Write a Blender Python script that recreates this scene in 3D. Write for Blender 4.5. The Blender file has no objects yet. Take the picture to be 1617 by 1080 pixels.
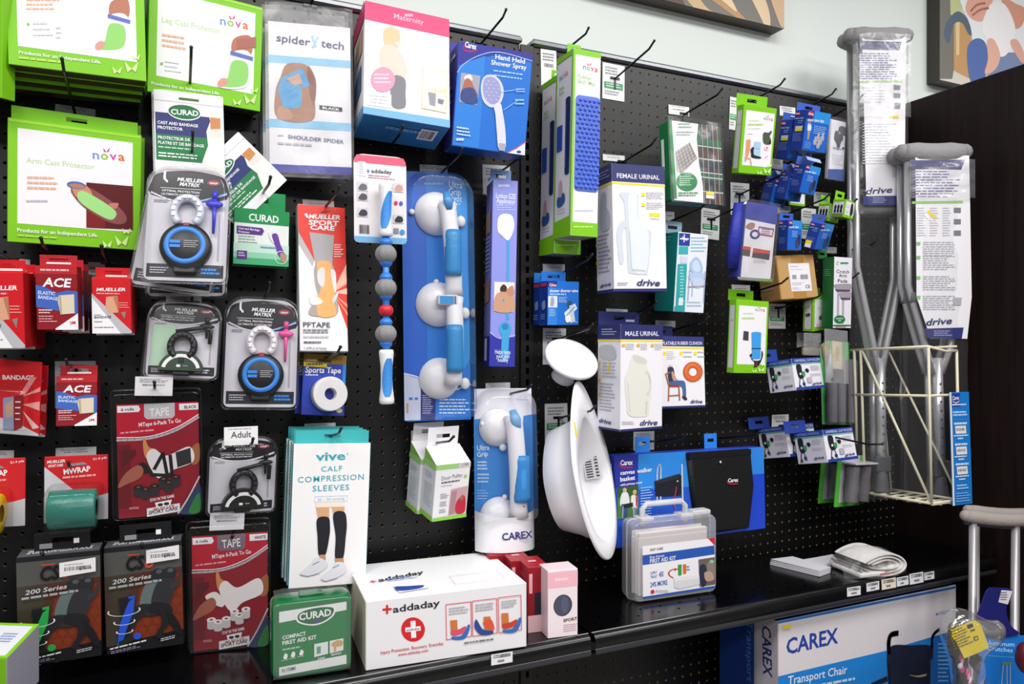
import bpy, math, random
import numpy as np
from mathutils import Vector, Matrix, Euler

# ---------------------------------------------------------------- camera, world, lights
F, CX, HY = 1160.0, 808.5, 548.0          # focal length and principal point, photo pixels
PSI = math.radians(24.7)                  # camera turned to the right of the board's normal
ZC, D = 1.5, 1.5                          # camera height, distance to the pegboard face
SP, CP = math.sin(PSI), math.cos(PSI)
sc = bpy.context.scene
COL = sc.collection
cam = bpy.data.cameras.new('camera'); camo = bpy.data.objects.new('camera', cam); COL.objects.link(camo)
camo.location = (0, 0, ZC); camo.rotation_euler = (math.pi / 2, 0, -PSI)
cam.sensor_fit = 'HORIZONTAL'; cam.sensor_width = 36; cam.lens = F / 1617 * 36
cam.shift_y = (HY - 540) / 1617; cam.clip_start = 0.05
sc.camera = camo
sc.view_settings.view_transform = 'Standard'; sc.view_settings.look = 'None'
sc.view_settings.gamma = 1; sc.view_settings.use_curve_mapping = False
sc.view_settings.exposure = -0.2
wd = bpy.data.worlds.new('world'); sc.world = wd; wd.use_nodes = True
wd.node_tree.nodes['Background'].inputs[0].default_value = (0.93, 0.95, 1.0, 1)
wd.node_tree.nodes['Background'].inputs[1].default_value = 0.22

def area(x, y, z, sx, sy, e, col=(1, .98, .96)):
    l = bpy.data.lights.new('ceiling_light', 'AREA'); l.shape = 'RECTANGLE'; l.size = sx; l.size_y = sy
    l.energy = e; l.color = col
    o = bpy.data.objects.new('ceiling_light', l); COL.objects.link(o); o.location = (x, y, z)
for lx in (-0.9, 0.7, 2.3):
    area(lx, 0.15, 3.0, 1.2, 0.6, 36)
    area(lx, -1.7, 3.0, 1.2, 0.6, 44)

# ---------------------------------------------------------------- pixels and rays
def ray(px, py):
    r = (px - CX) / F
    return Vector((r * CP + SP, CP - r * SP, -(py - HY) / F))
ZO = [0.0, 0.0, 1.0]
ZOOM = dict(a0=(0, 0), a1=(0, 260), a2=(0, 540), a3=(0, 800), b0=(400, 0), b1=(400, 260), b2=(400, 540), b3=(400, 800),
            c0=(800, 0), c1=(800, 260), c2=(800, 540), c3=(800, 800), d0=(1197, 0), d1=(1197, 260), d2=(1197, 540), d3=(1197, 800))
ZOOM = {k: (v[0], v[1], 3.85) for k, v in ZOOM.items()}
ZOOM.update(px=(0, 0, 1), e1=(1140, 140, 7.7), e2=(1140, 270, 7.7), e3=(1140, 390, 7.7), e4=(1190, 510, 7.7), e5=(1190, 650, 6.752),
            e6=(1407, 940, 7.7), e7=(1407, 780, 7.7), e8=(1020, 160, 3.0))
def Z(k): ZO[:] = ZOOM[k]
def PX(p): return (ZO[0] + p[0] / ZO[2], ZO[1] + p[1] / ZO[2])
def at(p, off=0.0):                       # point at distance off in front of the board
    d = ray(*PX(p)); t = (D - off) / d.y
    return Vector((d.x * t, D - off, ZC + d.z * t))
def atx(p, X):
    d = ray(*PX(p)); t = X / d.x
    return Vector((X, d.y * t, ZC + d.z * t))
def atz(p, z):
    d = ray(*PX(p)); t = (z - ZC) / d.z
    return Vector((d.x * t, d.y * t, z))
def proj(v):
    x, y, z = v; f = x * SP + y * CP; r = x * CP - y * SP
    return (CX + F * r / f, HY - F * (z - ZC) / f)

# ---------------------------------------------------------------- materials
MATS = {}
def lin(h):
    h = h.lstrip('#'); h = ''.join(q * 2 for q in h) if len(h) == 3 else h; c = [int(h[i:i + 2], 16) / 255 for i in (0, 2, 4)]
    return tuple(x / 12.92 if x <= .04045 else ((x + .055) / 1.055) ** 2.4 for x in c) + (1,)
def C(h, rough=.42, spec=.4, metal=0.0, bump=0.0, scale=60, clear=0.0, coat=0.0):
    if not isinstance(h, str): return h
    k = (h, rough, spec, metal, bump, scale, clear, coat)
    if k in MATS: return MATS[k]
    m = bpy.data.materials.new('paint_' + h.strip('#')); m.use_nodes = True
    nt = m.node_tree; b = nt.nodes['Principled BSDF']
    b.inputs['Base Color'].default_value = lin(h); b.inputs['Roughness'].default_value = rough
    b.inputs['Specular IOR Level'].default_value = spec; b.inputs['Metallic'].default_value = metal
    if coat: b.inputs['Coat Weight'].default_value = coat; b.inputs['Coat Roughness'].default_value = .08
    if bump:
        n = nt.nodes.new('ShaderNodeTexNoise'); n.inputs['Scale'].default_value = scale; n.inputs['Detail'].default_value = 3
        tc = nt.nodes.new('ShaderNodeTexCoord'); nt.links.new(tc.outputs['Object'], n.inputs['Vector'])
        bp = nt.nodes.new('ShaderNodeBump'); bp.inputs['Strength'].default_value = bump; bp.inputs['Distance'].default_value = .004
        nt.links.new(n.outputs[0], bp.inputs['Height']); nt.links.new(bp.outputs[0], b.inputs['Normal'])
    MATS[k] = m; return m
def clear_plastic(name, tint='#ffffff', gloss=.12, rough=.08, haze=0.0, bump=0.0, scale=40, fres=.5):
    k = ('clear', name)
    if k in MATS: return MATS[k]
    m = bpy.data.materials.new(name); m.use_nodes = True; nt = m.node_tree; nt.nodes.clear()
    out = nt.nodes.new('ShaderNodeOutputMaterial'); tr = nt.nodes.new('ShaderNodeBsdfTransparent'); tr.inputs[0].default_value = lin(tint)
    gl = nt.nodes.new('ShaderNodeBsdfGlossy'); gl.inputs['Roughness'].default_value = rough
    fr = nt.nodes.new('ShaderNodeLayerWeight'); fr.inputs[0].default_value = .25
    ma = nt.nodes.new('ShaderNodeMath'); ma.operation = 'MULTIPLY_ADD'; ma.inputs[1].default_value = fres; ma.inputs[2].default_value = gloss * .35
    nt.links.new(fr.outputs['Fresnel'], ma.inputs[0])
    mx = nt.nodes.new('ShaderNodeMixShader'); nt.links.new(ma.outputs[0], mx.inputs[0]); nt.links.new(tr.outputs[0], mx.inputs[1]); nt.links.new(gl.outputs[0], mx.inputs[2])
    last = mx
    if haze:
        df = nt.nodes.new('ShaderNodeBsdfDiffuse'); df.inputs[0].default_value = (.8, .8, .82, 1)
        m2 = nt.nodes.new('ShaderNodeMixShader'); m2.inputs[0].default_value = haze
        nt.links.new(mx.outputs[0], m2.inputs[1]); nt.links.new(df.outputs[0], m2.inputs[2]); last = m2
    if bump:
        n = nt.nodes.new('ShaderNodeTexNoise'); n.inputs['Scale'].default_value = scale; n.inputs['Detail'].default_value = 2; n.inputs['Distortion'].default_value = 1.2
        tc = nt.nodes.new('ShaderNodeTexCoord'); nt.links.new(tc.outputs['Object'], n.inputs['Vector'])
        bp = nt.nodes.new('ShaderNodeBump'); bp.inputs['Strength'].default_value = bump; bp.inputs['Distance'].default_value = .01
        nt.links.new(n.outputs[0], bp.inputs['Height']); nt.links.new(bp.outputs[0], gl.inputs['Normal'])
    nt.links.new(last.outputs[0], out.inputs[0]); MATS[k] = m; return m
SHELL = clear_plastic('clear_blister', gloss=.08, rough=.12, fres=.4)
FILM = clear_plastic('clear_film', gloss=.06, rough=.24, haze=.06, bump=.2, scale=18, fres=.28)
WRAP = clear_plastic('stretch_wrap', gloss=.14, fres=.3, rough=.24, haze=.10, bump=.3, scale=30)
BLACK = C('#08080a', .4, .4)

# ---------------------------------------------------------------- mesh pieces
class Part:
    def __init__(s, name): s.name = name; s.v = []; s.f = []; s.m = []; s.sm = []; s.mats = []
    def mi(s, m):
        m = C(m)
        if m not in s.mats: s.mats.append(m)
        return s.mats.index(m)
    def add(s, v, f, m, smooth=False):
        o = len(s.v); s.v += [tuple(x) for x in v]
        k = s.mi(m)
        for q in f: s.f.append([i + o for i in q]); s.m.append(k); s.sm.append(smooth)
    def build(s, name=None, xform=None):
        me = bpy.data.meshes.new(name or s.name)
        me.from_pydata([xform @ Vector(p) for p in s.v] if xform else s.v, [], s.f)
        for m in s.mats: me.materials.append(m)
        me.polygons.foreach_set('material_index', s.m); me.polygons.foreach_set('use_smooth', s.sm)
        me.update()
        o = bpy.data.objects.new(name or s.name, me); COL.objects.link(o); return o
    # solids; m may be a dict of sides F K L R T B
    def box(s, x0, x1, y0, y1, z0, z1, m, b=.0008):
        c = [(x0, x1), (y0, y1), (z0, z1)]
        b = min(b, (x1 - x0) * .3, (y1 - y0) * .3, (z1 - z0) * .3)
        idx = {}; V = []
        for i in (0, 1):
            for j in (0, 1):
                for k in (0, 1):
                    s3 = (i, j, k)
                    for ax in range(3):
                        p = []
                        for a in range(3):
                            e = c[a][s3[a]]
                            if a != ax: e += b if s3[a] == 0 else -b
                            p.append(e)
                        idx[(s3, ax)] = len(V); V.append(tuple(p))
        get = (lambda k: m.get(k, m.get('F'))) if isinstance(m, dict) else (lambda k: m)
        o = len(s.v); s.v += V
        def face(q, mm): s.f.append([t + o for t in q]); s.m.append(s.mi(mm)); s.sm.append(False)
        for ax, side, key in ((0, 0, 'L'), (0, 1, 'R'), (1, 0, 'F'), (1, 1, 'K'), (2, 0, 'B'), (2, 1, 'T')):
            a, d = [q for q in range(3) if q != ax]
            q = []
            for (u, w) in ((0, 0), (1, 0), (1, 1), (0, 1)):
                t = [0, 0, 0]; t[ax] = side; t[a] = u; t[d] = w; q.append(idx[(tuple(t), ax)])
            if (side == 0) == (ax != 1): q.reverse()
            face(q, get(key))
        for ax in range(3):
            a, d = [q for q in range(3) if q != ax]
            for u in (0, 1):
                for w in (0, 1):
                    t0 = [0, 0, 0]; t0[a] = u; t0[d] = w; t1 = list(t0); t1[ax] = 1
                    face([idx[(tuple(t0), a)], idx[(tuple(t1), a)], idx[(tuple(t1), d)], idx[(tuple(t0), d)]], get({(0, 0): 'L', (0, 1): 'R', (1, 0): 'F', (1, 1): 'K'}.get((a, u), 'F')))
        for i in (0, 1):
            for j in (0, 1):
                for k in (0, 1): face([idx[((i, j, k), q)] for q in range(3)], get('F'))
    def tube(s, pts, r, m, n=8, smooth=True, cap=True, flat=1.0):
        pts = [Vector(p) for p in pts]; N = len(pts)
        rs = r if isinstance(r, (list, tuple)) else [r] * N
        T = []
        for i in range(N):
            t = (pts[min(i + 1, N - 1)] - pts[max(i - 1, 0)]); T.append(t.normalized() if t.length > 1e-9 else Vector((0, 0, 1)))
        up = Vector((0, 0, 1)) if abs(T[0].z) < .9 else Vector((0, 1, 0))
        nx = T[0].cross(up).normalized(); V = []
        for i in range(N):
            nx = (nx - T[i] * nx.dot(T[i])).normalized(); ny = T[i].cross(nx)
            for k in range(n):
                a = 2 * math.pi * k / n; V.append(pts[i] + (nx * math.cos(a) + ny * math.sin(a) * flat) * rs[i])
        Fc = [[i * n + k, i * n + (k + 1) % n, (i + 1) * n + (k + 1) % n, (i + 1) * n + k] for i in range(N - 1) for k in range(n)]
        if cap: Fc += [list(range(n))[::-1], [(N - 1) * n + k for k in range(n)]]
        s.add(V, Fc, m, smooth)
    def lathe(s, prof, m, n=24, axis='z', o=(0, 0, 0), smooth=True, sx=1.0, sy=1.0):
        V = []; N = len(prof)
        for (r, h) in prof:
            for k in range(n):
                a = 2 * math.pi * k / n; x, y = r * math.cos(a) * sx, r * math.sin(a) * sy
                V.append({'z': (x, y, h), 'y': (x, h, y), 'x': (h, x, y)}[axis])
        V = [tuple(V[i][j] + o[j] for j in range(3)) for i in range(len(V))]
        Fc = [[i * n + k, i * n + (k + 1) % n, (i + 1) * n + (k + 1) % n, (i + 1) * n + k] for i in range(N - 1) for k in range(n)]
        if axis == 'y': Fc = [q[::-1] for q in Fc]
        s.add(V, Fc, m, smooth)
    def prism(s, out, y0, y1, m, side=None, smooth=False):      # outline of (x, z), extruded in y
        n = len(out); V = [(x, y0, z) for x, z in out] + [(x, y1, z) for x, z in out]
        ar = sum(out[i][0] * out[(i + 1) % n][1] - out[(i + 1) % n][0] * out[i][1] for i in range(n))
        fr = list(range(n)) if ar > 0 else list(range(n))[::-1]
        s.add(V, [fr], m); k = len(s.v) - 2 * n
        s.f.append([i + n + k for i in fr[::-1]]); s.m.append(s.mi(m)); s.sm.append(False)
        for i in range(n):
            j = (i + 1) % n; q = [i, j, j + n, i + n]
            if ar > 0: q.reverse()
            s.f.append([t + k for t in q]); s.m.append(s.mi(side or m)); s.sm.append(smooth)
    def dome(s, out, y0, y1, m, steps=3, inset=.006, smooth=True, center=None, back=False):   # pillow-shaped shell over an outline, rising from y0 to y1
        n = len(out); cx = sum(p[0] for p in out) / n; cz = sum(p[1] for p in out) / n; V = []
        R = sum(math.hypot(p[0] - cx, p[1] - cz) for p in out) / n
        for i in range(steps + 1):
            t = i / steps * math.pi / 2; k = 1 - inset / R * (1 - math.cos(t)) ; y = y0 + (y1 - y0) * math.sin(t)
            V += [(cx + (x - cx) * k, y, cz + (z - cz) * k) for x, z in out]
        Fc = [[i * n + k, i * n + (k + 1) % n, (i + 1) * n + (k + 1) % n, (i + 1) * n + k] for i in range(steps) for k in range(n)]
        s.add(V, Fc, m, smooth)
        o = len(s.v) - n
        s.f.append([o + k for k in range(n)]); s.m.append(s.mi(m)); s.sm.append(False)
    def blob(s, c, rad, m, n=14, k=9, wob=0, seed=1):
        rnd = random.Random(seed); V = []
        ph = [rnd.uniform(0, 6) for _ in range(6)]
        for i in range(k + 1):
            t = math.pi * i / k
            for j in range(n):
                a = 2 * math.pi * j / n; w = 1 + wob * (math.sin(3 * a + ph[0] + 2 * t) + math.sin(5 * t + ph[1] + a)) * .5
                V.append((c[0] + rad[0] * w * math.sin(t) * math.cos(a), c[1] + rad[1] * w * math.sin(t) * math.sin(a), c[2] + rad[2] * w * math.cos(t)))
        s.add(V, [[i * n + j, (i + 1) * n + j, (i + 1) * n + (j + 1) % n, i * n + (j + 1) % n] for i in range(k) for j in range(n)], m, True)

def round_rect(x0, x1, z0, z1, r, n=5, top=None):
    P = []; top = r if top is None else top
    for cx, cz, a0, q in ((x1 - r, z0 + r, -90, r), (x1 - top, z1 - top, 0, top), (x0 + top, z1 - top, 90, top), (x0 + r, z0 + r, 180, r)):
        for i in range(n + 1):
            a = math.radians(a0 + 90 * i / n); P.append((cx + q * math.cos(a), cz + q * math.sin(a)))
    return P
def spline(pts, n=5, closed=True):
    N = len(pts); out = []
    for i in range(N if closed else N - 1):
        g = (lambda k: pts[k % N]) if closed else (lambda k: pts[max(0, min(N - 1, k))])
        p0, p1, p2, p3 = g(i - 1), g(i), g(i + 1), g(i + 2)
        for k in range(n):
            t = k / n
            out.append(tuple(.5 * (2 * b + (c - a) * t + (2 * a - 5 * b + 4 * c - d) * t * t + (3 * b - a - 3 * c + d) * t ** 3) for a, b, c, d in zip(p0, p1, p2, p3)))
    if not closed: out.append(tuple(pts[-1]))
    return out
def clip(poly, a0, a1, b0, b1):
    for ax, lim, sg in ((0, a0, 1), (0, a1, -1), (1, b0, 1), (1, b1, -1)):
        res = []
        for i in range(len(poly)):
            p, q = poly[i], poly[(i + 1) % len(poly)]
            ip, iq = (p[ax] - lim) * sg >= -1e-9, (q[ax] - lim) * sg >= -1e-9
            if ip: res.append(p)
            if ip != iq:
                t = (lim - p[ax]) / (q[ax] - p[ax]); res.append((p[0] + (q[0] - p[0]) * t, p[1] + (q[1] - p[1]) * t))
        poly = res
        if len(poly) < 3: return []
    return poly
TXT = {}
def text_mesh(body, bold=0.0, shear=0.0, space=1.0):
    k = (body, bold, shear, space)
    if k in TXT: return TXT[k]
    cu = bpy.data.curves.new('lettering', 'FONT'); cu.body = body; cu.size = 1; cu.resolution_u = 2
    cu.offset = min(bold, 1.3) * .022; cu.shear = shear; cu.space_character = space
    o = bpy.data.objects.new('lettering', cu); me = o.to_mesh()
    v = [(p.co.x, p.co.y) for p in me.vertices]; f = [list(p.vertices) for p in me.polygons]
    o.to_mesh_clear(); bpy.data.objects.remove(o); bpy.data.curves.remove(cu)
    x0 = min(p[0] for p in v); x1 = max(p[0] for p in v)
    TXT[k] = ([((a - x0) / (x1 - x0), b) for a, b in v], f, x1 - x0); return TXT[k]
CAP = [0.0]
def cap_height():
    if not CAP[0]: CAP[0] = max(p[1] for p in text_mesh('H')[0])
    return CAP[0]

# ---------------------------------------------------------------- fitting a flat face to four photographed corners
def fit(quad, Y, yaw=0, pitch=0, roll=0, w=None, h=None, free=1.0):
    q = np.array([PX(p) for p in quad], float)
    c = at(((quad[0][0] + quad[1][0] + quad[2][0] + quad[3][0]) / 4, (quad[0][1] + quad[1][1] + quad[2][1] + quad[3][1]) / 4), D - Y)
    def corners(p):
        R = Matrix.Rotation(p[0], 3, 'Z') @ Matrix.Rotation(p[1], 3, 'X') @ Matrix.Rotation(p[2], 3, 'Y')
        W, H = (w or p[3]) / 2, (h or p[4]) / 2
        return [proj(R @ Vector((sx * W, 0, sz * H)) + Vector((p[5], Y, p[6]))) for sx, sz in ((-1, 1), (1, 1), (1, -1), (-1, -1))]
    pr = np.array([math.radians(yaw), math.radians(pitch), math.radians(roll)])
    def res(p):
        r = (np.array(corners(p)) - q).ravel()
        d = (p[:3] - pr) / np.radians([9, 6, 40]) / free
        return np.concatenate([r, d])
    p = np.array([pr[0], pr[1], pr[2], .15, .2, c.x, c.z]); lam = 1e-3
    r = res(p)
    for _ in range(40):
        J = np.zeros((len(r), 7))
        for k in range(7):
            e = np.zeros(7); e[k] = 1e-5; J[:, k] = (res(p + e) - r) / 1e-5
        A = J.T @ J
        st = np.linalg.solve(A + lam * np.diag(np.diag(A) + 1e-9), -J.T @ r)
        rn = res(p + st)
        if rn @ rn < r @ r: p, r, lam = p + st, rn, lam * .3
        else: lam *= 5
        if np.abs(st).max() < 1e-8: break
    R = Matrix.Rotation(p[0], 4, 'Z') @ Matrix.Rotation(p[1], 4, 'X') @ Matrix.Rotation(p[2], 4, 'Y')
    return Matrix.Translation((p[5], Y, p[6])) @ R, (w or abs(p[3])), (h or abs(p[4])), float(np.abs(r[:8]).max())

FITLOG = []
class Item:
    """One thing on the wall: a frame fitted to its front face; local x right, y into the board, z up."""
    def __init__(s, name, label, cat, quad, off, dep=.003, group=None, bk=None, yaw=0, pitch=0, roll=0, free=1.0, lim=True):
        s.name, s.label, s.cat, s.group = name, label, cat, group
        s.M, s.w, s.h, err = fit(quad, D - off, yaw, pitch, roll, free=free); s.Mi = s.M.inverted()
        s.dep = dep; s.parts = []; s.cur = None; s.face = 'F'; s.uv = False; s.lay = 0; s.rnd = random.Random(len(label) * 7 + len(name)); s.subs = {}
        s.off = off
        if bk: s.dep = max(.004, -s.loc(bk, 'L')[0])
        if lim and off > .012: s.dep = min(s.dep, off - .004)
        e = s.M.to_euler(); FITLOG.append((name, round(err, 1), round(s.w, 3), round(s.h, 3), round(s.dep, 3), [round(math.degrees(a)) for a in e]))
    def axes(s, fc=None):
        w, h, d = s.w / 2, s.h / 2, s.dep
        return {'F': ((0, 0, 0), (1, 0, 0), (0, 0, 1), (0, -1, 0), (-w, w, -h, h)), 'L': ((-w, 0, 0), (0, -1, 0), (0, 0, 1), (-1, 0, 0), (-d, 0, -h, h)),
                'R': ((w, 0, 0), (0, 1, 0), (0, 0, 1), (1, 0, 0), (0, d, -h, h)), 'T': ((0, 0, h), (1, 0, 0), (0, 1, 0), (0, 0, 1), (-w, w, 0, d)),
                'B': ((0, 0, -h), (1, 0, 0), (0, -1, 0), (0, 0, -1), (-w, w, -d, 0))}[fc or s.face]
    def loc(s, p, fc=None):               # zoom pixel (or percent) -> (a, b) on a face
        o, a, b, n, bd = s.axes(fc)
        if s.uv: return (bd[0] + (bd[1] - bd[0]) * p[0] / 100, bd[3] + (bd[2] - bd[3]) * p[1] / 100)
        o, n = Vector(o), Vector(n)
        if abs(s.depth_shift): o = o + n * s.depth_shift
        d = s.Mi.to_3x3() @ ray(*PX(p)); c = s.Mi @ Vector((0, 0, ZC))
        t = (o - c).dot(n) / d.dot(n); q = c + d * t - o
        return (q.dot(Vector(a)), q.dot(Vector(b)))
    depth_shift = 0.0                     # art plane in front of the face (for printed shells)
    def part(s, name, parent=None):
        s.cur = Part(name); s.parts.append((s.cur, parent)); return s.cur
    def on(s, fc='F', uv=False): s.face, s.uv = fc, uv; return s
    def body(s, m, part='carton', b=.0008):
        p = s.part(part); p.box(-s.w / 2, s.w / 2, 0, s.dep, -s.h / 2, s.h / 2, m, b); return s
    def flat(s, polys, m, faces=None):
        o, a, b, n, bd = s.axes(); s.lay += 1
        k = .00025 + .00007 * s.lay + s.depth_shift; o, a, b, n = Vector(o), Vector(a), Vector(b), Vector(n)
        if faces is None:
            V, Fc = [], []
            for poly in polys:
                if s.clipped: poly = clip(poly, *bd)
                if len(poly) < 3: continue
                ar = sum(poly[i][0] * poly[(i + 1) % len(poly)][1] - poly[(i + 1) % len(poly)][0] * poly[i][1] for i in range(len(poly)))
                if ar < 0: poly = poly[::-1]
                Fc.append(list(range(len(V), len(V) + len(poly)))); V += poly
        else: V, Fc = polys, faces
        s.cur.add([o + a * x + b * y + n * k for x, y in V], Fc, m)
        return s
    clipped = True
    def r(s, u0, v0, u1, v1, c):          # rectangle in percent of the face
        u = s.uv; s.uv = True
        q = [s.loc(p) for p in ((u0, v0), (u1, v0), (u1, v1), (u0, v1))]; s.uv = u
        return s.flat([q], c)
    def p(s, pts, c): return s.flat([[s.loc(q) for q in pts]], c)
    def s(s, pts, c, n=5): return s.flat([[s.loc(q) for q in spline(pts, n)]], c)
    def e(s, x, y, rx, ry, c, rot=0, n=26):
        cr, sr = math.cos(math.radians(rot)), math.sin(math.radians(rot))
        pts = [(x + rx * math.cos(t) * cr - ry * math.sin(t) * sr, y + rx * math.cos(t) * sr + ry * math.sin(t) * cr) for t in (2 * math.pi * i / n for i in range(n))]
        return s.flat([[s.loc(q) for q in pts]], c)
    def ring(s, x, y, rx, ry, wd, c, a0=0, a1=360, n=40):
        A = [math.radians(a0 + (a1 - a0) * i / n) for i in range(n + 1)]; polys = []
        for i in range(n):
            t, u = A[i], A[i + 1]; k = 1 - wd / rx
            polys.append([s.loc((x + rx * math.cos(t), y + ry * math.sin(t))), s.loc((x + rx * math.cos(u), y + ry * math.sin(u))),
                          s.loc((x + rx * k * math.cos(u), y + ry * k * math.sin(u))), s.loc((x + rx * k * math.cos(t), y + ry * k * math.sin(t)))])
        return s.flat(polys, c)
    def l(s, pts, wd, c, sm=False):       # stroke
        if sm: pts = spline(pts, 5, False)
        q = [Vector(s.loc(p)) for p in pts]
        w = (Vector(s.loc((pts[0][0] + wd, pts[0][1]))) - q[0]).length / 2
        polys = []
        for i in range(len(q) - 1):
            d = q[i + 1] - q[i]
            if d.length < 1e-9: continue
            d.normalize(); nn = Vector((-d.y, d.x)) * w; e = d * w * .4
            polys.append([tuple(x) for x in (q[i] - e + nn, q[i] - e - nn, q[i + 1] + e - nn, q[i + 1] + e + nn)])
        return s.flat(polys, c)
    def frame(s, u0, v0, u1, v1, wu, wv, c):
        s.r(u0, v0, u1, v0 + wv, c); s.r(u0, v1 - wv, u1, v1, c); s.r(u0, v0, u0 + wu, v1, c); return s.r(u1 - wu, v0, u1, v1, c)
    def t(s, body, p0, p1, c, h=None, bold=0.0, it=0.0, sp=1.0):   # lettering from baseline start to baseline end
        V, Fc, W = text_mesh(body, bold, it, sp)
        a = Vector(s.loc(p0)); d = Vector(s.loc(p1)) - a; up = Vector((-d.y, d.x)).normalized()
        if h is None: hs = d.length / W
        else: hs = abs((Vector(s.loc((p0[0] + h, p0[1]) if abs(p1[1] - p0[1]) > abs(p1[0] - p0[0]) else (p0[0], p0[1] - h))) - a).dot(up)) / cap_height()
        return s.flat([tuple(a + d * x + up * (y * hs)) for x, y in V], c, Fc)
    def g(s, x0, y0, x1, y1, n, c, fill=.5, ragged=.3, dy=0, words=True):   # rows of print too small to read
        polys = []
        for i in range(n):
            v0 = y0 + (y1 - y0) * i / n; v1 = v0 + (y1 - y0) / n * fill; u = 0; end = 1 - s.rnd.random() * ragged
            while u < end:
                k = min(end, u + (s.rnd.uniform(.06, .2) if words else 1))
                polys.append([s.loc((x0 + (x1 - x0) * a, b + dy * a)) for a, b in ((u, v0), (k, v0), (k, v1), (u, v1))]); u = k + .025
        return s.flat(polys, c)
    def bars(s, x0, y0, x1, y1, n, c):    # bar code
        polys = []; u = 0
        for i in range(n):
            wd = s.rnd.uniform(.25, .8) / n
            polys.append([s.loc((x0 + (x1 - x0) * a, b)) for a, b in ((u, y0), (u + wd, y0), (u + wd, y1), (u, y1))]); u += 1 / n
        return s.flat(polys, c)
    def tab(s, x0, x1, z1, m, y=None, t=.0008, slot=True, z0=None, part='hang_tab', slotc='#101012', th=0.0):   # hanging tab above the box (metres; x as share of width)
        P0 = s.part(part); y = s.dep * .5 if y is None else y; X0, X1 = -s.w / 2 + s.w * x0, -s.w / 2 + s.w * x1; zb = s.h / 2 - .001 if z0 is None else z0
        zt = s.h / 2 + z1
        xm, zm = (X0 + X1) / 2, zb + (zt - zb) * .55
        if slot:
            sw, sh = min(.015, (X1 - X0) * .25), min(.004, (zt - zb) * .15)
            P0.box(X0, X1, y, y + t, zm + sh, zt, m, .0002); P0.box(X0, X1, y, y + t, zb, zm - sh, m, .0002)
            P0.box(X0, xm - sw, y, y + t, zm - sh - .0006, zm + sh + .0006, m, .0002); P0.box(xm + sw, X1, y, y + t, zm - sh - .0006, zm + sh + .0006, m, .0002)
        else: P0.box(X0, X1, y, y + t, zb, zt, m, .0002)
        return s
    def done(s, structure=False):
        loc = s.M.copy()
        if len(s.parts) == 1:
            root = s.parts[0][0].build(s.name); root.matrix_world = loc; s.root = root
        else:
            root = bpy.data.objects.new(s.name, None); COL.objects.link(root); root.empty_display_size = .02
            base = Matrix.Translation((0, s.dep / 2, -s.h / 2)); root.matrix_world = loc @ base
            objs = {}
            for P0, par in s.parts:
                if not P0.v: continue
                if par: 
                    o = P0.build(P0.name, base.inverted()); o.parent = objs[par]
                else:
                    o = P0.build(P0.name, base.inverted()); o.parent = root
                    objs.setdefault(P0.name, o)
        tag(root, s.label, s.cat, s.group); s.root = root
        return s
    def copy(s, label, dx=0, dy=0, dz=0, rz=0, ry=0):
        return dup(s.root, label, dx, dy, dz, rz, ry)
def tag(o, label, cat, group=None):
    o['label'] = label; o['category'] = cat
    if group: o['group'] = group
    return o
def dup(root, label, dx=0, dy=0, dz=0, rz=0, ry=0, group=None):
    r = root.copy(); COL.objects.link(r)
    m = Matrix.Rotation(math.radians(rz), 4, 'Z') @ Matrix.Rotation(math.radians(ry), 4, 'Y')
    b = root.matrix_basis
    r.matrix_basis = Matrix.Translation(b.to_translation() + Vector((dx, dy, dz))) @ m @ b.to_3x3().to_4x4()
    r['label'] = label
    if group: r['group'] = group
    for ch in [o for o in COL.objects if o.parent == root]:
        c = ch.copy(); COL.objects.link(c); c.parent = r
        for g in [o for o in COL.objects if o.parent == ch]:
            d = g.copy(); COL.objects.link(d); d.parent = c
    return r
def thing(name, label, cat, M, group=None):
    o = bpy.data.objects.new(name, None); COL.objects.link(o); o.empty_display_size = .02; o.matrix_world = M
    return tag(o, label, cat, group)
def put(P0, parent=None, M=None, name=None):      # world-space part under a thing (or alone)
    if parent is not None:
        o = P0.build(name, parent.matrix_world.inverted()); o.parent = parent
    elif M is not None:
        o = P0.build(name, M.inverted()); o.matrix_world = M
    else: o = P0.build(name)
    return o

# ---------------------------------------------------------------- repeated printing
W, INK, GREY = '#f0eef2', '#20202a', '#a8a8b0'
LIME, LIME2 = '#7ec61a', '#a0d83a'
NAVY, BLUE, SKY = '#252a66', '#1f55b8', '#3a8fe0'
def nova(it, p0, p1, h, bfly=True):
    cols = ('#6f8fd8', '#8fbf3c', '#d3479e', '#e06a3a'); wd = (.24, .27, .25, .24); u = 0
    for ch, c, k in zip('nova', cols, wd):
        a = u + .02; b = u + k - .03; u += k
        f = lambda s: (p0[0] + (p1[0] - p0[0]) * s, p0[1] + (p1[1] - p0[1]) * s)
        it.t(ch, f(a), f(b), c, h * 1.3, .6)
    if bfly:
        x, y = p0[0] + (p1[0] - p0[0]) * .42, p0[1] + (p1[1] - p0[1]) * .42 - h * 1.35
        it.p([(x, y + h * .2), (x - h * .5, y - h * .5), (x - h * .35, y + h * .15)], '#d3307a').p([(x, y + h * .2), (x + h * .5, y - h * .55), (x + h * .4, y + h * .1)], '#d3307a')
def drive(it, p0, p1, h, c='#2a3370'):
    it.t('drive', p0, p1, c, h, .9, .25)
    x = p0[0] + (p1[0] - p0[0]) * .47; y = p0[1] + (p1[1] - p0[1]) * .47
    it.e(x + h * .12, y - h * .98, h * .1, h * .1, '#e0c020', 0, 8)
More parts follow.
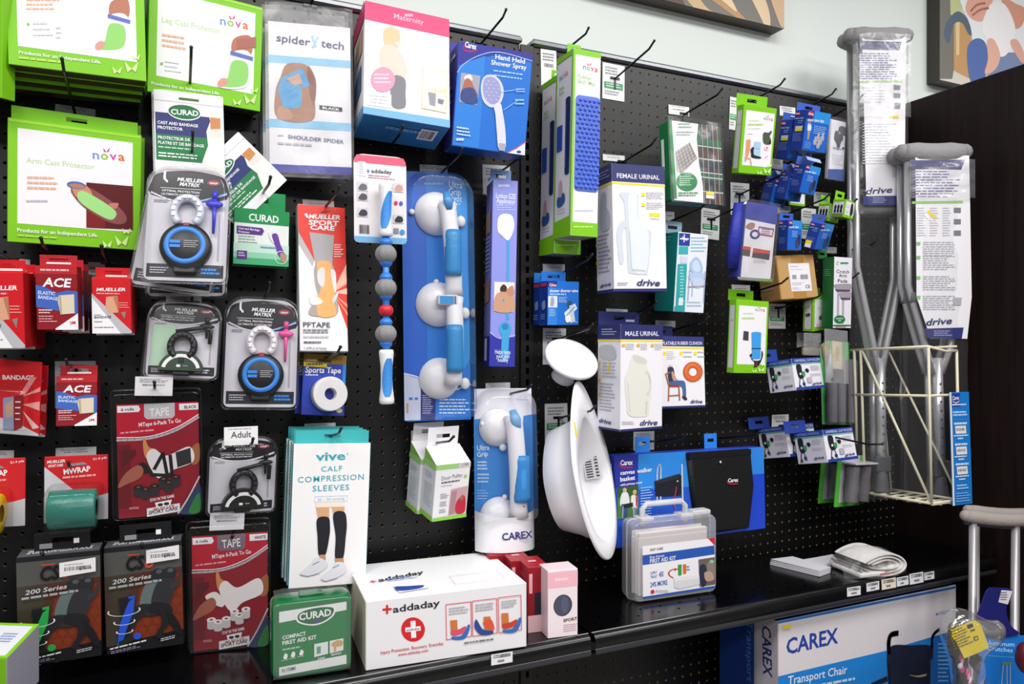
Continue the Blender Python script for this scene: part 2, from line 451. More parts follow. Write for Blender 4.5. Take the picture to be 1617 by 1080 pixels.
def carex(it, p0, p1, h):
    w = p1[0] - p0[0]; x, y = (p0[0] + p1[0]) / 2, (p0[1] + p1[1]) / 2
    it.l([(x - w * .5, y - h * .5), (x - w * .58, y + h * .1), (x - w * .3, y + h * .5), (x + w * .1, y + h * .55), (x + w * .45, y + h * .4)], h * .22, '#d8304a', True)
    it.t('Carex', p0, p1, W, h, 1.2)
def curad(it, x, y, rx, ry, tilt=0):
    it.e(x, y, rx, ry, W); it.e(x, y, rx * .95, ry * .92, '#0f6b3c')
    it.t('CURAD', (x - rx * .8, y + ry * .35 + tilt / 2), (x + rx * .8, y + ry * .35 - tilt / 2), W, ry * .8, 1.2)
def butterflies(it, x, y, k, c=LIME2):
    for dx, dy, q in ((0, 0, 1), (-1.6, .35, .7), (.5, -1.1, .6)):
        X, Y, K = x + dx * k, y + dy * k, k * q
        for sx in (-1, 1): it.p([(X, Y + K * .2), (X + sx * K * .75, Y - K * .6), (X + sx * K * .6, Y + K * .1), (X + sx * K * .45, Y + K * .55)], c)
# ================================================================ the setting
def struct(P0, name):
    o = P0.build(name); o['kind'] = 'structure'; return o
XJ = at((831, 500)).x                     # joint of the two bays
BAY = 1.2192
XR = XJ + BAY
ZT = at((949.4, 83.1)).z                  # top of the rail
WALLY = D + .06
XPAN = XR + .02                           # dark panel at the right
ZPAN = atx((1429.5, 163), XPAN).z
wall_m = C('#e2e9e5', .7, .2, bump=.08, scale=9)
p = Part('wall_back'); p.box(-2.6, 4.2, WALLY, WALLY + .1, 0, 3.2, wall_m, .0005); struct(p, 'wall_back')
p = Part('floor'); p.box(-2.6, 4.2, -2.6, WALLY, -.05, 0, C('#8d877f', .45, .4, bump=.05), .0005); struct(p, 'floor')

# pegboard panels with real drilled holes: black face, raw brown hardboard in the holes
peg_face = C('#0a0a0c', .42, .5, bump=.05, scale=30)
peg_raw = C('#a58c5a', .8, .1)
def pegboard(x0, x1, z0, z1, label):
    S = .0254; r = .0031; nx = int(round((x1 - x0) / S)); nz = int(round((z1 - z0) / S)); sx, sz = (x1 - x0) / nx, (z1 - z0) / nz
    V, Fc, Mi = [], [], []
    out = [(-.5, -.5), (0, -.5), (.5, -.5), (.5, 0), (.5, .5), (0, .5), (-.5, .5), (-.5, 0)]
    ang = [math.radians(225 + 45 * k) for k in range(8)]
    for i in range(nx):
        for j in range(nz):
            cx, cz = x0 + (i + .5) * sx, z0 + (j + .5) * sz; o = len(V)
            V += [(cx + a * sx, D, cz + b * sz) for a, b in out]
            V += [(cx + r * math.cos(a), D, cz + r * math.sin(a)) for a in ang]
            V += [(cx + r * math.cos(a), D + .006, cz + r * math.sin(a)) for a in ang]
            for k in range(8):
                q = (k + 1) % 8
                Fc.append((o + k, o + q, o + 8 + q, o + 8 + k)); Mi.append(0)
                Fc.append((o + 8 + k, o + 8 + q, o + 16 + q, o + 16 + k)); Mi.append(1)
    o = len(V); e = .0008
    V += [(x0, D, z0), (x1, D, z0), (x1, D, z1), (x0, D, z1), (x0, D + .006, z0), (x1, D + .006, z0), (x1, D + .006, z1), (x0, D + .006, z1)]
    for q in ((0, 4, 5, 1), (1, 5, 6, 2), (2, 6, 7, 3), (3, 7, 4, 0)): Fc.append(tuple(o + t for t in q)); Mi.append(0)
    me = bpy.data.meshes.new('pegboard'); me.from_pydata(V, [], Fc); me.materials.append(peg_face); me.materials.append(peg_raw)
    me.polygons.foreach_set('material_index', Mi); me.update()
    ob = bpy.data.objects.new('pegboard', me); COL.objects.link(ob); tag(ob, label, 'pegboard'); return ob
ZB = ZT - .018
NZ = 66
Z0 = ZB - NZ * .0254
pegboard(XJ - BAY + .017, XJ - .017, Z0, ZB, 'black pegboard panel behind the left bay of braces, tapes and grab bars')
pegboard(XJ + .017, XR - .005, Z0, ZB, 'black pegboard panel behind the right bay of urinals, cane tips and cup holders')
p = Part('gondola_back'); p.box(XJ - BAY, XR, D + .022, D + .03, Z0, ZB, BLACK); p.box(XJ - BAY, XR, D + .001, D + .03, .0, Z0 - .001, BLACK)
tag(p.build('backing_sheet'), 'black backing sheet closing the fixture behind the pegboard holes', 'backing sheet')
# slotted upright between the bays, and one at the far right
def upright(x, label):
    t = thing('upright_post', label, 'upright post', Matrix.Translation((x, D, 0)))
    p = Part('post'); p.box(x - .0165, x + .0165, D - .006, D + .0005, .02, ZB, C('#121214', .4, .5), .001)
    put(p, t)
    p = Part('slot_row'); z = ZB - .05
    while z > .75:
        p.box(x - .0035, x + .0035, D - .0066, D - .0055, z - .008, z + .006, C('#000000', .9, 0), .0002); z -= .0254
    put(p, t)
upright(XJ, 'black slotted steel upright between the two pegboard bays')
# top rails
rail = C('#77787d', .3, .5, metal=.85)
for x0, x1, lb in ((XJ - BAY, XJ - .012, 'dark grey steel top rail over the left pegboard bay'), (XJ + .012, XR, 'dark grey steel top rail over the right pegboard bay')):
    p = Part('top_rail'); p.box(x0, x1, D - .009, D + .03, ZB + .001, ZT, rail, .006); tag(p.build('top_rail'), lb, 'top rail')
# dark wood side panel
def wood():
    m = bpy.data.materials.new('dark_wood'); m.use_nodes = True; nt = m.node_tree; b = nt.nodes['Principled BSDF']
    tc = nt.nodes.new('ShaderNodeTexCoord'); mp = nt.nodes.new('ShaderNodeMapping'); mp.inputs['Scale'].default_value = (1, 22, .9)
    n = nt.nodes.new('ShaderNodeTexNoise'); n.inputs['Scale'].default_value = 3; n.inputs['Detail'].default_value = 6
    cr = nt.nodes.new('ShaderNodeValToRGB'); cr.color_ramp.elements[0].color = lin('#150b0a'); cr.color_ramp.elements[1].color = lin('#221413')
    cr.color_ramp.elements[0].position = .35; cr.color_ramp.elements[1].position = .7
    nt.links.new(tc.outputs['Object'], mp.inputs[0]); nt.links.new(mp.outputs[0], n.inputs['Vector']); nt.links.new(n.outputs[0], cr.inputs[0]); nt.links.new(cr.outputs[0], b.inputs['Base Color'])
    b.inputs['Roughness'].default_value = .5; b.inputs['Specular IOR Level'].default_value = .25; return m
p = Part('side_panel'); p.box(XPAN, XPAN + .035, .35, WALLY - .001, 0, ZPAN, wood(), .002)
tag(p.build('side_panel'), 'dark brown wood end panel standing beside the crutch rack', 'side panel')

# ---------------------------------------------------------------- shelves
Z('px')
sh = atx((932, 999), XJ); ZS, YS = sh.z, sh.y          # shelf top and front edge
shelf_m = C('#060608', .18, .45)
lip_m = C('#0a0a0c', .25, .5)
def shelf(x0, x1, label):
    t = thing('shelf', label, 'shelf', Matrix.Translation(((x0 + x1) / 2, D, ZS)))
    p = Part('deck'); p.box(x0, x1, YS, D - .008, ZS - .02, ZS, shelf_m, .0012)
    z = YS + .03
    for i in range(int((x1 - x0) / .0508)):            # rows of small perforations near the front edge
        for j in range(2):
            p.lathe([(0, ZS + .0003), (.0028, ZS + .0003)], C('#000000', .9, 0), 8, 'z', (x0 + .03 + i * .0508 + .0254 * (j % 2), YS + .035 + .03 * j, 0), False)
    put(p, t)
    p = Part('price_channel')                            # curved lip that holds price tickets
    prof = [(YS + .002, ZS - .001), (YS - .006, ZS - .003), (YS - .011, ZS - .010), (YS - .012, ZS - .024), (YS - .008, ZS - .036), (YS + .004, ZS - .042), (YS + .01, ZS - .040)]
    n = len(prof); p.add([(x0 + .002, y, z) for y, z in prof] + [(x1 - .002, y, z) for y, z in prof], [[i, i + n, i + 1 + n, i + 1] for i in range(n - 1)], lip_m, True)
    put(p, t)
    p = Part('channel_cover'); c = C('#2a2b2f', .12, .6)
    q = [(YS - .0105, ZS - .029), (YS - .0128, ZS - .033), (YS - .0115, ZS - .039), (YS - .006, ZS - .043)]
    n = len(q); p.add([(x0 + .002, y, z) for y, z in q] + [(x1 - .002, y, z) for y, z in q], [[i, i + n, i + 1 + n, i + 1] for i in range(n - 1)], C('#44454a', .16, .6, metal=.5), True)
    put(p, t)
shelf(XJ - BAY + .004, XJ - .003, 'glossy black steel shelf of the left bay under the first aid boxes')
shelf(XJ + .003, XR - .004, 'glossy black steel shelf of the right bay under the clear first aid case')

# ---------------------------------------------------------------- wall canvases
Z('px')
def canvas(name, label, x0, x1, z0, z1, paint, side):
    yf = WALLY - .045; it = Item.__new__(Item)
    it.name, it.label, it.cat, it.group = name, label, 'canvas picture', None
    it.M = Matrix.Translation(((x0 + x1) / 2, yf, (z0 + z1) / 2)); it.Mi = it.M.inverted(); it.w, it.h, it.dep = x1 - x0, z1 - z0, .044
    it.parts = []; it.cur = None; it.face = 'F'; it.uv = False; it.lay = 0; it.rnd = random.Random(3); it.off = 0
    it.body(side, 'canvas', .002); paint(it)
    it.part('stretcher').box(-it.w / 2 + .01, it.w / 2 - .01, it.dep, it.dep + .0008, -it.h / 2 + .01, it.h / 2 - .01, '#b9a27c'); it.done()
off = -.015
c1r = at((1238, 46), off); c1l = at((925, -24), off)
def paint1(it):
    it.r(0, 0, 100, 100, '#6f6862')
    Z('c0')
    it.s([(560, -40), (700, 60), (900, 20), (1100, 120), (1000, -100), (700, -160)], '#4a3526')
    it.s([(640, -30), (720, 20), (800, 0), (760, -60)], '#c99a55').s([(800, -60), (930, 10), (1010, -20), (900, -120)], '#2a211c')
    it.s([(1060, -60), (1150, 60), (1260, 130), (1450, 180), (1380, 110), (1230, 60), (1120, -80)], '#c9ab7c')
    it.s([(1180, -60), (1300, 40), (1480, 160), (1400, 60), (1300, -60)], '#b08a58').s([(1230, -70), (1330, 20), (1400, 70), (1330, -50)], '#e3c79c')
    it.s([(1480, -40), (1530, 80), (1590, 190), (1600, 100), (1560, -20)], '#dcc09a').s([(1600, -50), (1640, 100), (1680, 170), (1720, 60), (1690, -60)], '#caa983')
    it.s([(1010, 60), (1200, 120), (1400, 180), (1500, 210), (1300, 170), (1100, 130)], '#4c3d30')
    Z('px')
canvas('wall_canvas', 'stretched canvas with tan and brown painted swirls above the right pegboard bay', c1l.x, c1r.x, c1r.z, c1r.z + .45, paint1, '#3a2f28')
c2 = at((1484, 126), off)
def paint2(it):
    it.r(0, 0, 100, 100, '#d9d2c4'); Z('d0')
    it.p([(1100, -60), (1240, -60), (1230, 200), (1180, 480), (1100, 480)], '#7d7a72').p([(1165, -60), (1235, -60), (1235, 110), (1170, 90)], '#c7cd95')
    it.p([(1190, 120), (1300, 100), (1290, 480), (1190, 430)], '#c89c68').p([(1200, 130), (1225, 130), (1222, 330), (1205, 340)], '#e6c99a')
    it.s([(1130, 210), (1150, 130), (1210, 70), (1270, 110), (1310, 200), (1280, 210), (1240, 140), (1190, 150), (1160, 260)], '#5c6b7c')
    it.s([(1240, -60), (1620, -60), (1620, 300), (1500, 330), (1330, 300), (1290, 160)], '#eef0f2')
    it.s([(1270, 300), (1320, 235), (1380, 260), (1400, 380), (1370, 480), (1290, 490)], '#5a74b0')
    it.s([(1400, 420), (1480, 330), (1600, 330), (1640, 420), (1560, 500), (1420, 500)], '#7f8fb4')
    it.s([(1260, 40), (1310, -40), (1420, -30), (1410, 60), (1360, 130), (1290, 110)], '#e7ad9b').s([(1480, -20), (1560, 20), (1625, 60), (1600, 160), (1540, 170), (1500, 90)], '#dd9f86')
    it.s([(1370, 110), (1420, 20), (1500, 30), (1560, 160), (1545, 260), (1500, 340), (1440, 330), (1400, 250), (1360, 190)], '#f8f6f6')
    it.s([(1390, 250), (1430, 240), (1470, 330), (1450, 410), (1400, 450), (1375, 440), (1395, 360)], '#e9b7a3').s([(1530, 260), (1570, 240), (1610, 310), (1620, 380), (1590, 370)], '#e6b09c')
    it.l([(1290, 70), (1330, 30), (1380, 20)], 8, '#c98a78', True).l([(1300, 95), (1350, 60), (1400, 50)], 8, '#c98a78', True)
    Z('px')
canvas('wall_canvas', 'framed canvas photograph of a baby in a white suit above the dark panel', c2.x, c2.x + .7, c2.z, c2.z + .55, paint2, '#35322d')

# ---------------------------------------------------------------- peg hooks and price cards
HOOKN = [0]
def hook(base, tip, label, L=None, tilt=9, tail=True, twin=False):
    """wire hook plugged into the board at base (zoom pixels); the free end reaches tip, or has length L"""
    b = at(base)
    if L: T = b + Vector((0, -L * math.cos(math.radians(tilt)), L * math.sin(math.radians(tilt))))
    else:
        T = atx(tip, b.x)
        if not (.03 < D - T.y < .42): T = b + Vector((0, -.2, .035)); print('HOOK', label, 'unreachable')
    t = thing('peg_hook', label, 'peg hook', Matrix.Translation(b), 'black wire hooks on the pegboard')
    d = T - b; el = b + d * .88 - Vector((0, 0, .007)); r = .0024
    m = C('#0b0b0d', .28, .5)
    p = Part('rod'); p.tube([b + Vector((0, .001, 0)), b + d * .05 + Vector((0, 0, -.0015)), b + d * .45 - Vector((0, 0, .004)), el, T], r, m, 8); p.blob(T, (.0031, .0031, .0031), m, 8, 6); put(p, t)
    p = Part('base_plate'); p.box(b.x - .0135, b.x + .0135, b.y - .004, b.y - .0004, b.z - .0025, b.z + .0035, m, .0008)
    if tail: p.box(b.x - .0025, b.x + .0025, b.y - .0045, b.y - .0004, b.z - .026, b.z - .0026, m, .0008)
    put(p, t)
    HOOKN[0] += 1; return T
def card(quad, label, green=False, off=.0022, c='#e9e9ea', n=3, word=None):
    it = Item('price_card', label, 'price card', quad, off, .0006, 'white price cards on the pegboard', free=.4)
    it.part('card'); it.cur.box(-it.w / 2, it.w / 2, 0, it.dep, -it.h / 2, it.h / 2, c, .0001)
    it.on('F', True).g(12, 10, 88, 10 + 8 * n, n, '#8a8a90', .5)
    if word: it.t(word, (20, 60), (80, 60), '#4a4a52', 34, .3)
    elif green: it.r(8, 52, 92, 70, '#3f9a62').g(16, 55, 84, 68, 2, '#d9efe0', .45); it.g(10, 76, 80, 90, 2, '#9a9aa0', .5)
    else: it.bars(20, 38, 80, 48, 18, '#606068')
    return it.done()
# ================================================================ helpers for this wall
def shelf_item(name, label, cat, bl, br, tl, dep, group=None, z=None, bk=None, maxdep=None):
    """box standing on the shelf: bottom front corners and top left front corner in zoom pixels"""
    z = ZS + .0005 if z is None else z
    A, B = atz(bl, z), atz(br, z); d = B - A; w = d.length; yaw = math.atan2(d.y, d.x)
    n = Vector((math.sin(yaw), -math.cos(yaw), 0)); dr = ray(*PX(tl)); c = Vector((0, 0, ZC))
    t = (A - c).dot(n) / dr.dot(n); h = (c + dr * t).z - z
    it = Item.__new__(Item)
    it.name, it.label, it.cat, it.group, it.w, it.h, it.dep = name, label, cat, group, w, h, dep
    it.M = Matrix.Translation((A + B) / 2 + Vector((0, 0, h / 2))) @ Matrix.Rotation(yaw, 4, 'Z'); it.Mi = it.M.inverted()
    it.parts = []; it.cur = None; it.face = 'F'; it.uv = False; it.lay = 0; it.rnd = random.Random(5); it.off = D - (A.y + B.y) / 2
    if bk: it.dep = max(.01, -it.loc(bk, 'L')[0])
    FITLOG.append((name, 0, round(w, 3), round(h, 3), round(it.dep, 3), [0, 0, round(math.degrees(yaw))], 'off', round(it.off, 3)))
    return it
def leg_shape(it, T):
    """foot and shin under a pale green cast cover"""
    f = lambda pts: [T(p) for p in pts]
    it.s(f([(.35, 0), (1, -.05), (1.02, .35), (.3, .3)]), '#b3745c')
    it.s(f([(.28, .3), (1, .32), (.95, .95), (.5, 1.08), (-.2, 1.05), (-.35, .95), (.05, .75)]), '#dfe0e4')
    it.s(f([(.3, .48), (.88, .55), (.8, .98), (-.1, 1.02), (.1, .82)]), '#8fd06c')
    it.s(f([(-.3, .92), (-.1, .84), (.1, .9), (-.05, 1.02), (-.28, 1.02)]), '#d39a88')
    it.p(f([(.2, .26), (1.12, .4), (1.1, .48), (.2, .35)]), '#5d6fc0')
def green_box(quad, off, dep, label, group):
    it = Item('cast_protector_box', label, 'box', quad, off, dep, group)
    it.body({'F': LIME, 'B': '#3a3226', 'T': LIME, 'L': LIME, 'R': LIME}); it.r(7, 7.5, 93, 84.5, W)
    it.r(1, 1, 99, 3, LIME2); return it

# ================================================================ left bay, top left: cast protector boxes
GB = 'green bordered cast protector boxes'
Z('a0')
it = green_box([(-800, -480), (12, -390), (16, 600), (-790, 500)], .13, .03, 'green box cut off by the left frame edge beside the cast protectors', GB); it.done()
it = green_box([(25, -385), (872, -215), (890, 490), (50, 395)], .155, .03, 'front cast protector box of the top left stack, white panel with a foot', GB)
it.on('F')
leg_shape(it, lambda p: (625 + p[0] * 150, 10 + p[1] * 285))
it.g(160, -5, 370, 75, 3, '#e6b49a', .45).e(172, 148, 9, 9, '#7fc05a').g(200, 140, 330, 245, 3, '#c8c8d0', .25).g(340, 165, 380, 255, 3, '#c8c8d0', .3)
it.t('Products for an Independent Life.', (115, 328), (615, 388), W, 20, .8); it.g(115, 345, 440, 385, 1, '#b8e060', .3, dy=35)
butterflies(it, 800, 410, 55, '#d2f0a0'); it.done()
for k, lb in enumerate(('second', 'third', 'rearmost')):
    it.copy(lb + ' cast protector box behind the top left white panel with a foot', dx=(-.003, -.008, -.012)[k], dy=.0315 * (k + 1), dz=-.004 * k)
it = green_box([(900, -125), (1605, 40), (1575, 690), (905, 545)], .085, .03, 'leg cast protector box with green border right of the top left stack', GB)
it.on('F'); it.t('Leg Cast Protector', (985, 135), (1340, 205), '#b7d99a', 34, .3)
nova(it, (1335, 148), (1515, 180), 38)
it.g(985, 205, 1150, 300, 3, '#e6b49a', .45, dy=25).e(982, 388, 9, 9, '#7fc05a').g(1000, 372, 1110, 450, 3, '#c8c8d0', .25, dy=15)
leg_shape(it, lambda p: (1370 + p[0] * 150, 235 + p[1] * 285)); it.p([(1440, 240), (1555, 225), (1555, 290), (1440, 300)], '#a8665a')
it.t('Products for an Independent Life.', (920, 515), (1335, 578), W, 18, .8); butterflies(it, 1520, 605, 50, '#d2f0a0')
it.done(); it.copy('rear leg cast protector box touching the pegboard above the white bandage pouch', dx=-.002, dy=.0315, dz=.006)
Z('a1')
it = green_box([(45, -290), (862, -178), (850, 521), (45, 468)], .09, .03, 'arm cast protector box with a red picture and green border', GB)
it.tab(.02, .97, .022, LIME, y=.012)
it.cur = it.parts[0][0]; it.on('F')
it.t('Arm Cast Protector', (160, -12), (575, 30), '#b7d99a', 33, .3)
nova(it, (560, -36), (765, -22), 40)
it.g(165, 70, 360, 165, 3, '#e6b49a', .45, dy=6).g(160, 215, 300, 240, 1, '#b9b9cc', .5)
it.p([(525, 108), (808, 132), (808, 395), (525, 382)], '#5a1216').p([(525, 270), (640, 290), (640, 388), (525, 382)], '#7c1a1c')
it.s([(430, 150), (520, 130), (700, 240), (770, 320), (740, 362), (640, 340), (500, 250)], '#8a4c4c')
it.s([(440, 130), (520, 125), (560, 190), (470, 200)], '#c98a70').s([(470, 180), (520, 165), (690, 270), (700, 320), (650, 330), (500, 240)], '#9fdc86').s([(660, 240), (720, 235), (700, 270)], '#c77a6c')
it.e(465, 125, 58, 22, '#4a6ab0', 8).e(468, 130, 48, 14, '#b87a66', 8)
it.t('Products for an Independent Life.', (105, 408), (595, 440), W, 22, .8).g(105, 425, 400, 455, 1, '#b8e060', .3, dy=20)
butterflies(it, 740, 465, 55, '#d2f0a0'); it.done()
it.copy('rear arm cast protector box behind the red picture box', dx=.004, dy=.0315, dz=.004)
card([(335, -370), (580, -335), (580, -290), (335, -325)], 'white price card behind the hook of the arm cast protector boxes')
Z('a0')
hook((470, 740), None, 'peg hook holding the arm cast protector boxes', L=.20, tilt=12)
Z('a1')

# ---------------------------------------------------------------- white and green bandage protector pouches
def curad_pouch(label, off, quad, roll=0):
    it = Item('bandage_pouch', label, 'pouch', quad, off, .004, 'white bandage protector pouches', free=.15, roll=roll)
    it.body(W, 'pouch'); it.r(0, 12, 100, 13, '#c9c9d2')
    it.r(2, 27, 98, 53, '#2b3470').r(2, 53, 98, 84, '#1c7a45')
    it.on('F', True)
    it.p([(78, 24), (98, 24), (98, 100), (62, 100), (68, 80), (76, 62), (74, 45), (80, 32)], '#efe9e6').p([(80, 27), (95, 27), (95, 40), (80, 42)], '#c98850').p([(78, 42), (96, 40), (97, 50), (80, 52)], '#e8dcd4')
    it.e(43, 24, 24, 10, W).e(43, 24, 22.5, 8.6, '#0f6b3c').t('CURAD', (24, 28), (63, 27), W, 6, 1.2)
    it.t('CAST AND BANDAGE', (5, 41), (62, 41), W, 3.4, 1).t('PROTECTOR', (5, 47), (40, 47), W, 3.4, 1)
    it.t('PROTECTEUR DE', (5, 59), (50, 59), W, 3.4, 1).t('PLATRE ET DE BANDAGE', (5, 65), (70, 65), W, 3.4, 1).g(5, 68, 62, 71, 1, '#bfe0cc').g(5, 75, 62, 82, 2, '#dff0e6')
    it.tab(.3, .7, .0, W, slot=False, z0=0) if False else None
    it.part('hang_slot').box(-.016, .016, -.0006, -.0001, it.h / 2 - .0135, it.h / 2 - .0095, '#3f6a20', .0001)
    it.done(); return it
Z('a0')
it = curad_pouch('upright white cast protector pouch with a navy and green panel', .10, [(930, 540), (1350, 590), (1375, 1090), (945, 1040)])
it.copy('white cast protector pouch directly behind the upright navy and green one', dx=-.003, dy=.010, dz=.004)
it = curad_pouch('tilted white cast protector pouch swung aside above the green box', .090, [(1150, 1090), (1445, 785), (1735, 1095), (1440, 1400)], -43)
hook((1150, 640), None, 'peg hook holding the white cast protector pouches', L=.19, tilt=12)

# ---------------------------------------------------------------- mouthguard blister packs
def foot_mark(it, x, y, k, c): it.s([(x - k * .3, y - k), (x + k * .1, y - k), (x + k * .15, y + k * .2), (x + k * .7, y + k * .7), (x + k * .5, y + k), (x - k * .1, y + k * .6), (x - k * .4, y + k * .3)], c)
def mouthguard(label, quad, off, ring, key, tint, case='ring'):
    it = Item('mouthguard_pack', label, 'blister pack', quad, off, .005, 'mouthguard blister packs', free=.7)
    w, h = it.w, it.h; out = round_rect(-w / 2, w / 2, -h / 2, h / 2, w * .08, 6, top=w * .26)
    ins = [(x * .94, z * .955) for x, z in out]
    p = it.part('backing_card'); p.prism(ins, 0, .0012, '#c9c6d0'); it.on('F', True)
    it.s([(6, 14), (14, 7), (50, 3.5), (86, 7), (94, 14), (94, 27), (50, 31), (6, 26)], '#1b1b24', 3)
    it.p([(6, 84), (94, 84), (94, 95), (6, 95)], '#17171f')
    it.l([(6, 24), (30, 30), (60, 30), (94, 22)], 2.2, '#d8d8de', True)
    it.l([(40, 30.6), (66, 29.5), (94, 21)], 1.6, ring if case == 'ring' else '#d8d8de', True)
    foot_mark(it, 21, 10, 5, W)
    it.t('MUELLER', (35, 13), (66, 13.5), W, 3, 1.2, .2).t('MATRIX', (38, 17), (62, 17.5), W, 3, 1.2, .2).e(78, 13, 8, 2.6, '#8c2f3c').t('GRIP', (73, 14), (83, 14.2), W, 1.6, .8)
    it.r(16, 19.5, 64, 19.9, W).t('OPTIMAL PROTECTION', (18, 22.8), (62, 23.3), W, 1.7, .6).t('ULTIMATE CUSTOM FIT', (18, 25.8), (62, 26.3), W, 1.7, .6)
    it.g(10, 30, 28, 33, 2, '#8a8a96').g(10, 87, 32, 93, 3, '#c0c0d0', .4).g(68, 87, 92, 93, 2, ring if case == 'ring' else '#c0c0d0', .6)
    it.l([(87, 40), (87, 80)], 1.5, '#9a98a4')
    if tint: it.p([(8, 32), (40, 33), (30, 84), (8, 84)], tint)
    cx, cz, R = 0.0, h * (-.2), w * .30
    dark = C('#101014', .4, .5)
    if case == 'ring':
        p = it.part('case'); p.lathe([(0, -.0160), (R * .62, -.0160), (R * .66, -.0150), (R * .8, -.0150), (R * .97, -.0125), (R, -.008), (R, -.0005)][::-1], dark, 36, 'y', (cx, 0, cz))
        p.box(cx - R * .42, cx + R * .42, -.011, -.0005, cz - R * 1.15, cz - R * .8, dark, .002)
        it.parts[-1][0].name = 'case'
        q = it.part('ring', 'case'); q.lathe([(R * .60, -.0162), (R * .64, -.0175), (R * .76, -.0175), (R * .80, -.0158)][::-1], C(ring, .35, .5), 40, 'y', (cx, 0, cz))
        it.depth_shift = .0162
        y = 50 - cz / h * 100
        it.on('F', True)
        it.r(50 - 17, y - 3.6, 50 - 5, y - 1, ring).r(50 - 17, y, 50 - 5, y + 2.6, ring).g(49, y - 3.6, 67, y + 3, 4, '#b8b8c0', .4)
        it.depth_shift = 0
        it.parts[-1] = (it.parts[-1][0], 'case')
    else:
        p = it.part('case'); out2 = [(R * 1.0 * math.cos(a), R * .95 * math.sin(a)) for a in [math.pi * i / 16 for i in range(17)]]
        zb = -h * .40; p.prism([(x, zb + z) for x, z in out2], -.013, -.0008, C('#0e1210' if ring != '#1d6b35' else '#14381e', .35, .5)); p.box(-R * .4, R * .4, -.010, -.0005, zb - .008, zb - .0002, dark, .002)
        q = it.part('arc_band', 'case'); A = [math.pi * (.06 + .88 * i / 16) for i in range(17)]
        q.prism([(R * .86 * math.cos(a), zb + R * .80 * math.sin(a)) for a in A] + [(R * .70 * math.cos(a), zb + R * .64 * math.sin(a)) for a in A[::-1]], -.0142, -.0131, W)
        q.box(-R * .2, -.001, -.0142, -.0131, zb + R * .16, zb + R * .28, W, .0004); q.box(.003, R * .3, -.0142, -.0131, zb + R * .2, zb + R * .25, '#9a9aa0', .0003)
    tz = h * .09 if case == 'ring' else -h * .10
    g = it.part('mouthguard'); A = [math.radians(-55 + 290 * i / 24) for i in range(25)]
    tray = {'ring': C('#cfd3e4', .2, .6), 'arc': C('#16161a', .3, .5), 'pink': C('#e6dfe2', .2, .6)}['pink' if key == '#e0559a' else case]
    rr = w * .165
    g.tube([(rr * .95 * math.cos(a), -.010, tz + rr * 1.1 * math.sin(a)) for a in A], w * .05, tray, 10)
    for i in range(3, 22, 2):
        a = A[i]; g.box(rr * .95 * math.cos(a) - .003, rr * .95 * math.cos(a) + .003, -.0185, -.016, tz + rr * 1.1 * math.sin(a) - .003, tz + rr * 1.1 * math.sin(a) + .003, '#f2f3fa' if case == 'ring' else '#2a2a30', .0008)
    g.box(-w * .045, w * .045, -.014, -.004, tz - rr * 1.5, tz - rr * .9, C('#a8383c' if case == 'ring' else '#1a1a1e'), .002)
    k = it.part('strap'); kc = C(key, .35, .5); kx, k0, k1 = w * .31, h * .28, (-h * .08 if case == 'ring' else h * .02)
    k.tube([(kx, -.008, k0), (kx, -.008, k0 - h * .06)], w * .034, kc, 10); k.tube([(kx, -.007, k0 - h * .06), (kx, -.007, k1)], [w * .03, w * .016], kc, 8)
    k.blob((kx, -.008, k0 - h * .11), (w * .105, .005, h * .032), kc)
    if case != 'ring':
        k.tube([(kx + w * .05, -.008, -h * .05), (kx + w * .06, -.008, h * .12), (kx - w * .02, -.008, h * .16), (-w * .1, -.012, tz + rr * 1.3)], w * .03, kc, 8)
    s = it.part('clear_shell'); s.dome(ins, -.0002, -.021, SHELL, 4, .012)
    s.prism(out, .0014, .0024, SHELL)
    s.tube([(x * .985, -.001, z * .99) for x, z in out + out[:1]], .0016, SHELL, 6, cap=False)
    return it.done()
Z('a1')
m = mouthguard('clear mouthguard pack with a blue ring case and blue strap, topmost of its kind', [(905, 0), (1408, 28), (1392, 735), (845, 712)], .138, '#2f86e0', '#3a3fd0', None)
m.copy('clear mouthguard pack swung to the left behind the topmost blue ring pack', dx=-.022, dy=.030, dz=-.012, ry=7)
m.copy('clear mouthguard pack lowest behind the topmost blue ring pack', dx=.004, dy=.082, dz=-.020, ry=-2)
mouthguard('clear mouthguard pack with a green case and black guard', [(912, 815), (1350, 840), (1330, 1310), (860, 1300)], .095, '#1d6b35', '#1a1a1e', '#a9c9ae', 'arc').copy('second mouthguard pack behind the green case pack', dx=-.006, dy=.03, dz=-.003, ry=2)
Z('b1')
mouthguard('clear mouthguard pack with a blue ring case and pink strap', [(-165, 795), (285, 815), (275, 1490), (-205, 1490)], .10, '#2f86e0', '#e0559a', None)
Z('a2')
mouthguard('clear mouthguard pack with a black case and white arc, lowest of its kind', [(1275, 595), (1690, 560), (1680, 1035), (1240, 1060)], .10, '#2a2a30', '#16161a', None, 'arc')
card([(1362, 520), (1568, 510), (1568, 620), (1362, 630)], 'white price card above the lowest black mouthguard pack', off=.116, n=1, word='Adult')
Z('a1'); card([(1010, 795), (1225, 790), (1225, 850), (1010, 855)], 'white price card above the green mouthguard pack')
hook((1160, 40), None, 'peg hook holding the topmost blue mouthguard packs', L=.17, tilt=10)
hook((1165, 840), None, 'peg hook holding the green mouthguard packs', L=.15, tilt=14)
Z('b1'); hook((45, 860), None, 'peg hook holding the pink strap mouthguard pack', L=.15, tilt=13)
Z('a2'); hook((1490, 620), None, 'peg hook holding the lowest black mouthguard pack', L=.16, tilt=10)

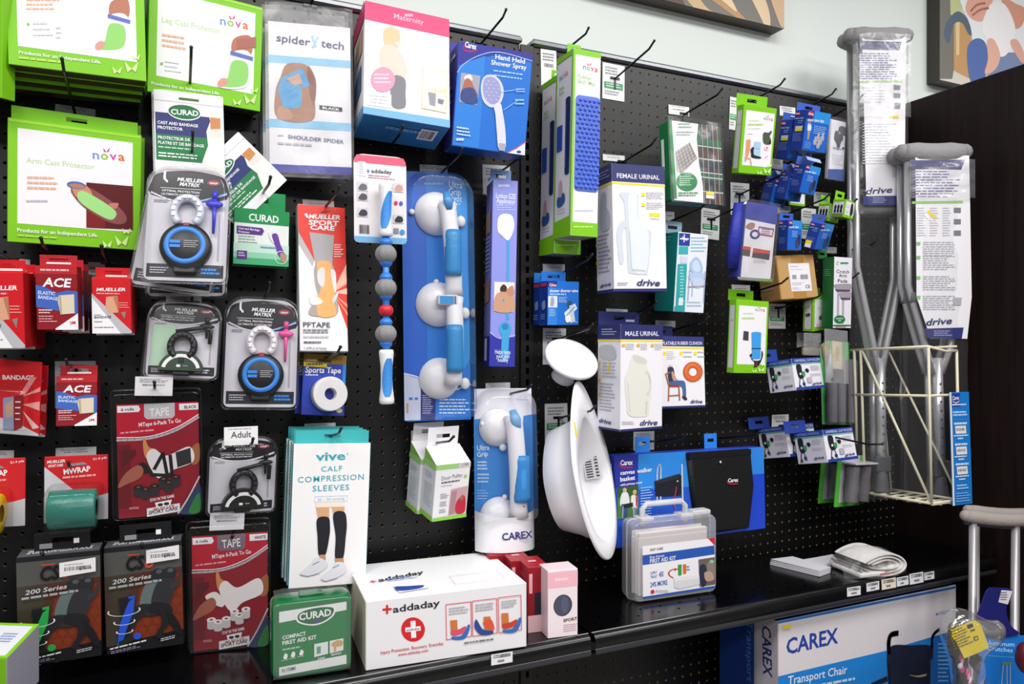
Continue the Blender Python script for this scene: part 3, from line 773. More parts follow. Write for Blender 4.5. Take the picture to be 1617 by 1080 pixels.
# ---------------------------------------------------------------- red elastic bandage boxes
def tri(it, pts, c): return it.on('F', True).p(pts, c)
def roll_pic(it, x0, y0, x1, y1, c, d):
    it.p([(x0, y0), (x1, y0), (x1, y1), (x0, y1)], c).e((x0 + x1) / 2, y0, (x1 - x0) / 2, (y1 - y0) * .07, d)
RB = 'boxed elastic bandages'
def ace(label, quad, off, tabh, dep=.045):
    it = Item('bandage_box', label, 'box', quad, off, dep, RB)
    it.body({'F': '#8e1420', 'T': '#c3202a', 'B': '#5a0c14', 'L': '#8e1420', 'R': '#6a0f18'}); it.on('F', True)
    it.r(0, 0, 100, 13, '#b5202a').g(12, 5, 88, 9, 1, '#e8b8b8', .7).p([(0, 30), (100, 40), (100, 76), (0, 64)], '#3f63b8').p([(0, 27), (50, 42), (100, 34), (100, 20), (0, 20)], '#8e1420')
    it.p([(45, 98), (100, 74), (100, 100), (45, 100)], W).t('3M', (80, 92), (94, 91), '#d02030', 5, 1.5)
    it.t('ACE', (16, 32), (86, 33), W, 13, 1.6, .15)
    it.t('ELASTIC', (5, 44), (46, 46), '#cfe0ff', 5, 1).t('BANDAGE', (5, 51), (52, 54), '#cfe0ff', 5, 1)
    it.p([(54, 46), (92, 44), (92, 74), (58, 76), (52, 56)], '#d8ccb4').p([(54, 46), (60, 47), (62, 76), (57, 76)], '#b5a78c').g(6, 68, 44, 76, 2, '#e8c8c8').g(6, 78, 50, 90, 3, '#e0a8a8', .4)
    it.tab(.04, .96, tabh, '#b5202a', slotc=W)
    it.cur.box(-it.w * .3, it.w * .3, it.dep * .5 - .0006, it.dep * .5 - .0002, it.h / 2 + tabh * .2, it.h / 2 + tabh * .36, W, .0001)
    it.done(); return it
def mueller_bandage(label, quad, off, tabh, hot=True):
    it = Item('bandage_box', label, 'box', quad, off, .045, RB)
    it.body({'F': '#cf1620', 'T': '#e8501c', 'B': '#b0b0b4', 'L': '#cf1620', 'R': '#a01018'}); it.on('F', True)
    it.t('MUELLER', (12, 24), (86, 23), W, 5.5, 1.2, .15).g(12, 27, 84, 30, 1, '#f0b0b0', .7)
    it.p([(0, 28), (100, 96), (100, 100), (0, 100)], '#b9b9c0').p([(0, 35), (72, 100), (0, 100)], W)
    it.p([(36, 34), (66, 32), (66, 62), (40, 64), (34, 52)], '#d9a184').p([(54, 34), (66, 32), (68, 66)], '#b5795c').p([(72, 62), (86, 60), (82, 74)], '#8a8078')
    it.g(68, 44, 94, 56, 3, '#f0b0b0', .3).t('BANDAGE', (6, 73), (48, 72), '#55555c', 4, 1).g(6, 66, 30, 69, 1, '#88888e').g(6, 78, 34, 81, 1, '#88888e').g(6, 88, 60, 91, 1, '#88888e')
    it.tab(.05, .93, tabh, '#c8161f')
    it.cur.box(-it.w * .2, it.w * .36, it.dep * .5 - .0006, it.dep * .5 - .0002, it.h / 2 + tabh * .15, it.h / 2 + tabh * .32, W, .0001)
    it.done(); return it
Z('a1')
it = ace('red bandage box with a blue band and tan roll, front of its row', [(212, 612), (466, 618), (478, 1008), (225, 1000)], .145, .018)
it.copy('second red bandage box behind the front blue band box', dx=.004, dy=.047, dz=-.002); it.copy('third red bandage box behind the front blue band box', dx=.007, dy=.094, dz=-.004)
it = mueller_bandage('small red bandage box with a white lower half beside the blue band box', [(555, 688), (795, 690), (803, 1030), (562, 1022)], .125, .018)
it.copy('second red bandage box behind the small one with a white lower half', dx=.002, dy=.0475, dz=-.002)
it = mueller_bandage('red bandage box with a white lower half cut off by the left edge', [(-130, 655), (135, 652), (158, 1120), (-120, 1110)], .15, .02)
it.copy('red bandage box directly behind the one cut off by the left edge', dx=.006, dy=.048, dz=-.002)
card([(60, 575), (185, 575), (180, 860), (60, 850)], 'white price card behind the red bandage boxes at the left edge')
card([(455, 592), (494, 592), (494, 760), (455, 760)], 'white price card behind the blue band bandage boxes', c='#d8d8da')
card([(536, 596), (640, 590), (640, 885), (540, 893)], 'white price card behind the small red bandage boxes', c='#d8d8da')
for x, y, lb in ((340, 560, 'the blue band bandage boxes'), (665, 600, 'the small red bandage boxes'), (60, 580, 'the red bandage boxes at the left edge')): hook((x, y), None, 'peg hook holding ' + lb, L=.16, tilt=4)
Z('a2')
it = ace('red two inch bandage box hanging alone under the blue band boxes', [(345, 210), (590, 202), (590, 508), (338, 512)], .10, .018)
card([(332, 116), (580, 116), (585, 400), (335, 400)], 'white price card behind the two inch bandage box', c='#d0d0d4')
hook((465, 150), None, 'peg hook holding the two inch bandage box', L=.14, tilt=6)
# carded bandage at the left edge
it = Item('bandage_pack', 'red carded elastic bandage in a clear bubble at the left edge', 'blister pack', [(-110, 95), (252, 122), (235, 575), (-120, 540)], .08, .004)
it.body('#cf1c24', 'backing_card'); it.on('F')
it.t('ELASTIC BANDAGE', (-150, 225), (208, 230), W, 26, 1.4)
it.p([(60, 470), (235, 560), (235, 590), (-110, 560), (-110, 440)], '#cfcfd6').p([(140, 330), (252, 270), (250, 300)], '#f09a9a').p([(140, 380), (250, 360), (248, 420)], '#f0a0a0').p([(140, 420), (240, 520), (200, 530)], '#f4c0c0').p([(120, 320), (190, 210), (225, 215), (140, 340)], '#e88a8a')
it.p([(20, 340), (85, 330), (85, 540), (20, 535)], '#8f96b8').p([(30, 380), (80, 350), (80, 450), (40, 460)], '#c39a88').p([(85, 330), (145, 318), (135, 520), (85, 540)], '#8a1420').g(95, 360, 132, 500, 4, W, .2)
w, h = it.w, it.h; it.part('clear_bubble').dome([(x * .8 , z * .62 - h * .12) for x, z in round_rect(-w / 2, w / 2, -h / 2, h / 2, .015)], -.0015, -.028, SHELL, 4, .012)
it.done()
it.copy('second red carded bandage close behind the clear bubble one at the left edge', dx=.004, dy=.036, dz=-.006)
hook((30, 150), None, 'peg hook holding the carded bandages at the left edge', L=.12, tilt=4)
# wrap rolls on red cards
def mwrap(label, quad, off, col, rx):
    it = Item('wrap_pack', label, 'blister pack', quad, off, .003, 'carded stretch wrap rolls')
    it.body('#c91f27', 'backing_card'); it.on('F', True)
    it.p([(0, 15), (45, 52), (45, 100), (0, 100)], '#c9c9ce').p([(0, 80), (100, 60), (100, 100), (0, 100)], '#b9bac0')
    it.t('MUELLER', (4, 10), (32, 9), W, 4, 1, .2).t('SPORT CARE', (6, 16), (29, 15), W, 3.5, 1, .2).t('MWRAP', (30, 28), (72, 24.5), W, 8, 1.2).g(28, 31, 88, 36, 1, '#f0a0a0', .6, dy=-2).t('21.4 yds', (76, 8), (98, 6), W, 3.2, .6)
    it.p([(40, 12), (60, 10), (68, 14), (36, 16)], '#8a8a90')
    p = it.part('wrap_roll'); R = .031; x0, x1 = -it.w / 2 + it.w * rx[0], -it.w / 2 + it.w * rx[1]; zc = -it.h * .5 + R * .93
    p.lathe([(R * .45, x0), (R * .96, x0), (R, x0 + .002), (R, (x0 + x1) / 2), (R, x1 - .002), (R * .96, x1), (R * .45, x1)], C(col, .32, .5, bump=.15, scale=150), 36, 'x', (0, -R - .001, zc))
    q = it.part('clear_bubble'); b = round_rect(x0 - .008, x1 + .008, zc - R - .006, zc + R + .006, .012); q.dome(b, -.001, -2 * R - .004, SHELL, 5, .01)
    it.done(); return it
it = mwrap('teal stretch wrap roll on a red card', [(268, 700), (660, 682), (655, 1075), (272, 1100)], .075, '#2f7d70', (.14, .86))
mwrap('yellow stretch wrap roll on a red card at the left edge', [(-230, 715), (152, 705), (155, 1115), (-235, 1140)], .075, '#e6c400', (.14, .72)).copy('second card behind the yellow stretch wrap roll', dx=.006, dy=.066, dz=.002) if False else mwrap('yellow stretch wrap roll on a red card at the left edge', [(-230, 715), (152, 705), (155, 1115), (-235, 1140)], .075, '#e6c400', (.14, .72))
card([(338, 645), (585, 636), (585, 700), (338, 710)], 'white price card above the teal wrap roll'); card([(-120, 665), (85, 658), (85, 710), (-120, 716)], 'white price card above the yellow wrap roll', c='#d0d0d4')
hook((460, 720), None, 'peg hook holding the teal wrap roll', L=.10, tilt=6)
# six-packs of tape in clear packs
def mtape(label, quad, off, kind):
    it = Item('tape_pack', label, 'blister pack', quad, off, .004, 'six-packs of athletic tape', free=.6)
    w, h = it.w, it.h; p = it.part('backing_card'); p.box(-w * .44, w * .47, 0, .0015, -h * .485, h * .39, '#8e1226', .0003)
    it.on('F', True)
    it.p([(6, 11), (97, 11), (97, 25), (60, 34), (6, 37)], '#bd1230').l([(6, 38), (40, 38), (70, 33), (97, 23)], 2.6, '#b9b6c0', True).l([(6, 36), (40, 36.4), (70, 31), (97, 21)], 1.2, W, True)
    it.p([(7, 12), (30, 12), (32, 15), (30, 17), (7, 17)], W).t('6 rolls', (11, 15.8), (25, 15.6), INK, 2, 1).p([(75, 12), (97, 12), (97, 17), (75, 17)], W).t('BLACK' if kind == 'black' else 'WHITE', (81, 16), (95, 15.8), INK, 2.4, 1.2)
    it.p([(36, 11), (70, 11), (70, 21), (67, 23), (39, 23), (36, 21)], '#c2c2c8' if kind == 'black' else '#7c6a78').t('TAPE', (42, 21), (64, 20.4), W, 6, .8)
    it.t('MTape 6-Pack To Go', (30, 28.5), (77, 26.5), W, 3, .9).g(10, 32, 60, 34, 1, '#e8a0b0', .6, dy=-1.5)
    it.p([(6, 42), (20, 42), (20, 90), (6, 90)], '#6e0f1e').p([(10, 60), (26, 50), (26, 46), (10, 46)], '#5c0c1a')
    bk = kind == 'black'; wc, dk = ('#e4e0e2', '#16161a') if bk else ('#efe9ea', '#efe9ea')
    it.s([(88, 48), (97, 44), (97, 58), (88, 60)], '#a0643c').s([(34, 42), (36, 37), (40, 44), (46, 47), (42, 54), (36, 52)], '#d08a52')
    it.s([(38, 50), (46, 46), (60, 52), (86, 46), (90, 58), (66, 64), (56, 70), (48, 68), (40, 58)], wc)
    if bk:
        it.p([(70, 50), (87, 47), (88, 59), (72, 62)], '#2a2a30').l([(46, 62), (56, 50), (60, 66)], 4, dk).l([(42, 66), (66, 68), (64, 52)], 4, dk).s([(26, 60), (34, 56), (44, 64), (32, 64)], '#18181c')
    else: it.s([(22, 56), (34, 54), (44, 62), (40, 66), (24, 60)], wc)
    it.s([(6, 74), (14, 64), (28, 58), (34, 62), (30, 68), (16, 72)], '#a8604c')
    for x, y in ((28, 78), (36, 80), (46, 78), (56, 73), (62, 76), (70, 72)):
        c1, c2 = ('#1a181c', '#2c2a30') if bk else ('#f2eeee', '#cfc8ca')
        it.p([(x - 5, y - 3), (x + 5, y - 3), (x + 5, y + 3), (x - 5, y + 3)], c2).e(x, y - 3, 5.4, 1.8, c1).e(x, y + 3, 5.2, 1.6, c2).e(x, y - 3, 2, .7, '#8a4a3c')
    it.t('STAY IN THE GAME', (41, 87), (68, 85), W, 2.2, .8).p([(46, 88), (65, 86.6), (63, 92), (48, 93)], W).e(52, 90, 3, 1.2, INK).e(59, 89.6, 3, 1.2, INK)
    it.p([(37, 92), (74, 90), (74, 96.5), (37, 98.5)], '#e9e6ea').t('SPORT CARE', (39, 97), (72, 95), INK, 2.6, 1.4, .2).t('MUELLER', (44, 94), (68, 92.4), '#c01828', 1.6, .8, .2).g(18, 90, 30, 92, 2, '#e8c0c8', .4)
    it.s([(74, 98), (84, 88), (97, 76), (97, 98)], '#2a3a5c').s([(84, 98), (92, 86), (97, 84), (97, 98)], '#2c7a3a').l([(72, 98), (84, 86), (97, 70)], 1.8, '#c8ccd8', True)
    s = it.part('clear_shell'); s.dome([(x * .985, z * .985) for x, z in round_rect(-w / 2, w / 2, -h / 2, h / 2, .008)], .002, -.014, SHELL, 3, .006); s.tube([(x, .0016, z) for x, z in round_rect(-w / 2, w / 2, -h / 2, h / 2, .008)] + [(w / 2 - .008, .0016, -h / 2)], .0012, SHELL, 6, cap=False)
    it.done(); return it
mtape('clear pack of black athletic tape with a red card', [(668, 296), (1222, 278), (1230, 1040), (690, 1090)], .095, 'black')
card([(820, 208), (1050, 215), (1050, 330), (820, 325)], 'white price card at the top of the black tape pack', off=.112, c='#d4d2d6')
hook((950, 305), None, 'peg hook holding the black tape pack', L=.14, tilt=10)
Z('a3')
mtape('clear pack of white athletic tape with a red card', [(1128, 100), (1645, 62), (1640, 845), (1150, 892)], .09, 'white')
card([(1275, 45), (1485, 40), (1485, 140), (1275, 145)], 'white price card at the top of the white tape pack', off=.106, c='#c8c6cc')
hook((1385, 110), None, 'peg hook holding the white tape pack', L=.13, tilt=4)
# ---------------------------------------------------------------- black sock boxes with running players
def cs6(label, quad, off, tabq, sock, stick):
    it = Item('sock_box', label, 'box', quad, off, .04, 'black compression sock boxes', free=.6)
    it.body({'F': '#15151a', 'T': '#55565c', 'L': '#121216', 'R': '#121216', 'B': '#0c0c10'}); it.on('T', True)
    it.t('SPORT COMPRESSION SOCK', (10, 75), (90, 75), '#d8d8dc', 45, 1, .2); it.on('F', True)
    it.p([(0, 5), (100, 5), (100, 26), (0, 28)], '#4c4c4a').p([(0, 27), (100, 25), (100, 85), (0, 92)], '#4a2a1e').p([(45, 40), (100, 30), (100, 85), (30, 89)], '#7a2e16').p([(0, 27), (34, 27), (24, 92), (0, 92)], '#3d342a')
    for i in range(5):
        for j in range(6): it.ring(40 + i * 13 + (j % 2) * 6.5, 40 + j * 8.2, 6.8, 5, .35, '#5a2412', 0, 360, 6)
    it.t('CS', (28, 23), (52, 22.4), '#0c0c10', 12, 2.2, .2).t('6', (52, 22.4), (64, 22), '#c8442a', 12, 2.2, .2).g(30, 8, 50, 10, 1, '#c8442a', .7)
    # runners
    for dx, c1, c2 in ((0, '#5e6a6c', '#262a30'), (15, '#2b2c31', '#1a1b20')):
        it.s([(60 + dx, 27), (68 + dx, 24), (76 + dx, 27), (76 + dx, 34), (68 + dx, 37), (61 + dx, 34)], '#23252a').e(70 + dx, 27, 4, 2, '#4a5058')
        it.s([(50 + dx, 40), (62 + dx, 34), (76 + dx, 38), (70 + dx, 54), (62 + dx, 60), (44 + dx, 58)], c1).s([(44 + dx, 56), (64 + dx, 58), (72 + dx, 66), (58 + dx, 68), (40 + dx, 64)], c2)
    it.s([(40, 57), (56, 60), (40, 72), (32, 84), (22, 88), (30, 70)], '#1f2125').s([(70, 62), (84, 66), (80, 78), (72, 86), (80, 90), (68, 90), (64, 86), (72, 76)], '#1b1c20').s([(78, 64), (90, 72), (99, 88), (92, 88), (80, 74)], '#141518')
    it.s([(84, 40), (92, 38), (99, 28), (96, 40), (86, 46)], '#2e3238')
    it.p([(17, 48), (38, 47), (34, 62), (30, 84), (18, 88), (20, 64)], '#17181c').p([(30, 52), (38, 48), (36, 62), (26, 78), (20, 92), (14, 92), (18, 72)], sock).p([(30, 47), (38, 46.5), (38, 49), (30, 49.5)], sock).p([(16, 88), (34, 84), (34, 89), (16, 93)], '#16261a').e(40, 85, 5, 3.2, sock)
    for y, r in ((60, 21), (70, 14), (79, 11)): it.ring(24, y, r, r * .22, 1.8, '#e8e6e2', -20, 200, 24)
    it.t('200 Series', (10, 34), (60, 32), '#b9bcc0', 4, .8, .2).g(6, 36, 78, 39, 1, '#9a9da2', .7, dy=-2)
    it.g(5, 93, 58, 94.5, 1, '#d8d8dc', .9, dy=-4).g(6, 96, 50, 99, 2, '#8a8a92', .45, dy=-3).g(70, 90.5, 96, 94, 2, '#c0c0c8', .45, dy=-2)
    it.depth_shift = .0002
    it.p(stick, '#e6e2e4'); (x0, y0), (x1, y1) = stick[0], stick[2]
    it.bars(x0 + 6, y0 + 4.5, x1 - 6, y0 + 8, 22, '#3a3a40').g(x0 + 6, y0 + 2, x1 - 8, y0 + 3.6, 1, '#9a9aa0').t('$19.99', (x1 - 20, y1 - 2.6), (x1 - 5, y1 - 2.8), '#3a3a40', 1.8, .4)
    it.depth_shift = 0
    it.tab(.18, .86, .03, '#101014', y=.02)
    it.parts[-1][0].box(.018, .026, .0188, .0198, it.h / 2 + .009, it.h / 2 + .017, W, .0002)
    it.parts[-1][0].box(-.03, -.012, .0188, .0198, it.h / 2 + .004, it.h / 2 + .012, '#8a8a92', .0002)
    it.done(); return it
cs6('black sock box with a green sock, left of the pair', [(95, 308), (610, 262), (615, 905), (115, 980)], .12, None, '#27a04a', [(51, 8), (95, 6), (95, 19), (51, 21)])
cs6('black sock box with a blue sock, right of the pair', [(628, 250), (1103, 205), (1117, 835), (650, 905)], .11, None, '#2450c8', [(54, 5.5), (97, 3.5), (97, 16.5), (54, 18)])
hook((330, 185), None, 'peg hook holding the green sock box', L=.13, tilt=2); hook((880, 140), None, 'peg hook holding the blue sock box', L=.13, tilt=2)
# white and green box on the shelf at the lower left corner
it = Item('shelf_box', 'white box with bright green edges on the shelf in the lower left corner', 'box', [(-380, 905), (40, 928), (45, 1290), (-370, 1290)], .215, .09)
it.body({'F': LIME, 'T': '#dcdbe2', 'R': '#9d9ca8', 'L': W, 'B': W}, b=.001); it.on('T', True).p([(0, 0), (100, 0), (100, 7), (0, 7)], LIME).p([(0, 93), (100, 93), (100, 100), (0, 100)], LIME).p([(94, 0), (100, 0), (100, 100), (94, 100)], LIME).g(60, 30, 88, 60, 4, '#8aa0c8'); it.done()
# ================================================================ left bay, right half
def film(it, x0, x1, z0, z1, y=-.002, amp=.003, name='clear_bag', mat=None, nx=14, nz=24, parent=None, seed=2):
    """crumpled film in front of a flat pack, local metres"""
    p = it.part(name, parent); rnd = random.Random(seed); ph = [rnd.uniform(0, 6) for _ in range(8)]; V = []
    for j in range(nz + 1):
        for i in range(nx + 1):
            u, v = i / nx, j / nz; e = min(1, min(u, 1 - u) * 6)
            w = math.sin(9 * u + 5 * v + ph[0]) + .7 * math.sin(17 * v - 7 * u + ph[1]) + .5 * math.sin(23 * u + 11 * v + ph[2]) + .4 * math.sin(31 * v + 13 * u + ph[3])
            V.append((x0 + (x1 - x0) * u, y - amp * e * (1.2 + .45 * w), z0 + (z1 - z0) * v))
    p.add(V, [[j * (nx + 1) + i, j * (nx + 1) + i + 1, (j + 1) * (nx + 1) + i + 1, (j + 1) * (nx + 1) + i] for j in range(nz) for i in range(nx)], mat or FILM, True)
    return p
# ---------------------------------------------------------------- bagged shoulder tape
Z('b0')
def spider(label, off):
    it = Item('tape_bag', label, 'bag', [(88, 130), (588, 165), (600, 1070), (98, 1035)], off, .003, 'bagged shoulder tape')
    it.body('#ebe9ee', 'insert_card'); it.on('F', True)
    it.r(0, 22.5, 100, 27.5, '#8cc6ea').r(0, 65, 100, 70.5, '#8cc6ea').r(0, 95, 100, 100, '#3c3fa2')
    it.on('F').t('spider', (140, 250), (345, 280), '#4b4a78', 46, .6).t('tech', (410, 285), (550, 305), '#4b4a78', 46, .6)
    it.l([(358, 220), (380, 285)], 12, '#9fd2ee').l([(392, 225), (362, 288)], 12, '#9fd2ee')
    it.s([(205, 390), (320, 395), (375, 480), (375, 600), (355, 735), (150, 720), (135, 560), (165, 470)], '#a8765c').s([(330, 400), (380, 490), (370, 640), (340, 560)], '#8a5a44').s([(150, 660), (200, 640), (240, 720), (150, 722)], '#b98a72')
    it.p([(175, 470), (300, 415), (345, 520), (300, 540), (280, 455), (195, 490), (290, 520), (280, 650), (180, 655), (150, 540)], '#4f9fd4').s([(165, 510), (280, 520), (290, 640), (240, 660), (185, 640)], '#4f9fd4')
    it.p([(200, 480), (280, 450), (300, 510), (250, 520)], '#c9a08a')
    it.p([(402, 640), (540, 655), (540, 680), (402, 665)], '#18181c').t('BLACK', (420, 662), (525, 675), W, 14, 1)
    it.t('SHOULDER SPIDER', (210, 842), (550, 875), '#5c5a8c', 22, .5).g(150, 820, 200, 835, 1, '#b8b8c8').g(150, 865, 440, 885, 1, '#b8b8c8', .6, dy=20)
    w, h = it.w, it.h
    film(it, -w * .53, w * .53, -h * .535, h * .62, -.0032, .004)
    it.done(); return it
it = spider('front clear bag of shoulder tape with a white and blue insert', .085)
it.copy('second clear bag of shoulder tape close behind the front one', dx=-.004, dy=.018, dz=.002); it.copy('rear clear bag of shoulder tape nearest the pegboard', dx=-.007, dy=.036)
hook((345, 40), None, 'peg hook at the top holding the shoulder tape bags', L=.13, tilt=6)
# ---------------------------------------------------------------- pink and white support box
it = Item('support_box', 'white maternity support box with pink top and blue base', 'box', [(682, 2), (1188, 120), (1198, 775), (665, 690)], .135, .08, bk=(612, 400), yaw=-3)
it.body({'F': '#f1eff2', 'T': '#d63a72', 'L': '#e9e4e8', 'B': '#2f78bc', 'R': '#e4e0e6'}); it.on('F', True)
it.p([(0, 0), (100, 0), (100, 17), (0, 17)], '#d9346e').p([(0, 94), (100, 93), (100, 100), (0, 100)], '#62a4d6')
it.on('F').t('Maternity', (855, 112), (1035, 152), '#f4b6cc', 32, .2).g(920, 85, 970, 105, 1, '#f4b6cc', .8)
it.s([(790, 190), (830, 165), (885, 190), (890, 250), (850, 290), (800, 280)], '#d8b890').s([(780, 290), (860, 280), (930, 400), (920, 470), (840, 470), (770, 390)], '#e6c4b4').s([(835, 300), (900, 330), (930, 440), (880, 450)], '#dcc4b8')
it.s([(845, 470), (920, 480), (925, 570), (920, 655), (840, 640)], '#6a6c74').s([(900, 250), (880, 290), (860, 260)], '#e8c8b4')
it.e(787, 485, 74, 76, '#e88aa6', 6).g(735, 450, 840, 520, 3, '#f6d0dc', .35)
it.p([(700, 565), (838, 578), (838, 660), (690, 638)], '#fafafa').g(712, 580, 825, 640, 3, '#9a9aa2', .35, dy=10)
it.p([(1030, 405), (1180, 435), (1175, 690), (1022, 660)], '#ecc9a8').p([(1034, 412), (1174, 441), (1170, 540), (1028, 545)], '#f4e6dc').p([(1036, 550), (1168, 575), (1166, 680), (1030, 655)], W).p([(1060, 560), (1110, 570), (1105, 650), (1070, 640)], '#85858d').p([(1120, 600), (1160, 610), (1150, 640), (1120, 630)], '#6a6a74')
it.on('L', True).r(0, 0, 100, 17, '#c92f66').r(0, 93, 100, 100, '#4f92c8').p([(30, 25), (85, 20), (85, 42), (30, 44)], '#c9a58c').p([(20, 60), (80, 52), (80, 75), (20, 80)], '#4d6a9a')
it.on('B', True).g(30, 30, 75, 50, 1, '#7fb4e0').p([(70, 18), (90, 18), (90, 62), (70, 62)], W).bars(72, 24, 88, 56, 18, INK)
it.done()
hook((790, 795), (908, 618), 'left of the two peg hooks under the white support box', tail=True); hook((1000, 825), (1128, 655), 'right of the two peg hooks under the white support box')
# ---------------------------------------------------------------- shower spray box
it = Item('shower_spray_box', 'blue hand held shower spray box with open top flap', 'box', [(1245, 250), (1705, 325), (1645, 950), (1212, 880)], .16, .06, bk=(1200, 300))
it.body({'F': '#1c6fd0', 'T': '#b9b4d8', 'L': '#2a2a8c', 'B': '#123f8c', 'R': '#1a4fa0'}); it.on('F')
it.p([(1245, 250), (1705, 325), (1700, 380), (1500, 330), (1380, 350), (1280, 400), (1240, 440)], '#2e2f96')
it.p([(1250, 400), (1290, 380), (1410, 340), (1370, 900), (1212, 880)], '#2a80da')
it.l([(1240, 440), (1285, 385), (1380, 335), (1500, 318), (1710, 375)], 4, '#9fd0f4', True)
carex(it, (1285, 285), (1355, 302), 34)
it.t('Hand Held', (1470, 358), (1650, 388), W, 28, .8).t('Shower Spray', (1445, 392), (1660, 425), W, 28, .8).g(1460, 425, 1640, 480, 2, '#a8d0f4', .3, dy=25)
it.p([(1262, 442), (1380, 462), (1360, 640), (1250, 620)], '#a2a4b4').s([(1285, 465), (1320, 455), (1330, 490), (1290, 490)], W).s([(1290, 480), (1320, 485), (1340, 530), (1365, 580), (1340, 600), (1265, 580), (1270, 540)], '#b0685a').s([(1270, 545), (1340, 540), (1360, 630), (1265, 615)], '#3a4a86')
it.s([(1400, 470), (1450, 455), (1500, 490), (1522, 560), (1500, 630), (1450, 655), (1400, 620), (1382, 540)], '#cfcfe6').s([(1405, 480), (1450, 468), (1490, 500), (1505, 560), (1490, 615), (1450, 635), (1408, 600), (1395, 540)], '#9a9ccc')
for i in range(6):
    for j in range(6):
        x, y = 1415 + i * 15, 492 + j * 22 + i * 2
        if ((x - 1450) / 52) ** 2 + ((y - 553) / 78) ** 2 < .85: it.e(x, y, 4, 4, '#d8d8ee', 0, 6) if (i + j) % 2 else None
it.s([(1462, 645), (1500, 630), (1515, 690), (1530, 790), (1530, 900), (1490, 905), (1478, 800), (1470, 700)], '#d8d8ec').p([(1490, 870), (1530, 875), (1528, 920), (1492, 915)], '#a8a8b8')
it.l([(1500, 560), (1620, 545)], 3, '#a8d0f4').l([(1520, 670), (1610, 610)], 3, '#a8d0f4').g(1595, 540, 1650, 570, 2, '#a8d0f4', .4).g(1590, 605, 1650, 650, 2, '#a8d0f4', .4)
it.g(1235, 770, 1335, 830, 3, '#cfe4fa', .45, dy=15).g(1232, 842, 1295, 860, 1, '#cfe4fa', .8)
it.p([(1540, 935), (1600, 905), (1650, 870), (1648, 960)], '#e8e6ee').l([(1540, 932), (1600, 900), (1655, 862)], 5, '#d8508a').e(1612, 925, 14, 9, '#3a3f8c')
it.on('L', True).g(15, 40, 85, 70, 4, '#9a9ad8', .4).t('Carex', (15, 14), (85, 13), W, 4, 1)
p = it.part('top_flap'); w, h = it.w / 2, it.h / 2; y = it.dep
p.add([(-w, y, h), (w, y, h), (w, y + .012, h + .024), (-w, y + .012, h + .024)], [[0, 1, 2, 3]], '#4a46b4'); p.add([(-w, y + .0008, h), (w, y + .0008, h), (w, y + .0128, h + .024), (-w, y + .0128, h + .024)], [[3, 2, 1, 0]], '#2e2f96')
it.done(); hook((1385, 262), (1537, 58), 'peg hook rising over the wall above the shower spray box')
# ---------------------------------------------------------------- massage stick on a card
Z('b1')
it = Item('massage_stick', 'white and blue massage stick with grey knobbed balls hanging from a card', 'massage stick', [(608, -72), (930, -40), (932, 485), (615, 470)], .14, .002)
w, h = it.w, it.h
p = it.part('backing_card'); p.prism(round_rect(-w / 2, w / 2, -h / 2, h / 2, .008, 5, .018), 0, .0015, '#e6e2e6', '#cfcfd4'); it.on('F', True)
it.p([(6, 1.2), (94, 1), (99, 6), (99, 10), (1, 10), (1, 6)], '#e0607c').p([(.5, 93), (99.5, 93), (99.5, 97), (97, 99.5), (3, 99.5), (.5, 97)], '#6fb2e4')
it.t('addaday', (33, 20.5), (72, 20), '#3a3a48', 4.2, .8).l([(27, 17), (27, 21)], 2, '#4a90d8').l([(24.5, 19), (29.5, 19)], 2, '#4a90d8').g(27, 23, 80, 28, 2, '#c08a9a', .4)
it.p([(8, 9), (22, 9), (22, 25), (8, 25)], '#f6f4f2').g(10, 10, 20, 24, 6, '#9a9aa2', .4)
for x, y, c in ((6, 32, '#6a6a72'), (6, 43, '#54545c'), (6, 61, '#3c3c44'), (74, 30, '#c89a88'), (74, 66, '#2c2c34')):
    it.p([(x, y), (x + 20, y), (x + 20, y + 10), (x, y + 10)], '#d2d0d8').s([(x + 2, y + 8), (x + 8, y + 2), (x + 17, y + 3), (x + 18, y + 8), (x + 10, y + 9.5)], c)
it.e(79, 53, 3.6, 2.4, '#d83a4a').e(89, 53, 3.6, 2.4, '#3a6ac8').bars(9, 80, 28, 90, 16, INK).p([(74, 82), (84, 82), (84, 88), (74, 88)], '#8a8a92').e(91, 86, 5, 3, '#4a90d8')
it.on('F'); L = it.loc
def zx(x, y): a = L((x, y)); return a[0], a[1]
yc = -.021
def handle(part, y0, y1, xw, xc, flip):
    a, b = zx(xc, y0), zx(xc, y1); n = 10; V = []
    prof = [(.0, .80), (.02, 1.0), (.08, 1.02), (.3, .84), (.5, .80), (.7, .84), (.92, 1.05), (.98, 1.02), (1, .8)]
    R = abs(zx(xc + xw, y0)[0] - a[0]) * .84
    p = it.part(part); p.lathe([(0, a[1])] + [(R * k, a[1] + (b[1] - a[1]) * t) for t, k in prof] + [(0, b[1])], C('#eeedf2', .35, .5), 20, 'z', (a[0], yc, 0))
    q = it.part('blue_grip', part); m = C('#3f8fe0', .5, .4, bump=.3, scale=400)
    rows = []
    for i in range(13):
        t = .16 + .7 * i / 12; k = np.interp(t, [x[0] for x in prof], [x[1] for x in prof]) * R * 1.03; z = a[1] + (b[1] - a[1]) * t
        half = .35 + .75 * abs(math.sin(math.pi * (i / 12))) ** .8
        lean = (.55 if flip else .15) * math.cos(math.pi * i / 12)
        rows.append([(a[0] + k * math.sin(q0), yc - k * math.cos(q0), z) for q0 in [lean + half * (j / 6 * 2 - 1) for j in range(7)]])
    q.add([v for r_ in rows for v in r_], [[i * 7 + j, i * 7 + j + 1, (i + 1) * 7 + j + 1, (i + 1) * 7 + j] for i in range(12) for j in range(6)], m, True)
    return p
handle('handle', 125, 445, 48, 785, True)
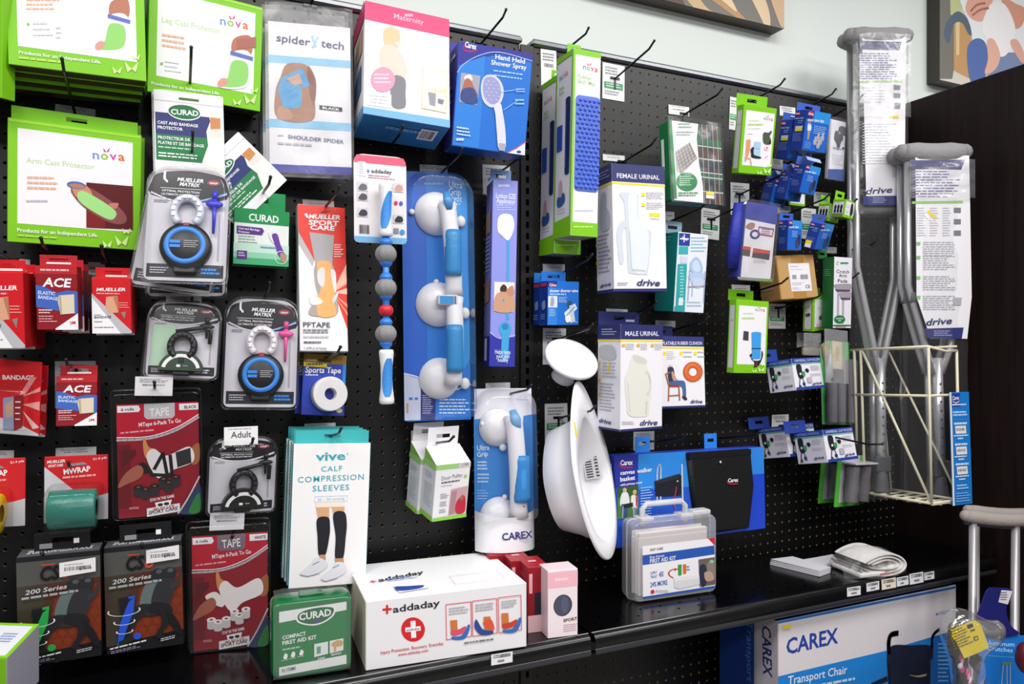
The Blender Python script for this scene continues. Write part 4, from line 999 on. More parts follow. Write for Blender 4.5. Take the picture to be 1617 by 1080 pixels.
a, b = zx(787, 440), zx(790, 1130)
p = it.part('shaft'); p.tube([(a[0], yc, a[1]), (b[0], yc, b[1])], .0062, C('#2f7ad8', .35, .5), 12)
for y in (480, 600, 690, 800, 960, 1085):
    q = zx(788, y); p.lathe([(.0062, q[1] + .009), (.011, q[1] + .004), (.0125, q[1]), (.011, q[1] - .004), (.0062, q[1] - .009)], C('#2f7ad8', .35, .5), 14, 'z', (q[0], yc, 0))
for y in (550, 752, 1028):
    q = zx(788, y); p = it.part('knobbed_ball'); R = .0198; V = []; n, k = 32, 10
    for i in range(k + 1):
        t = math.pi * (.16 + .68 * i / k)
        for j in range(n):
            an = 2 * math.pi * j / n; rr = R * math.sin(t) * (1 + .055 * math.cos(8 * an) * math.sin(t) ** 3); V.append((q[0] + rr * math.cos(an), yc + rr * math.sin(an), q[1] + R * .95 * math.cos(t)))
    p.add(V, [[i * n + j, (i + 1) * n + j, (i + 1) * n + (j + 1) % n, i * n + (j + 1) % n] for i in range(k) for j in range(n)] + [list(range(n)), [k * n + j for j in range(n)][::-1]], C('#8a8a8c', .6, .3, bump=.2, scale=300), True)
q = zx(788, 888); p = it.part('red_ball'); p.lathe([(.006, q[1] + .0105), (.011, q[1] + .008), (.0135, q[1] + .003), (.0135, q[1] - .003), (.011, q[1] - .008), (.006, q[1] - .0105)], C('#d02434', .4, .5), 16, 'z', (q[0], yc, 0))
handle('handle', 1122, 1448, 50, 790, False)
it.parts[-2][0].name = 'handle_'; it.parts[-1] = (it.parts[-1][0], 'handle_')
it.done()
for o in it.root.children:
    if o.name.startswith('handle_'): o.name = 'handle.001'
    if o.name.startswith('red_ball'): o['label'] = 'red ball between two grey knobbed balls'
Z('b0'); hook((770, 968), (910, 765), 'peg hook holding the massage stick card')
# ---------------------------------------------------------------- suction grab bars in blue blister packs
def suction(p, x, z, r, m, y0=-.002, y1=-.024):
    p.lathe([(r * 1.02, y0), (r, y0 - .003), (r * .93, y0 - .008), (r * .8, (y0 + y1) / 2 - .003), (r * .55, y1), (0, y1 - .002)], m, 30, 'y', (x, 0, z))
def grip_bar(p, p0, p1, r, m, bulge=.012, y=-.03):
    n = 12; pts = []
    for i in range(n + 1):
        t = i / n; pts.append((p0[0] + (p1[0] - p0[0]) * t, y - bulge * math.sin(math.pi * t), p0[1] + (p1[1] - p0[1]) * t))
    p.tube(pts, [r * (1.15 if i in (0, n) else 1.0) for i in range(n + 1)], m, 14, flat=.8)
WH = C('#ebeaf0', .3, .5)
Z('b1')
it = Item('grab_bar_pack', 'tall blue pack with a pivoting white suction grab bar', 'blister pack', [(908, 40), (1292, 62), (1330, 1553), (912, 1558)], .06, .004, free=.22)
w, h = it.w, it.h; L = it.loc
p = it.part('backing_card'); p.prism(round_rect(-w / 2, w / 2, -h / 2, h / 2, .008, 5, .04), 0, .002, '#2f7fd8')
it.on('F'); it.p([(908, 40), (1050, 40), (1060, 1300), (912, 1300)], '#2e66cc').s([(1220, 200), (1290, 180), (1300, 620), (1320, 1150), (1230, 1200), (1200, 700)], '#3f9ae8')
it.t('Ultra', (1190, 140), (1270, 145), '#cfe6fb', 40, .3).t('Grip', (1188, 182), (1262, 188), '#cfe6fb', 40, .3).t('Pivot', (1190, 222), (1268, 228), '#cfe6fb', 40, .3)
it.g(1040, 110, 1180, 130, 1, '#7ab6f0', .6); it.g(1200, 235, 1265, 250, 1, '#9fd0f8', .6)
it.p([(912, 1270), (1040, 1300), (1180, 1380), (1330, 1340), (1330, 1553), (912, 1558)], '#2e78d4').p([(912, 1270), (1000, 1300), (1035, 1330), (1025, 1553), (912, 1555)], '#c8cfe6').p([(1018, 1330), (1110, 1395), (1105, 1553), (1016, 1553)], '#2a2f78')
it.l([(912, 1268), (1000, 1292), (1080, 1340), (1190, 1376), (1330, 1330)], 8, '#dfeaf8', True)
it.g(1028, 1400, 1095, 1520, 9, '#b8bce0', .4).g(1130, 1425, 1325, 1525, 5, '#dcecfa', .35).p([(945, 1415), (968, 1415), (968, 1430), (945, 1430)], '#3a80d8').p([(980, 1415), (1000, 1415), (1000, 1430), (980, 1430)], '#3a80d8').p([(930, 1450), (942, 1450), (942, 1510), (930, 1510)], '#c89a78')
G = it.part('grab_bar')
k = abs(L((1160, 300))[0] - L((1060, 300))[0]) / 100
for (x, y, r) in ((1110, 300, 128), (1120, 850, 130), (1130, 1300, 120)): suction(G, *L((x, y)), r * k, WH)
grip_bar(G, L((1155, 260)), L((1195, 800)), 50 * k, WH); grip_bar(G, L((1195, 820)), L((1190, 1330)), 50 * k, WH)
for (x, y) in ((1255, 350), (1280, 905), (1280, 1330)):
    a = L((x, y)); G.blob((a[0], -.009, a[1]), (.010, .006, .012), WH)
for (x, y) in ((960, 290), (1108, 715)):
    a = L((x, y)); G.blob((a[0], -.006, a[1]), (.006, .004, .006), WH)
for (x0, y0, x1, y1) in ((1175, 425, 1180, 690), (1187, 985, 1188, 1260)):
    q = it.part('blue_grip', 'grab_bar'); a, b = L((x0, y0)), L((x1, y1)); m = C('#3b93d2', .35, .5, bump=.15, scale=120)
    q.tube([(a[0] + (b[0] - a[0]) * t, -.0335 - .0115 * math.sin(math.pi * (.3 + .4 * t)), a[1] + (b[1] - a[1]) * t) for t in [i / 8 for i in range(9)]], [49 * k, 51 * k, 50 * k, 50 * k, 50 * k, 50 * k, 50 * k, 51 * k, 49 * k], m, 14, flat=.8)
q = it.part('release_lever', 'grab_bar'); a, b = L((1140, 195)), L((1155, 300)); q.tube([(a[0], -.040, a[1]), ((a[0] + b[0]) / 2, -.047, (a[1] + b[1]) / 2), (b[0], -.046, b[1])], [20 * k, 30 * k, 18 * k], C('#4a98dc', .3, .5), 12, flat=.5)
q = it.part('indicator_window', 'grab_bar'); a, b = L((1088, 805)), L((1205, 865)); q.box(a[0], b[0], -.048, -.030, b[1], a[1], C('#e4e4ea', .3, .5), .002); q.box(a[0] + .003, b[0] - .009, -.0485, -.0475, b[1] + .002, a[1] - .002, '#3f96d6', .0005); q.box(b[0] - .008, b[0] - .004, -.0485, -.0475, b[1] + .002, a[1] - .002, '#6f7078', .0005)
s_ = it.part('clear_shell'); s_.dome([(x * .985, z * .99) for x, z in round_rect(-w / 2, w / 2, -h / 2, h / 2, .01, 6, .045)], -.001, -.062, SHELL, 5, .02)
it.on('F').p([(1240, 1160), (1258, 1160), (1268, 1230), (1248, 1236)], '#f0e020')
it.done()
Z('b1'); card([(1012, 0), (1180, 5), (1180, 60), (1012, 50)], 'white price card above the pivoting grab bar pack')
Z('b0'); hook((1105, 1085), (1270, 903), 'peg hook holding the pivoting grab bar pack')
Z('b2')
it = Item('grab_bar_pack', 'short grab bar pack with a white sleeve lettered in navy at its foot', 'blister pack', [(1342, 285), (1690, 278), (1712, 1255), (1345, 1272)], .075, .004, free=.6)
w, h = it.w, it.h; L = it.loc; k = abs(L((1560, 600))[0] - L((1460, 600))[0]) / 100
p = it.part('backing_card'); p.prism(round_rect(-w / 2, w / 2, -h / 2, h / 2, .006, 5, .03), 0, .002, '#3f86d2'); it.on('F')
it.p([(1342, 285), (1690, 278), (1692, 440), (1640, 450), (1480, 455), (1345, 470)], '#e2e2ec'); it.g(1600, 330, 1680, 365, 2, '#b8c8e8', .4)
it.t('Ultra', (1360, 660), (1435, 655), '#e4f0fb', 30, .3).t('Grip', (1362, 700), (1426, 692), '#e4f0fb', 30, .3).g(1362, 725, 1435, 785, 3, '#c4dcf4', .5).g(1362, 800, 1432, 865, 3, '#b0d0f0', .5).g(1360, 900, 1430, 965, 4, '#9cc4ec', .35).g(1635, 700, 1680, 1000, 5, '#9cc4ec', .1)
G = it.part('grab_bar')
suction(G, *L((1480, 520)), 108 * k, WH); suction(G, *L((1490, 1060)), 112 * k, WH)
grip_bar(G, L((1560, 450)), L((1590, 1050)), 52 * k, WH)
for (x, y) in ((1388, 498), (1522, 940)): a = L((x, y)); G.blob((a[0], -.009, a[1]), (.006, .005, .006), WH)
a = L((1512, 640)); G.blob((a[0], -.008, a[1]), (.008, .006, .008), WH)
for y in (642, 982): a = L((1605, y)); G.box(a[0] - .0025, a[0] + .0025, -.0485, -.0440, a[1] - .0012, a[1] + .0012, '#c03050', .0004)
q = it.part('blue_grip', 'grab_bar'); a, b = L((1595, 685)), L((1598, 955)); q.tube([(a[0] + (b[0] - a[0]) * t, -.0345 - .0115 * math.sin(math.pi * (.3 + .4 * t)), a[1] + (b[1] - a[1]) * t) for t in [i / 8 for i in range(9)]], [50 * k, 53 * k, 51 * k, 51 * k, 51 * k, 51 * k, 51 * k, 53 * k, 50 * k], C('#3b8fd8', .35, .5, bump=.15, scale=120), 14, flat=.8)
q = it.part('release_lever', 'grab_bar'); a, b = L((1545, 415)), L((1575, 525)); q.tube([(a[0], -.040, a[1]), ((a[0] + b[0]) / 2, -.047, (a[1] + b[1]) / 2), (b[0], -.045, b[1])], [20 * k, 32 * k, 20 * k], C('#7fb4e4', .3, .5), 12, flat=.5)
s_ = it.part('sleeve'); a, b = L((1345, 1060)), L((1712, 1265)); n = 14; zt, zb = a[1], -h / 2 + .002; V = []
for zz in (0, 1):
    for i in range(n + 1):
        u = i / n; V.append((-w / 2 + w * u, -.046 * math.sin(math.pi * u) ** .5 - .0005, (zb if zz == 0 else zt + .012 * (1 - math.sin(math.pi * u)))))
s_.add(V, [[i, i + 1, n + 2 + i, n + 1 + i] for i in range(n)], C('#eeedf2', .35, .5), True)
V2 = [(v[0], v[1], v[2]) for v in V[:n + 1]]; s_.add(V2, [list(range(n + 1))], C('#8a7a80', .5), False)
it.depth_shift = .0465; it.on('F').t('CAREX', (1512, 1206), (1698, 1188), '#33347c', 42, 1.0); it.depth_shift = 0
s_ = it.part('clear_shell'); s_.dome([(x * .985, z * .99) for x, z in round_rect(-w / 2, w / 2, -h / 2 + .06, h / 2, .01, 6, .035)], -.001, -.060, SHELL, 5, .02)
it.done()
card([(1412, 250), (1562, 246), (1562, 290), (1412, 296)], 'white price card above the short grab bar pack', n=2)
hook((1490, 328), (1690, 262), 'peg hook holding the short grab bar pack')
# ---------------------------------------------------------------- lotion applicator box
Z('b1')
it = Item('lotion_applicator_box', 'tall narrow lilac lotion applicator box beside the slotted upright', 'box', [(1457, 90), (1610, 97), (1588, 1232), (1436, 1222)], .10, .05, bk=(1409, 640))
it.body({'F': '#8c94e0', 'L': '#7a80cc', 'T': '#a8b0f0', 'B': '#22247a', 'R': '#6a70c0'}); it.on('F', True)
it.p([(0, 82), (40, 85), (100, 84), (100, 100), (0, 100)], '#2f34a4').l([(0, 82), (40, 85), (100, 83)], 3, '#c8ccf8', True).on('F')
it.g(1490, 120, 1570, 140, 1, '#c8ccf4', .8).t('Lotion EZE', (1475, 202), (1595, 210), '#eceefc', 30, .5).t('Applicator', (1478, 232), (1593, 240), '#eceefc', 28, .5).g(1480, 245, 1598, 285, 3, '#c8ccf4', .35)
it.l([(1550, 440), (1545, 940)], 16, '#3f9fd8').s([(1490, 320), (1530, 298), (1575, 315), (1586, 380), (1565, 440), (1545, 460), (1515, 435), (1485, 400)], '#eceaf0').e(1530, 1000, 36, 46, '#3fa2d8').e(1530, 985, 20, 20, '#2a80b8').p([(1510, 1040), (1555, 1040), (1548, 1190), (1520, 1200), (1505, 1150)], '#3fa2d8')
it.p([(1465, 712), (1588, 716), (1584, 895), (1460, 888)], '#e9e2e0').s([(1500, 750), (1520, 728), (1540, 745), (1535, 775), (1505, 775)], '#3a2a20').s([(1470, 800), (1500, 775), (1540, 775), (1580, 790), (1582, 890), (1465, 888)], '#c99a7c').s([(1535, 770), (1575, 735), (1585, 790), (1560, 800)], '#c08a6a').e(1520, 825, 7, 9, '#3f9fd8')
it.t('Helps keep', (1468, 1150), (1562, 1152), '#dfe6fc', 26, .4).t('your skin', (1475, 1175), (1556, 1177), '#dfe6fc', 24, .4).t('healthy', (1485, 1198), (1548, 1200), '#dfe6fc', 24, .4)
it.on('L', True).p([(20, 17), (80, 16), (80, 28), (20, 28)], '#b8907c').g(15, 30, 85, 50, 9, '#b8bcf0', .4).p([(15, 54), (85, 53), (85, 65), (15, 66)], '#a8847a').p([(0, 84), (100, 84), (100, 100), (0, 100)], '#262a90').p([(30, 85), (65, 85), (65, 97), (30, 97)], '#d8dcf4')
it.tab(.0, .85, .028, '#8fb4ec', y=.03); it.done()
card([(1395, 0), (1562, 5), (1562, 212), (1395, 210)], 'white price card behind the lilac lotion applicator box')
Z('b0'); hook((1480, 1058), (1645, 920), 'peg hook holding the lilac lotion applicator box')
# ---------------------------------------------------------------- foot tape box
Z('b1')
it = Item('foot_tape_box', 'tall white and red foot tape box with an orange taped foot', 'box', [(268, 240), (556, 262), (578, 1142), (285, 1125)], .085, .016)
it.body({'F': '#ecebee', 'T': '#d83020', 'L': '#cfcfd4', 'R': '#d0281c', 'B': '#c0c0c6'}); it.on('F')
it.p([(268, 240), (556, 262), (560, 400), (572, 1000), (500, 800), (480, 690), (430, 640), (370, 580), (275, 410)], '#e0301f').p([(275, 410), (370, 580), (360, 620), (275, 480)], '#b9b5b8')
it.p([(340, 410), (490, 430), (480, 600), (500, 760), (390, 740), (375, 590)], '#a9a5a8')
for a, b in ((640, 700), (600, 760), (680, 850), (760, 900)): it.p([(480, 780), (572, a - 10), (574, a + 30)], '#f6b8a0').p([(480, 780), (574, b), (575, b + 24)], '#f09078')
it.l([(410, 290), (465, 284)], 6, '#7c1510'); it.t('MUELLER', (335, 328), (528, 335), W, 26, 1.2, .2).p([(308, 300), (325, 296), (335, 325), (322, 322)], W)
it.t('SPORT', (335, 365), (522, 373), W, 28, 1.3, .1).t('CARE', (345, 395), (496, 402), W, 26, 1.3, .1).g(490, 485, 545, 570, 6, '#f8c8c0', .5)
it.s([(372, 620), (420, 585), (470, 600), (495, 650), (500, 760), (515, 860), (505, 910), (440, 925), (345, 915), (340, 880), (390, 800), (375, 720)], '#a89c98').s([(385, 600), (460, 590), (480, 650), (495, 760), (490, 830), (500, 915), (400, 922), (385, 820), (410, 740)], '#e9ad66')
it.s([(390, 650), (430, 630), (428, 740), (395, 720)], '#d8d8da').s([(470, 640), (500, 660), (500, 780), (480, 720)], '#dededf').s([(340, 800), (365, 790), (420, 830), (400, 850), (350, 850)], '#e4e2e2').s([(480, 820), (515, 770), (512, 800), (490, 840)], '#d4d4d6')
it.t('PFTAPE', (302, 988), (466, 990), '#4b4b54', 30, .6).g(302, 1000, 462, 1030, 2, '#8a8a92', .6).g(302, 1040, 470, 1065, 1, '#c0c0c6', .5).g(305, 1075, 430, 1090, 1, '#5c5c64', .7).t('2 APPLICATIONS', (305, 1122), (445, 1126), '#55555c', 14, .3)
it.done(); it.copy('second foot tape box behind the orange taped foot', dx=.001, dy=.018)
card([(300, 210), (492, 222), (490, 270), (300, 260)], 'white price card above the foot tape box', n=1)
hook((408, 288), (525, 130), 'red tipped peg hook holding the foot tape boxes')
# ---------------------------------------------------------------- sports tape cards
Z('b2')
it = Item('sports_tape_pack', 'blue sports tape card with a white tape roll, front of two', 'blister pack', [(306, 66), (568, 85), (550, 452), (292, 440)], .075, .0015, 'carded white sports tape')
it.body('#2a44b0', 'backing_card'); it.on('F')
it.p([(545, 136), (568, 130), (556, 330), (540, 270)], '#2f84d8').p([(306, 66), (568, 85), (565, 138), (450, 135), (302, 122)], '#8a6c1e').p([(306, 122), (448, 133), (446, 156), (306, 146)], '#f2d81c').g(320, 130, 436, 150, 1, '#4a4a20', .5)
it.t('GENUINE', (322, 112), (382, 116), '#e8e0c0', 12, .4).t('Sports Tape', (315, 185), (532, 190), W, 34, 1.2, .1).g(316, 196, 420, 208, 1, '#c8d4f8', .7).p([(292, 380), (400, 440), (292, 440)], '#2a34a0').e(522, 418, 18, 14, '#d8cfa0').l([(398, 112), (470, 118)], 14, '#101014')
a = it.loc((452, 318)); k = abs(it.loc((552, 318))[0] - a[0]) / 100
p = it.part('tape_roll'); p.lathe([(36 * k, -.001), (36 * k, -.0235), (99 * k, -.0235), (103 * k, -.0215), (103 * k, -.001)][::-1], C('#e9e7e8', .6, .3), 48, 'y', (a[0], 0, a[1]), False)
q = it.part('clear_bubble'); q.dome([(a[0] + 108 * k * math.cos(t), a[1] + 108 * k * math.sin(t)) for t in [2 * math.pi * i / 28 for i in range(28)]], -.0005, -.0255, SHELL, 3, .005)
it.done(); it.copy('blue sports tape card set back behind the front one', dx=-.0075, dy=.028)
hook((400, 112), (530, 30), 'peg hook holding the blue sports tape cards')
# ---------------------------------------------------------------- calf sleeve boxes
it = Item('calf_sleeve_box', 'front white calf sleeve box with teal lettering and black sleeved legs', 'box', [(245, 622), (714, 612), (684, 1466), (211, 1500)], .115, .021, 'calf compression sleeve boxes')
it.body({'F': '#f1eff0', 'L': '#2f9da6', 'T': '#48b8bc', 'R': '#7cc4c8', 'B': '#2a8a94'}); it.on('F')
it.t('vive', (378, 722), (560, 715), '#3fa9b8', 50, 1.1).e(573, 680, 6, 6, '#9fd2d8').t('CALF', (412, 788), (540, 782), '#3fa9b8', 30, .5, 0, 1.2).t('COMPRESSION', (270, 855), (672, 835), '#3fa9b8', 34, .25, 0, 1.15).t('SLEEVES', (360, 908), (582, 898), '#3fa9b8', 34, .25, 0, 1.15)
it.l([(375, 938), (572, 932), (570, 965), (372, 972), (375, 938)], 3, '#cfe0f0').t('20 - 30 mmHg', (390, 965), (555, 957), '#b8cfe4', 16, .2)
it.p([(380, 1001), (460, 995), (462, 1073), (395, 1081)], '#d9a67c').p([(475, 995), (555, 993), (552, 1041), (490, 1061)], '#dcaa80').p([(380, 975), (555, 968), (555, 1000), (380, 1005)], '#f1e4d8')
it.s([(388, 1075), (455, 1065), (466, 1123), (462, 1183), (438, 1293), (398, 1295), (390, 1183)], '#22222a').s([(486, 1045), (553, 1033), (568, 1103), (562, 1183), (545, 1313), (498, 1313), (500, 1183)], '#25252c').p([(402, 1293), (438, 1291), (440, 1333), (405, 1331)], '#c98f66').p([(495, 1315), (548, 1313), (550, 1349), (500, 1343)], '#c98f66')
it.s([(285, 1411), (290, 1393), (350, 1343), (380, 1308), (440, 1328), (448, 1363), (400, 1401), (320, 1423)], '#dfe0e8').s([(412, 1438), (425, 1413), (480, 1368), (500, 1338), (552, 1343), (565, 1393), (500, 1435), (430, 1453)], '#e3e4ec').l([(285, 1413), (330, 1423), (400, 1405)], 4, '#9a9aa8').l([(413, 1443), (440, 1453), (510, 1433)], 4, '#9a9aa8').l([(360, 1353), (400, 1333)], 4, '#6a6a80').l([(480, 1373), (520, 1353)], 4, '#6a6a80')
it.ring(612, 1416, 18, 20, 3, '#b8d4e8'); it.on('L', True).g(10, 4, 90, 96, 40, '#9fe0e4', .4)
it.tab(.03, .99, .022, '#48b8bc', y=.017); it.done()
for i, lb in enumerate(('second white calf sleeve box from the front', 'third white calf sleeve box from the front', 'rearmost white calf sleeve box in the row')): it.copy(lb, dx=-.002 * i, dy=.0215 * (i + 1), dz=.001 * i)
card([(310, 498), (500, 490), (500, 540), (310, 546)], 'white price card above the calf sleeve boxes', n=2)
hook((425, 582), (535, 525), 'peg hook holding the calf sleeve boxes')
# ---------------------------------------------------------------- door pulley boxes
it = Item('door_pulley_box', 'front white and green door pulley box with a sloped top', 'box', [(1113, 756), (1325, 722), (1290, 1066), (1086, 1088)], .13, .05, 'door pulley boxes', bk=(1030, 840), yaw=4)
w, h, d = it.w / 2, it.h / 2, it.dep
it.body({'F': '#eceaee', 'L': '#dedce2', 'T': '#f2f0f4', 'R': '#c8c8ce', 'B': '#7ab040'})
p = it.cur; zt = h + .022
p.add([(-w, 0, h - .0005), (w, 0, h - .0005), (w, d, zt), (-w, d, zt)], [[0, 1, 2, 3]], W); p.add([(-w, 0, h - .0005), (-w, d, zt), (-w, d, h - .0005)], [[0, 1, 2]], '#8fc05a'); p.add([(w, 0, h - .0005), (w, d, zt), (w, d, h - .0005)], [[0, 2, 1]], '#d8d8de')
it.on('F', True); it.p([(0, 0), (65, 0), (65, 9), (0, 9)], '#9fcf7c').p([(65, 0), (100, 0), (100, 9), (65, 9)], '#cfcfc8').t('OMI', (74, 6.5), (94, 5.5), '#8a8a88', 5, .2).t('Door Pulley', (18, 28), (78, 25), '#8a8a92', 7, .2).g(18, 31, 76, 34, 1, '#55555c', .8, dy=-1).e(87, 25, 5, 3, '#9fd060').g(18, 37, 60, 40, 1, '#c0c0c8', .6)
it.p([(48, 46), (97, 43), (96, 90), (46, 92)], '#c9a4ac').p([(50, 50), (66, 49), (64, 90), (48, 91)], '#b0868e').s([(66, 72), (80, 60), (92, 64), (94, 90), (68, 90)], '#c02a40').s([(76, 62), (84, 58), (86, 66), (78, 68)], '#a86a58').g(18, 52, 42, 62, 3, '#8a8a92', .4).g(18, 66, 42, 76, 3, '#8a8a92', .4).g(18, 80, 42, 88, 2, '#8a8a92', .4)
it.p([(0, 94), (100, 93), (100, 100), (0, 100)], '#8fcb4a').on('L', True).r(0, 0, 100, 9, '#9ccc6c').g(20, 18, 85, 30, 3, '#b0b0b6', .4).g(20, 38, 85, 80, 9, '#c0c0c8', .35).r(0, 92, 100, 100, '#8fcb4a')
it.tab(.04, .94, .060, W, y=d - .0012, z0=h + .018); it.done(); it.copy('rear door pulley box behind the sloped top one', dx=-.012, dy=it.dep + .006, dz=.004)
card([(960, 540), (1128, 530), (1128, 640), (960, 650)], 'white price card behind the door pulley boxes', off=.0035)
hook((1025, 622), (1218, 575), 'peg hook holding the door pulley boxes')
# ---------------------------------------------------------------- green cast protector box
Z('b1')
it = Item('bandage_protector_box', 'green and white bandage protector box with a purple booted foot', 'box', [(-118, 258), (222, 290), (212, 622), (-120, 600)], .098, .03)
it.body({'F': '#dfe6e4', 'T': '#1f8a50', 'B': '#1c5a36', 'L': '#157a42', 'R': '#1a7a44'}); it.on('F', True)
it.r(0, 0, 100, 26, '#14884a').r(0, 88, 100, 100, '#3fa870').r(0, 78, 100, 88, '#8cc8a8').r(0, 62, 100, 78, '#bcdccc')
it.t('CURAD', (26, 21), (80, 21.5), W, 12, .9).p([(5, 32), (50, 33), (54, 38), (50, 46), (5, 46)], '#5a2c86').t('Cast and Bandage', (8, 38), (46, 39), W, 3.6, .5).t('Protector', (8, 44), (28, 44.6), W, 3.6, .5)
it.g(8, 49, 44, 64, 3, '#8fa8a0', .35).p([(6, 76), (24, 76), (24, 91), (6, 91)], '#5a2c86').g(8, 79, 22, 88, 2, '#c8b8dc').g(48, 66, 76, 71, 1, '#6a8ac8', .6)
it.s([(62, 42), (72, 36), (78, 44), (80, 56), (70, 58)], '#dde2e4').s([(68, 44), (78, 42), (84, 60), (92, 76), (94, 84), (82, 82), (74, 62)], '#6a3a9c').s([(84, 76), (94, 78), (96, 90), (88, 92)], '#b08878').ring(86, 84, 12, 12, 1, '#d8ece0')
it.p([(0, -2), (100, -2), (100, 0), (0, 0)], W)
it.tab(.0, .94, .034, '#14884a', y=.012); it.done(); it.copy('second green bandage protector box behind the purple booted foot', dx=0, dy=.032, dz=0)
hook((30, 212), (105, 75), 'peg hook holding the green bandage protector boxes')

# ================================================================ things standing on the left shelf
Z('b3')
it = shelf_item('first_aid_kit', 'green compact first aid kit in clear wrap beside the white box', 'first aid kit', (105, 1066), (605, 990), (75, 592), .055)
w, h, d = it.w, it.h, it.dep
GRN = C('#0f6a3a', .2, .6)
p = it.part('case'); out = round_rect(-w / 2, w / 2, -h / 2, h / 2, .012, 5); p.dome(out, d * .5, 0, GRN, 4, .006); p.dome(out, d * .5, d, GRN, 4, .006); p.box(-.02, .02, d * .3, d * .7, h / 2 - .001, h / 2 + .004, GRN, .002)
it.on('F', True); it.p([(10, 12), (92, 10), (92, 90), (10, 93)], '#0d7a3e').p([(10, 12), (92, 9), (92, 20), (10, 26)], '#e4e6e6').p([(10, 83), (92, 79), (92, 91), (10, 94)], '#e4e6e6')
it.s([(30, 20), (36, 14), (52, 11), (70, 12), (78, 15), (76, 25), (66, 32), (54, 35), (42, 33), (32, 28)], W).s([(32, 20), (38, 15), (52, 12.5), (68, 13), (76, 16), (74, 24), (65, 30.5), (54, 33), (43, 31.5), (34, 27)], '#0d6638')
it.t('CURAD', (34, 26), (73, 24.5), W, 8.5, 1.3).p([(50, 28), (60, 27.5), (55, 33)], '#5a3a9c')
it.t('COMPACT', (14, 48), (42, 46), W, 4.6, 1.1).t('FIRST AID KIT', (14, 55), (55, 52.5), W, 4.8, 1.1).g(14, 60, 40, 63, 1, '#a8d4b8', .6, dy=-1)
for x, y in ((17, 70), (26, 69), (36, 68)): it.s([(x - 2, y + 2), (x, y - 4), (x + 3, y - 2), (x + 2, y + 3)], W); it.g(x - 4, y + 4, x + 4, y + 5.4, 1, '#d0e8d8')
it.p([(52, 59), (69, 58), (69, 74), (52, 76)], '#dfe4e4').p([(55, 63), (60, 62.6), (60, 72), (55, 72.4)], '#5aa07a').p([(71, 57.5), (88, 56.5), (88, 72), (71, 74)], '#e4e2de').s([(73, 62), (80, 58), (87, 60), (86, 66), (76, 66)], '#c9a06a').p([(76, 66), (79, 66), (79, 72), (76, 72.5)], '#c9a06a')
it.t('CLEAN', (56, 80), (65, 79.4), W, 2.6, 1).t('PROTECT', (73, 77.5), (86, 76.5), W, 2.6, 1).t('75 ITEMS', (13, 89.4), (30, 88), '#4a4a52', 4, .3)
film(it, -w / 2 + .004, w / 2 - .004, -h / 2 + .004, h / 2 - .002, -.0038, .0012, 'clear_wrap', None, 12, 12)
p = it.cur; nx = 12
V = [(-w / 2 + .006 + (w - .012) * i / nx, .004 + (d - .008) * j / 4, h / 2 + .0052 + .001 * math.sin(i * 2.1 + j)) for j in range(5) for i in range(nx + 1)]; p.add(V, [[j * 13 + i, j * 13 + i + 1, (j + 1) * 13 + i + 1, (j + 1) * 13 + i] for j in range(4) for i in range(nx)], FILM, True)
it.done()
it = shelf_item('massage_roller_box', 'long white box with red plus sign standing on the shelf edge', 'box', (682, 1000), (1662, 851), (664, 580), .10, bk=(575, 480))
it.body({'F': '#e6e4e8', 'T': '#efeef1', 'L': '#d3cdb9', 'R': '#cfccd2', 'B': '#bbb'}, b=.0012); it.on('F')
it.l([(813, 600), (813, 650)], 14, '#d62828').l([(788, 626), (838, 622)], 14, '#d62828').t('addaday', (848, 645), (1135, 602), '#2a2a34', 40, .9)
it.e(971, 746, 72, 74, '#d2232b', -8).p([(955, 695), (985, 692), (990, 795), (960, 798)], W).p([(923, 735), (1016, 725), (1018, 752), (925, 762)], W).t('addaday', (930, 756), (1012, 745), '#3a2a30', 12, .6)
it.t('Injury Prevention. Recovery. Everyday.', (775, 897), (1158, 838), '#c23a44', 20, .3).t('www.addaday.com', (880, 908), (1062, 880), '#c23a44', 18, .3)
for x0, y0, x1, y1, k in ((1170, 595, 1322, 577, 0), (1330, 573, 1478, 556, 1), (1488, 552, 1625, 536, 2)):
    dy = y1 - y0; it.l([(x0, y0), (x1, y1), (x1 + 4, y1 + 210), (x0 + 4, y0 + 213), (x0, y0)], 4, '#d84a50')
    it.g(x0 + 18, y0 + 20, x1 - 14, y0 + 70, 3, '#b4b2ba', .5, dy=dy * .8); cx = (x0 + x1) / 2
    it.p([(cx - 50 + 45 * (k == 1), y0 + 95), (cx - 8 + 45 * (k == 1), y0 + 92), (cx - 5 + 40 * (k == 1), y0 + 165), (cx - 45 + 45 * (k == 1), y0 + 180)], '#c8763c')
    if k == 1: it.s([(cx - 50, y0 + 110), (cx - 10, y0 + 170), (cx + 50, y0 + 180), (cx + 45, y0 + 200), (cx - 20, y0 + 205), (cx - 60, y0 + 160)], '#2d4a8c').s([(cx - 10, y0 + 130), (cx + 40, y0 + 110), (cx + 60, y0 + 170), (cx + 30, y0 + 175)], '#d8563a')
    else: it.s([(cx - 40, y0 + 195), (cx + 20, y0 + 185), (cx + 60, y0 + 120), (cx + 70, y0 + 140), (cx + 40, y0 + 205), (cx - 30, y0 + 212)], '#3a6ab4').s([(cx - 45, y0 + 160), (cx, y0 + 150), (cx + 45, y0 + 130), (cx + 30, y0 + 170), (cx - 35, y0 + 188)], '#d8506a' if k == 0 else '#c8402a')
it.g(1280, 822, 1480, 838, 1, '#77757d', .6, dy=-28)
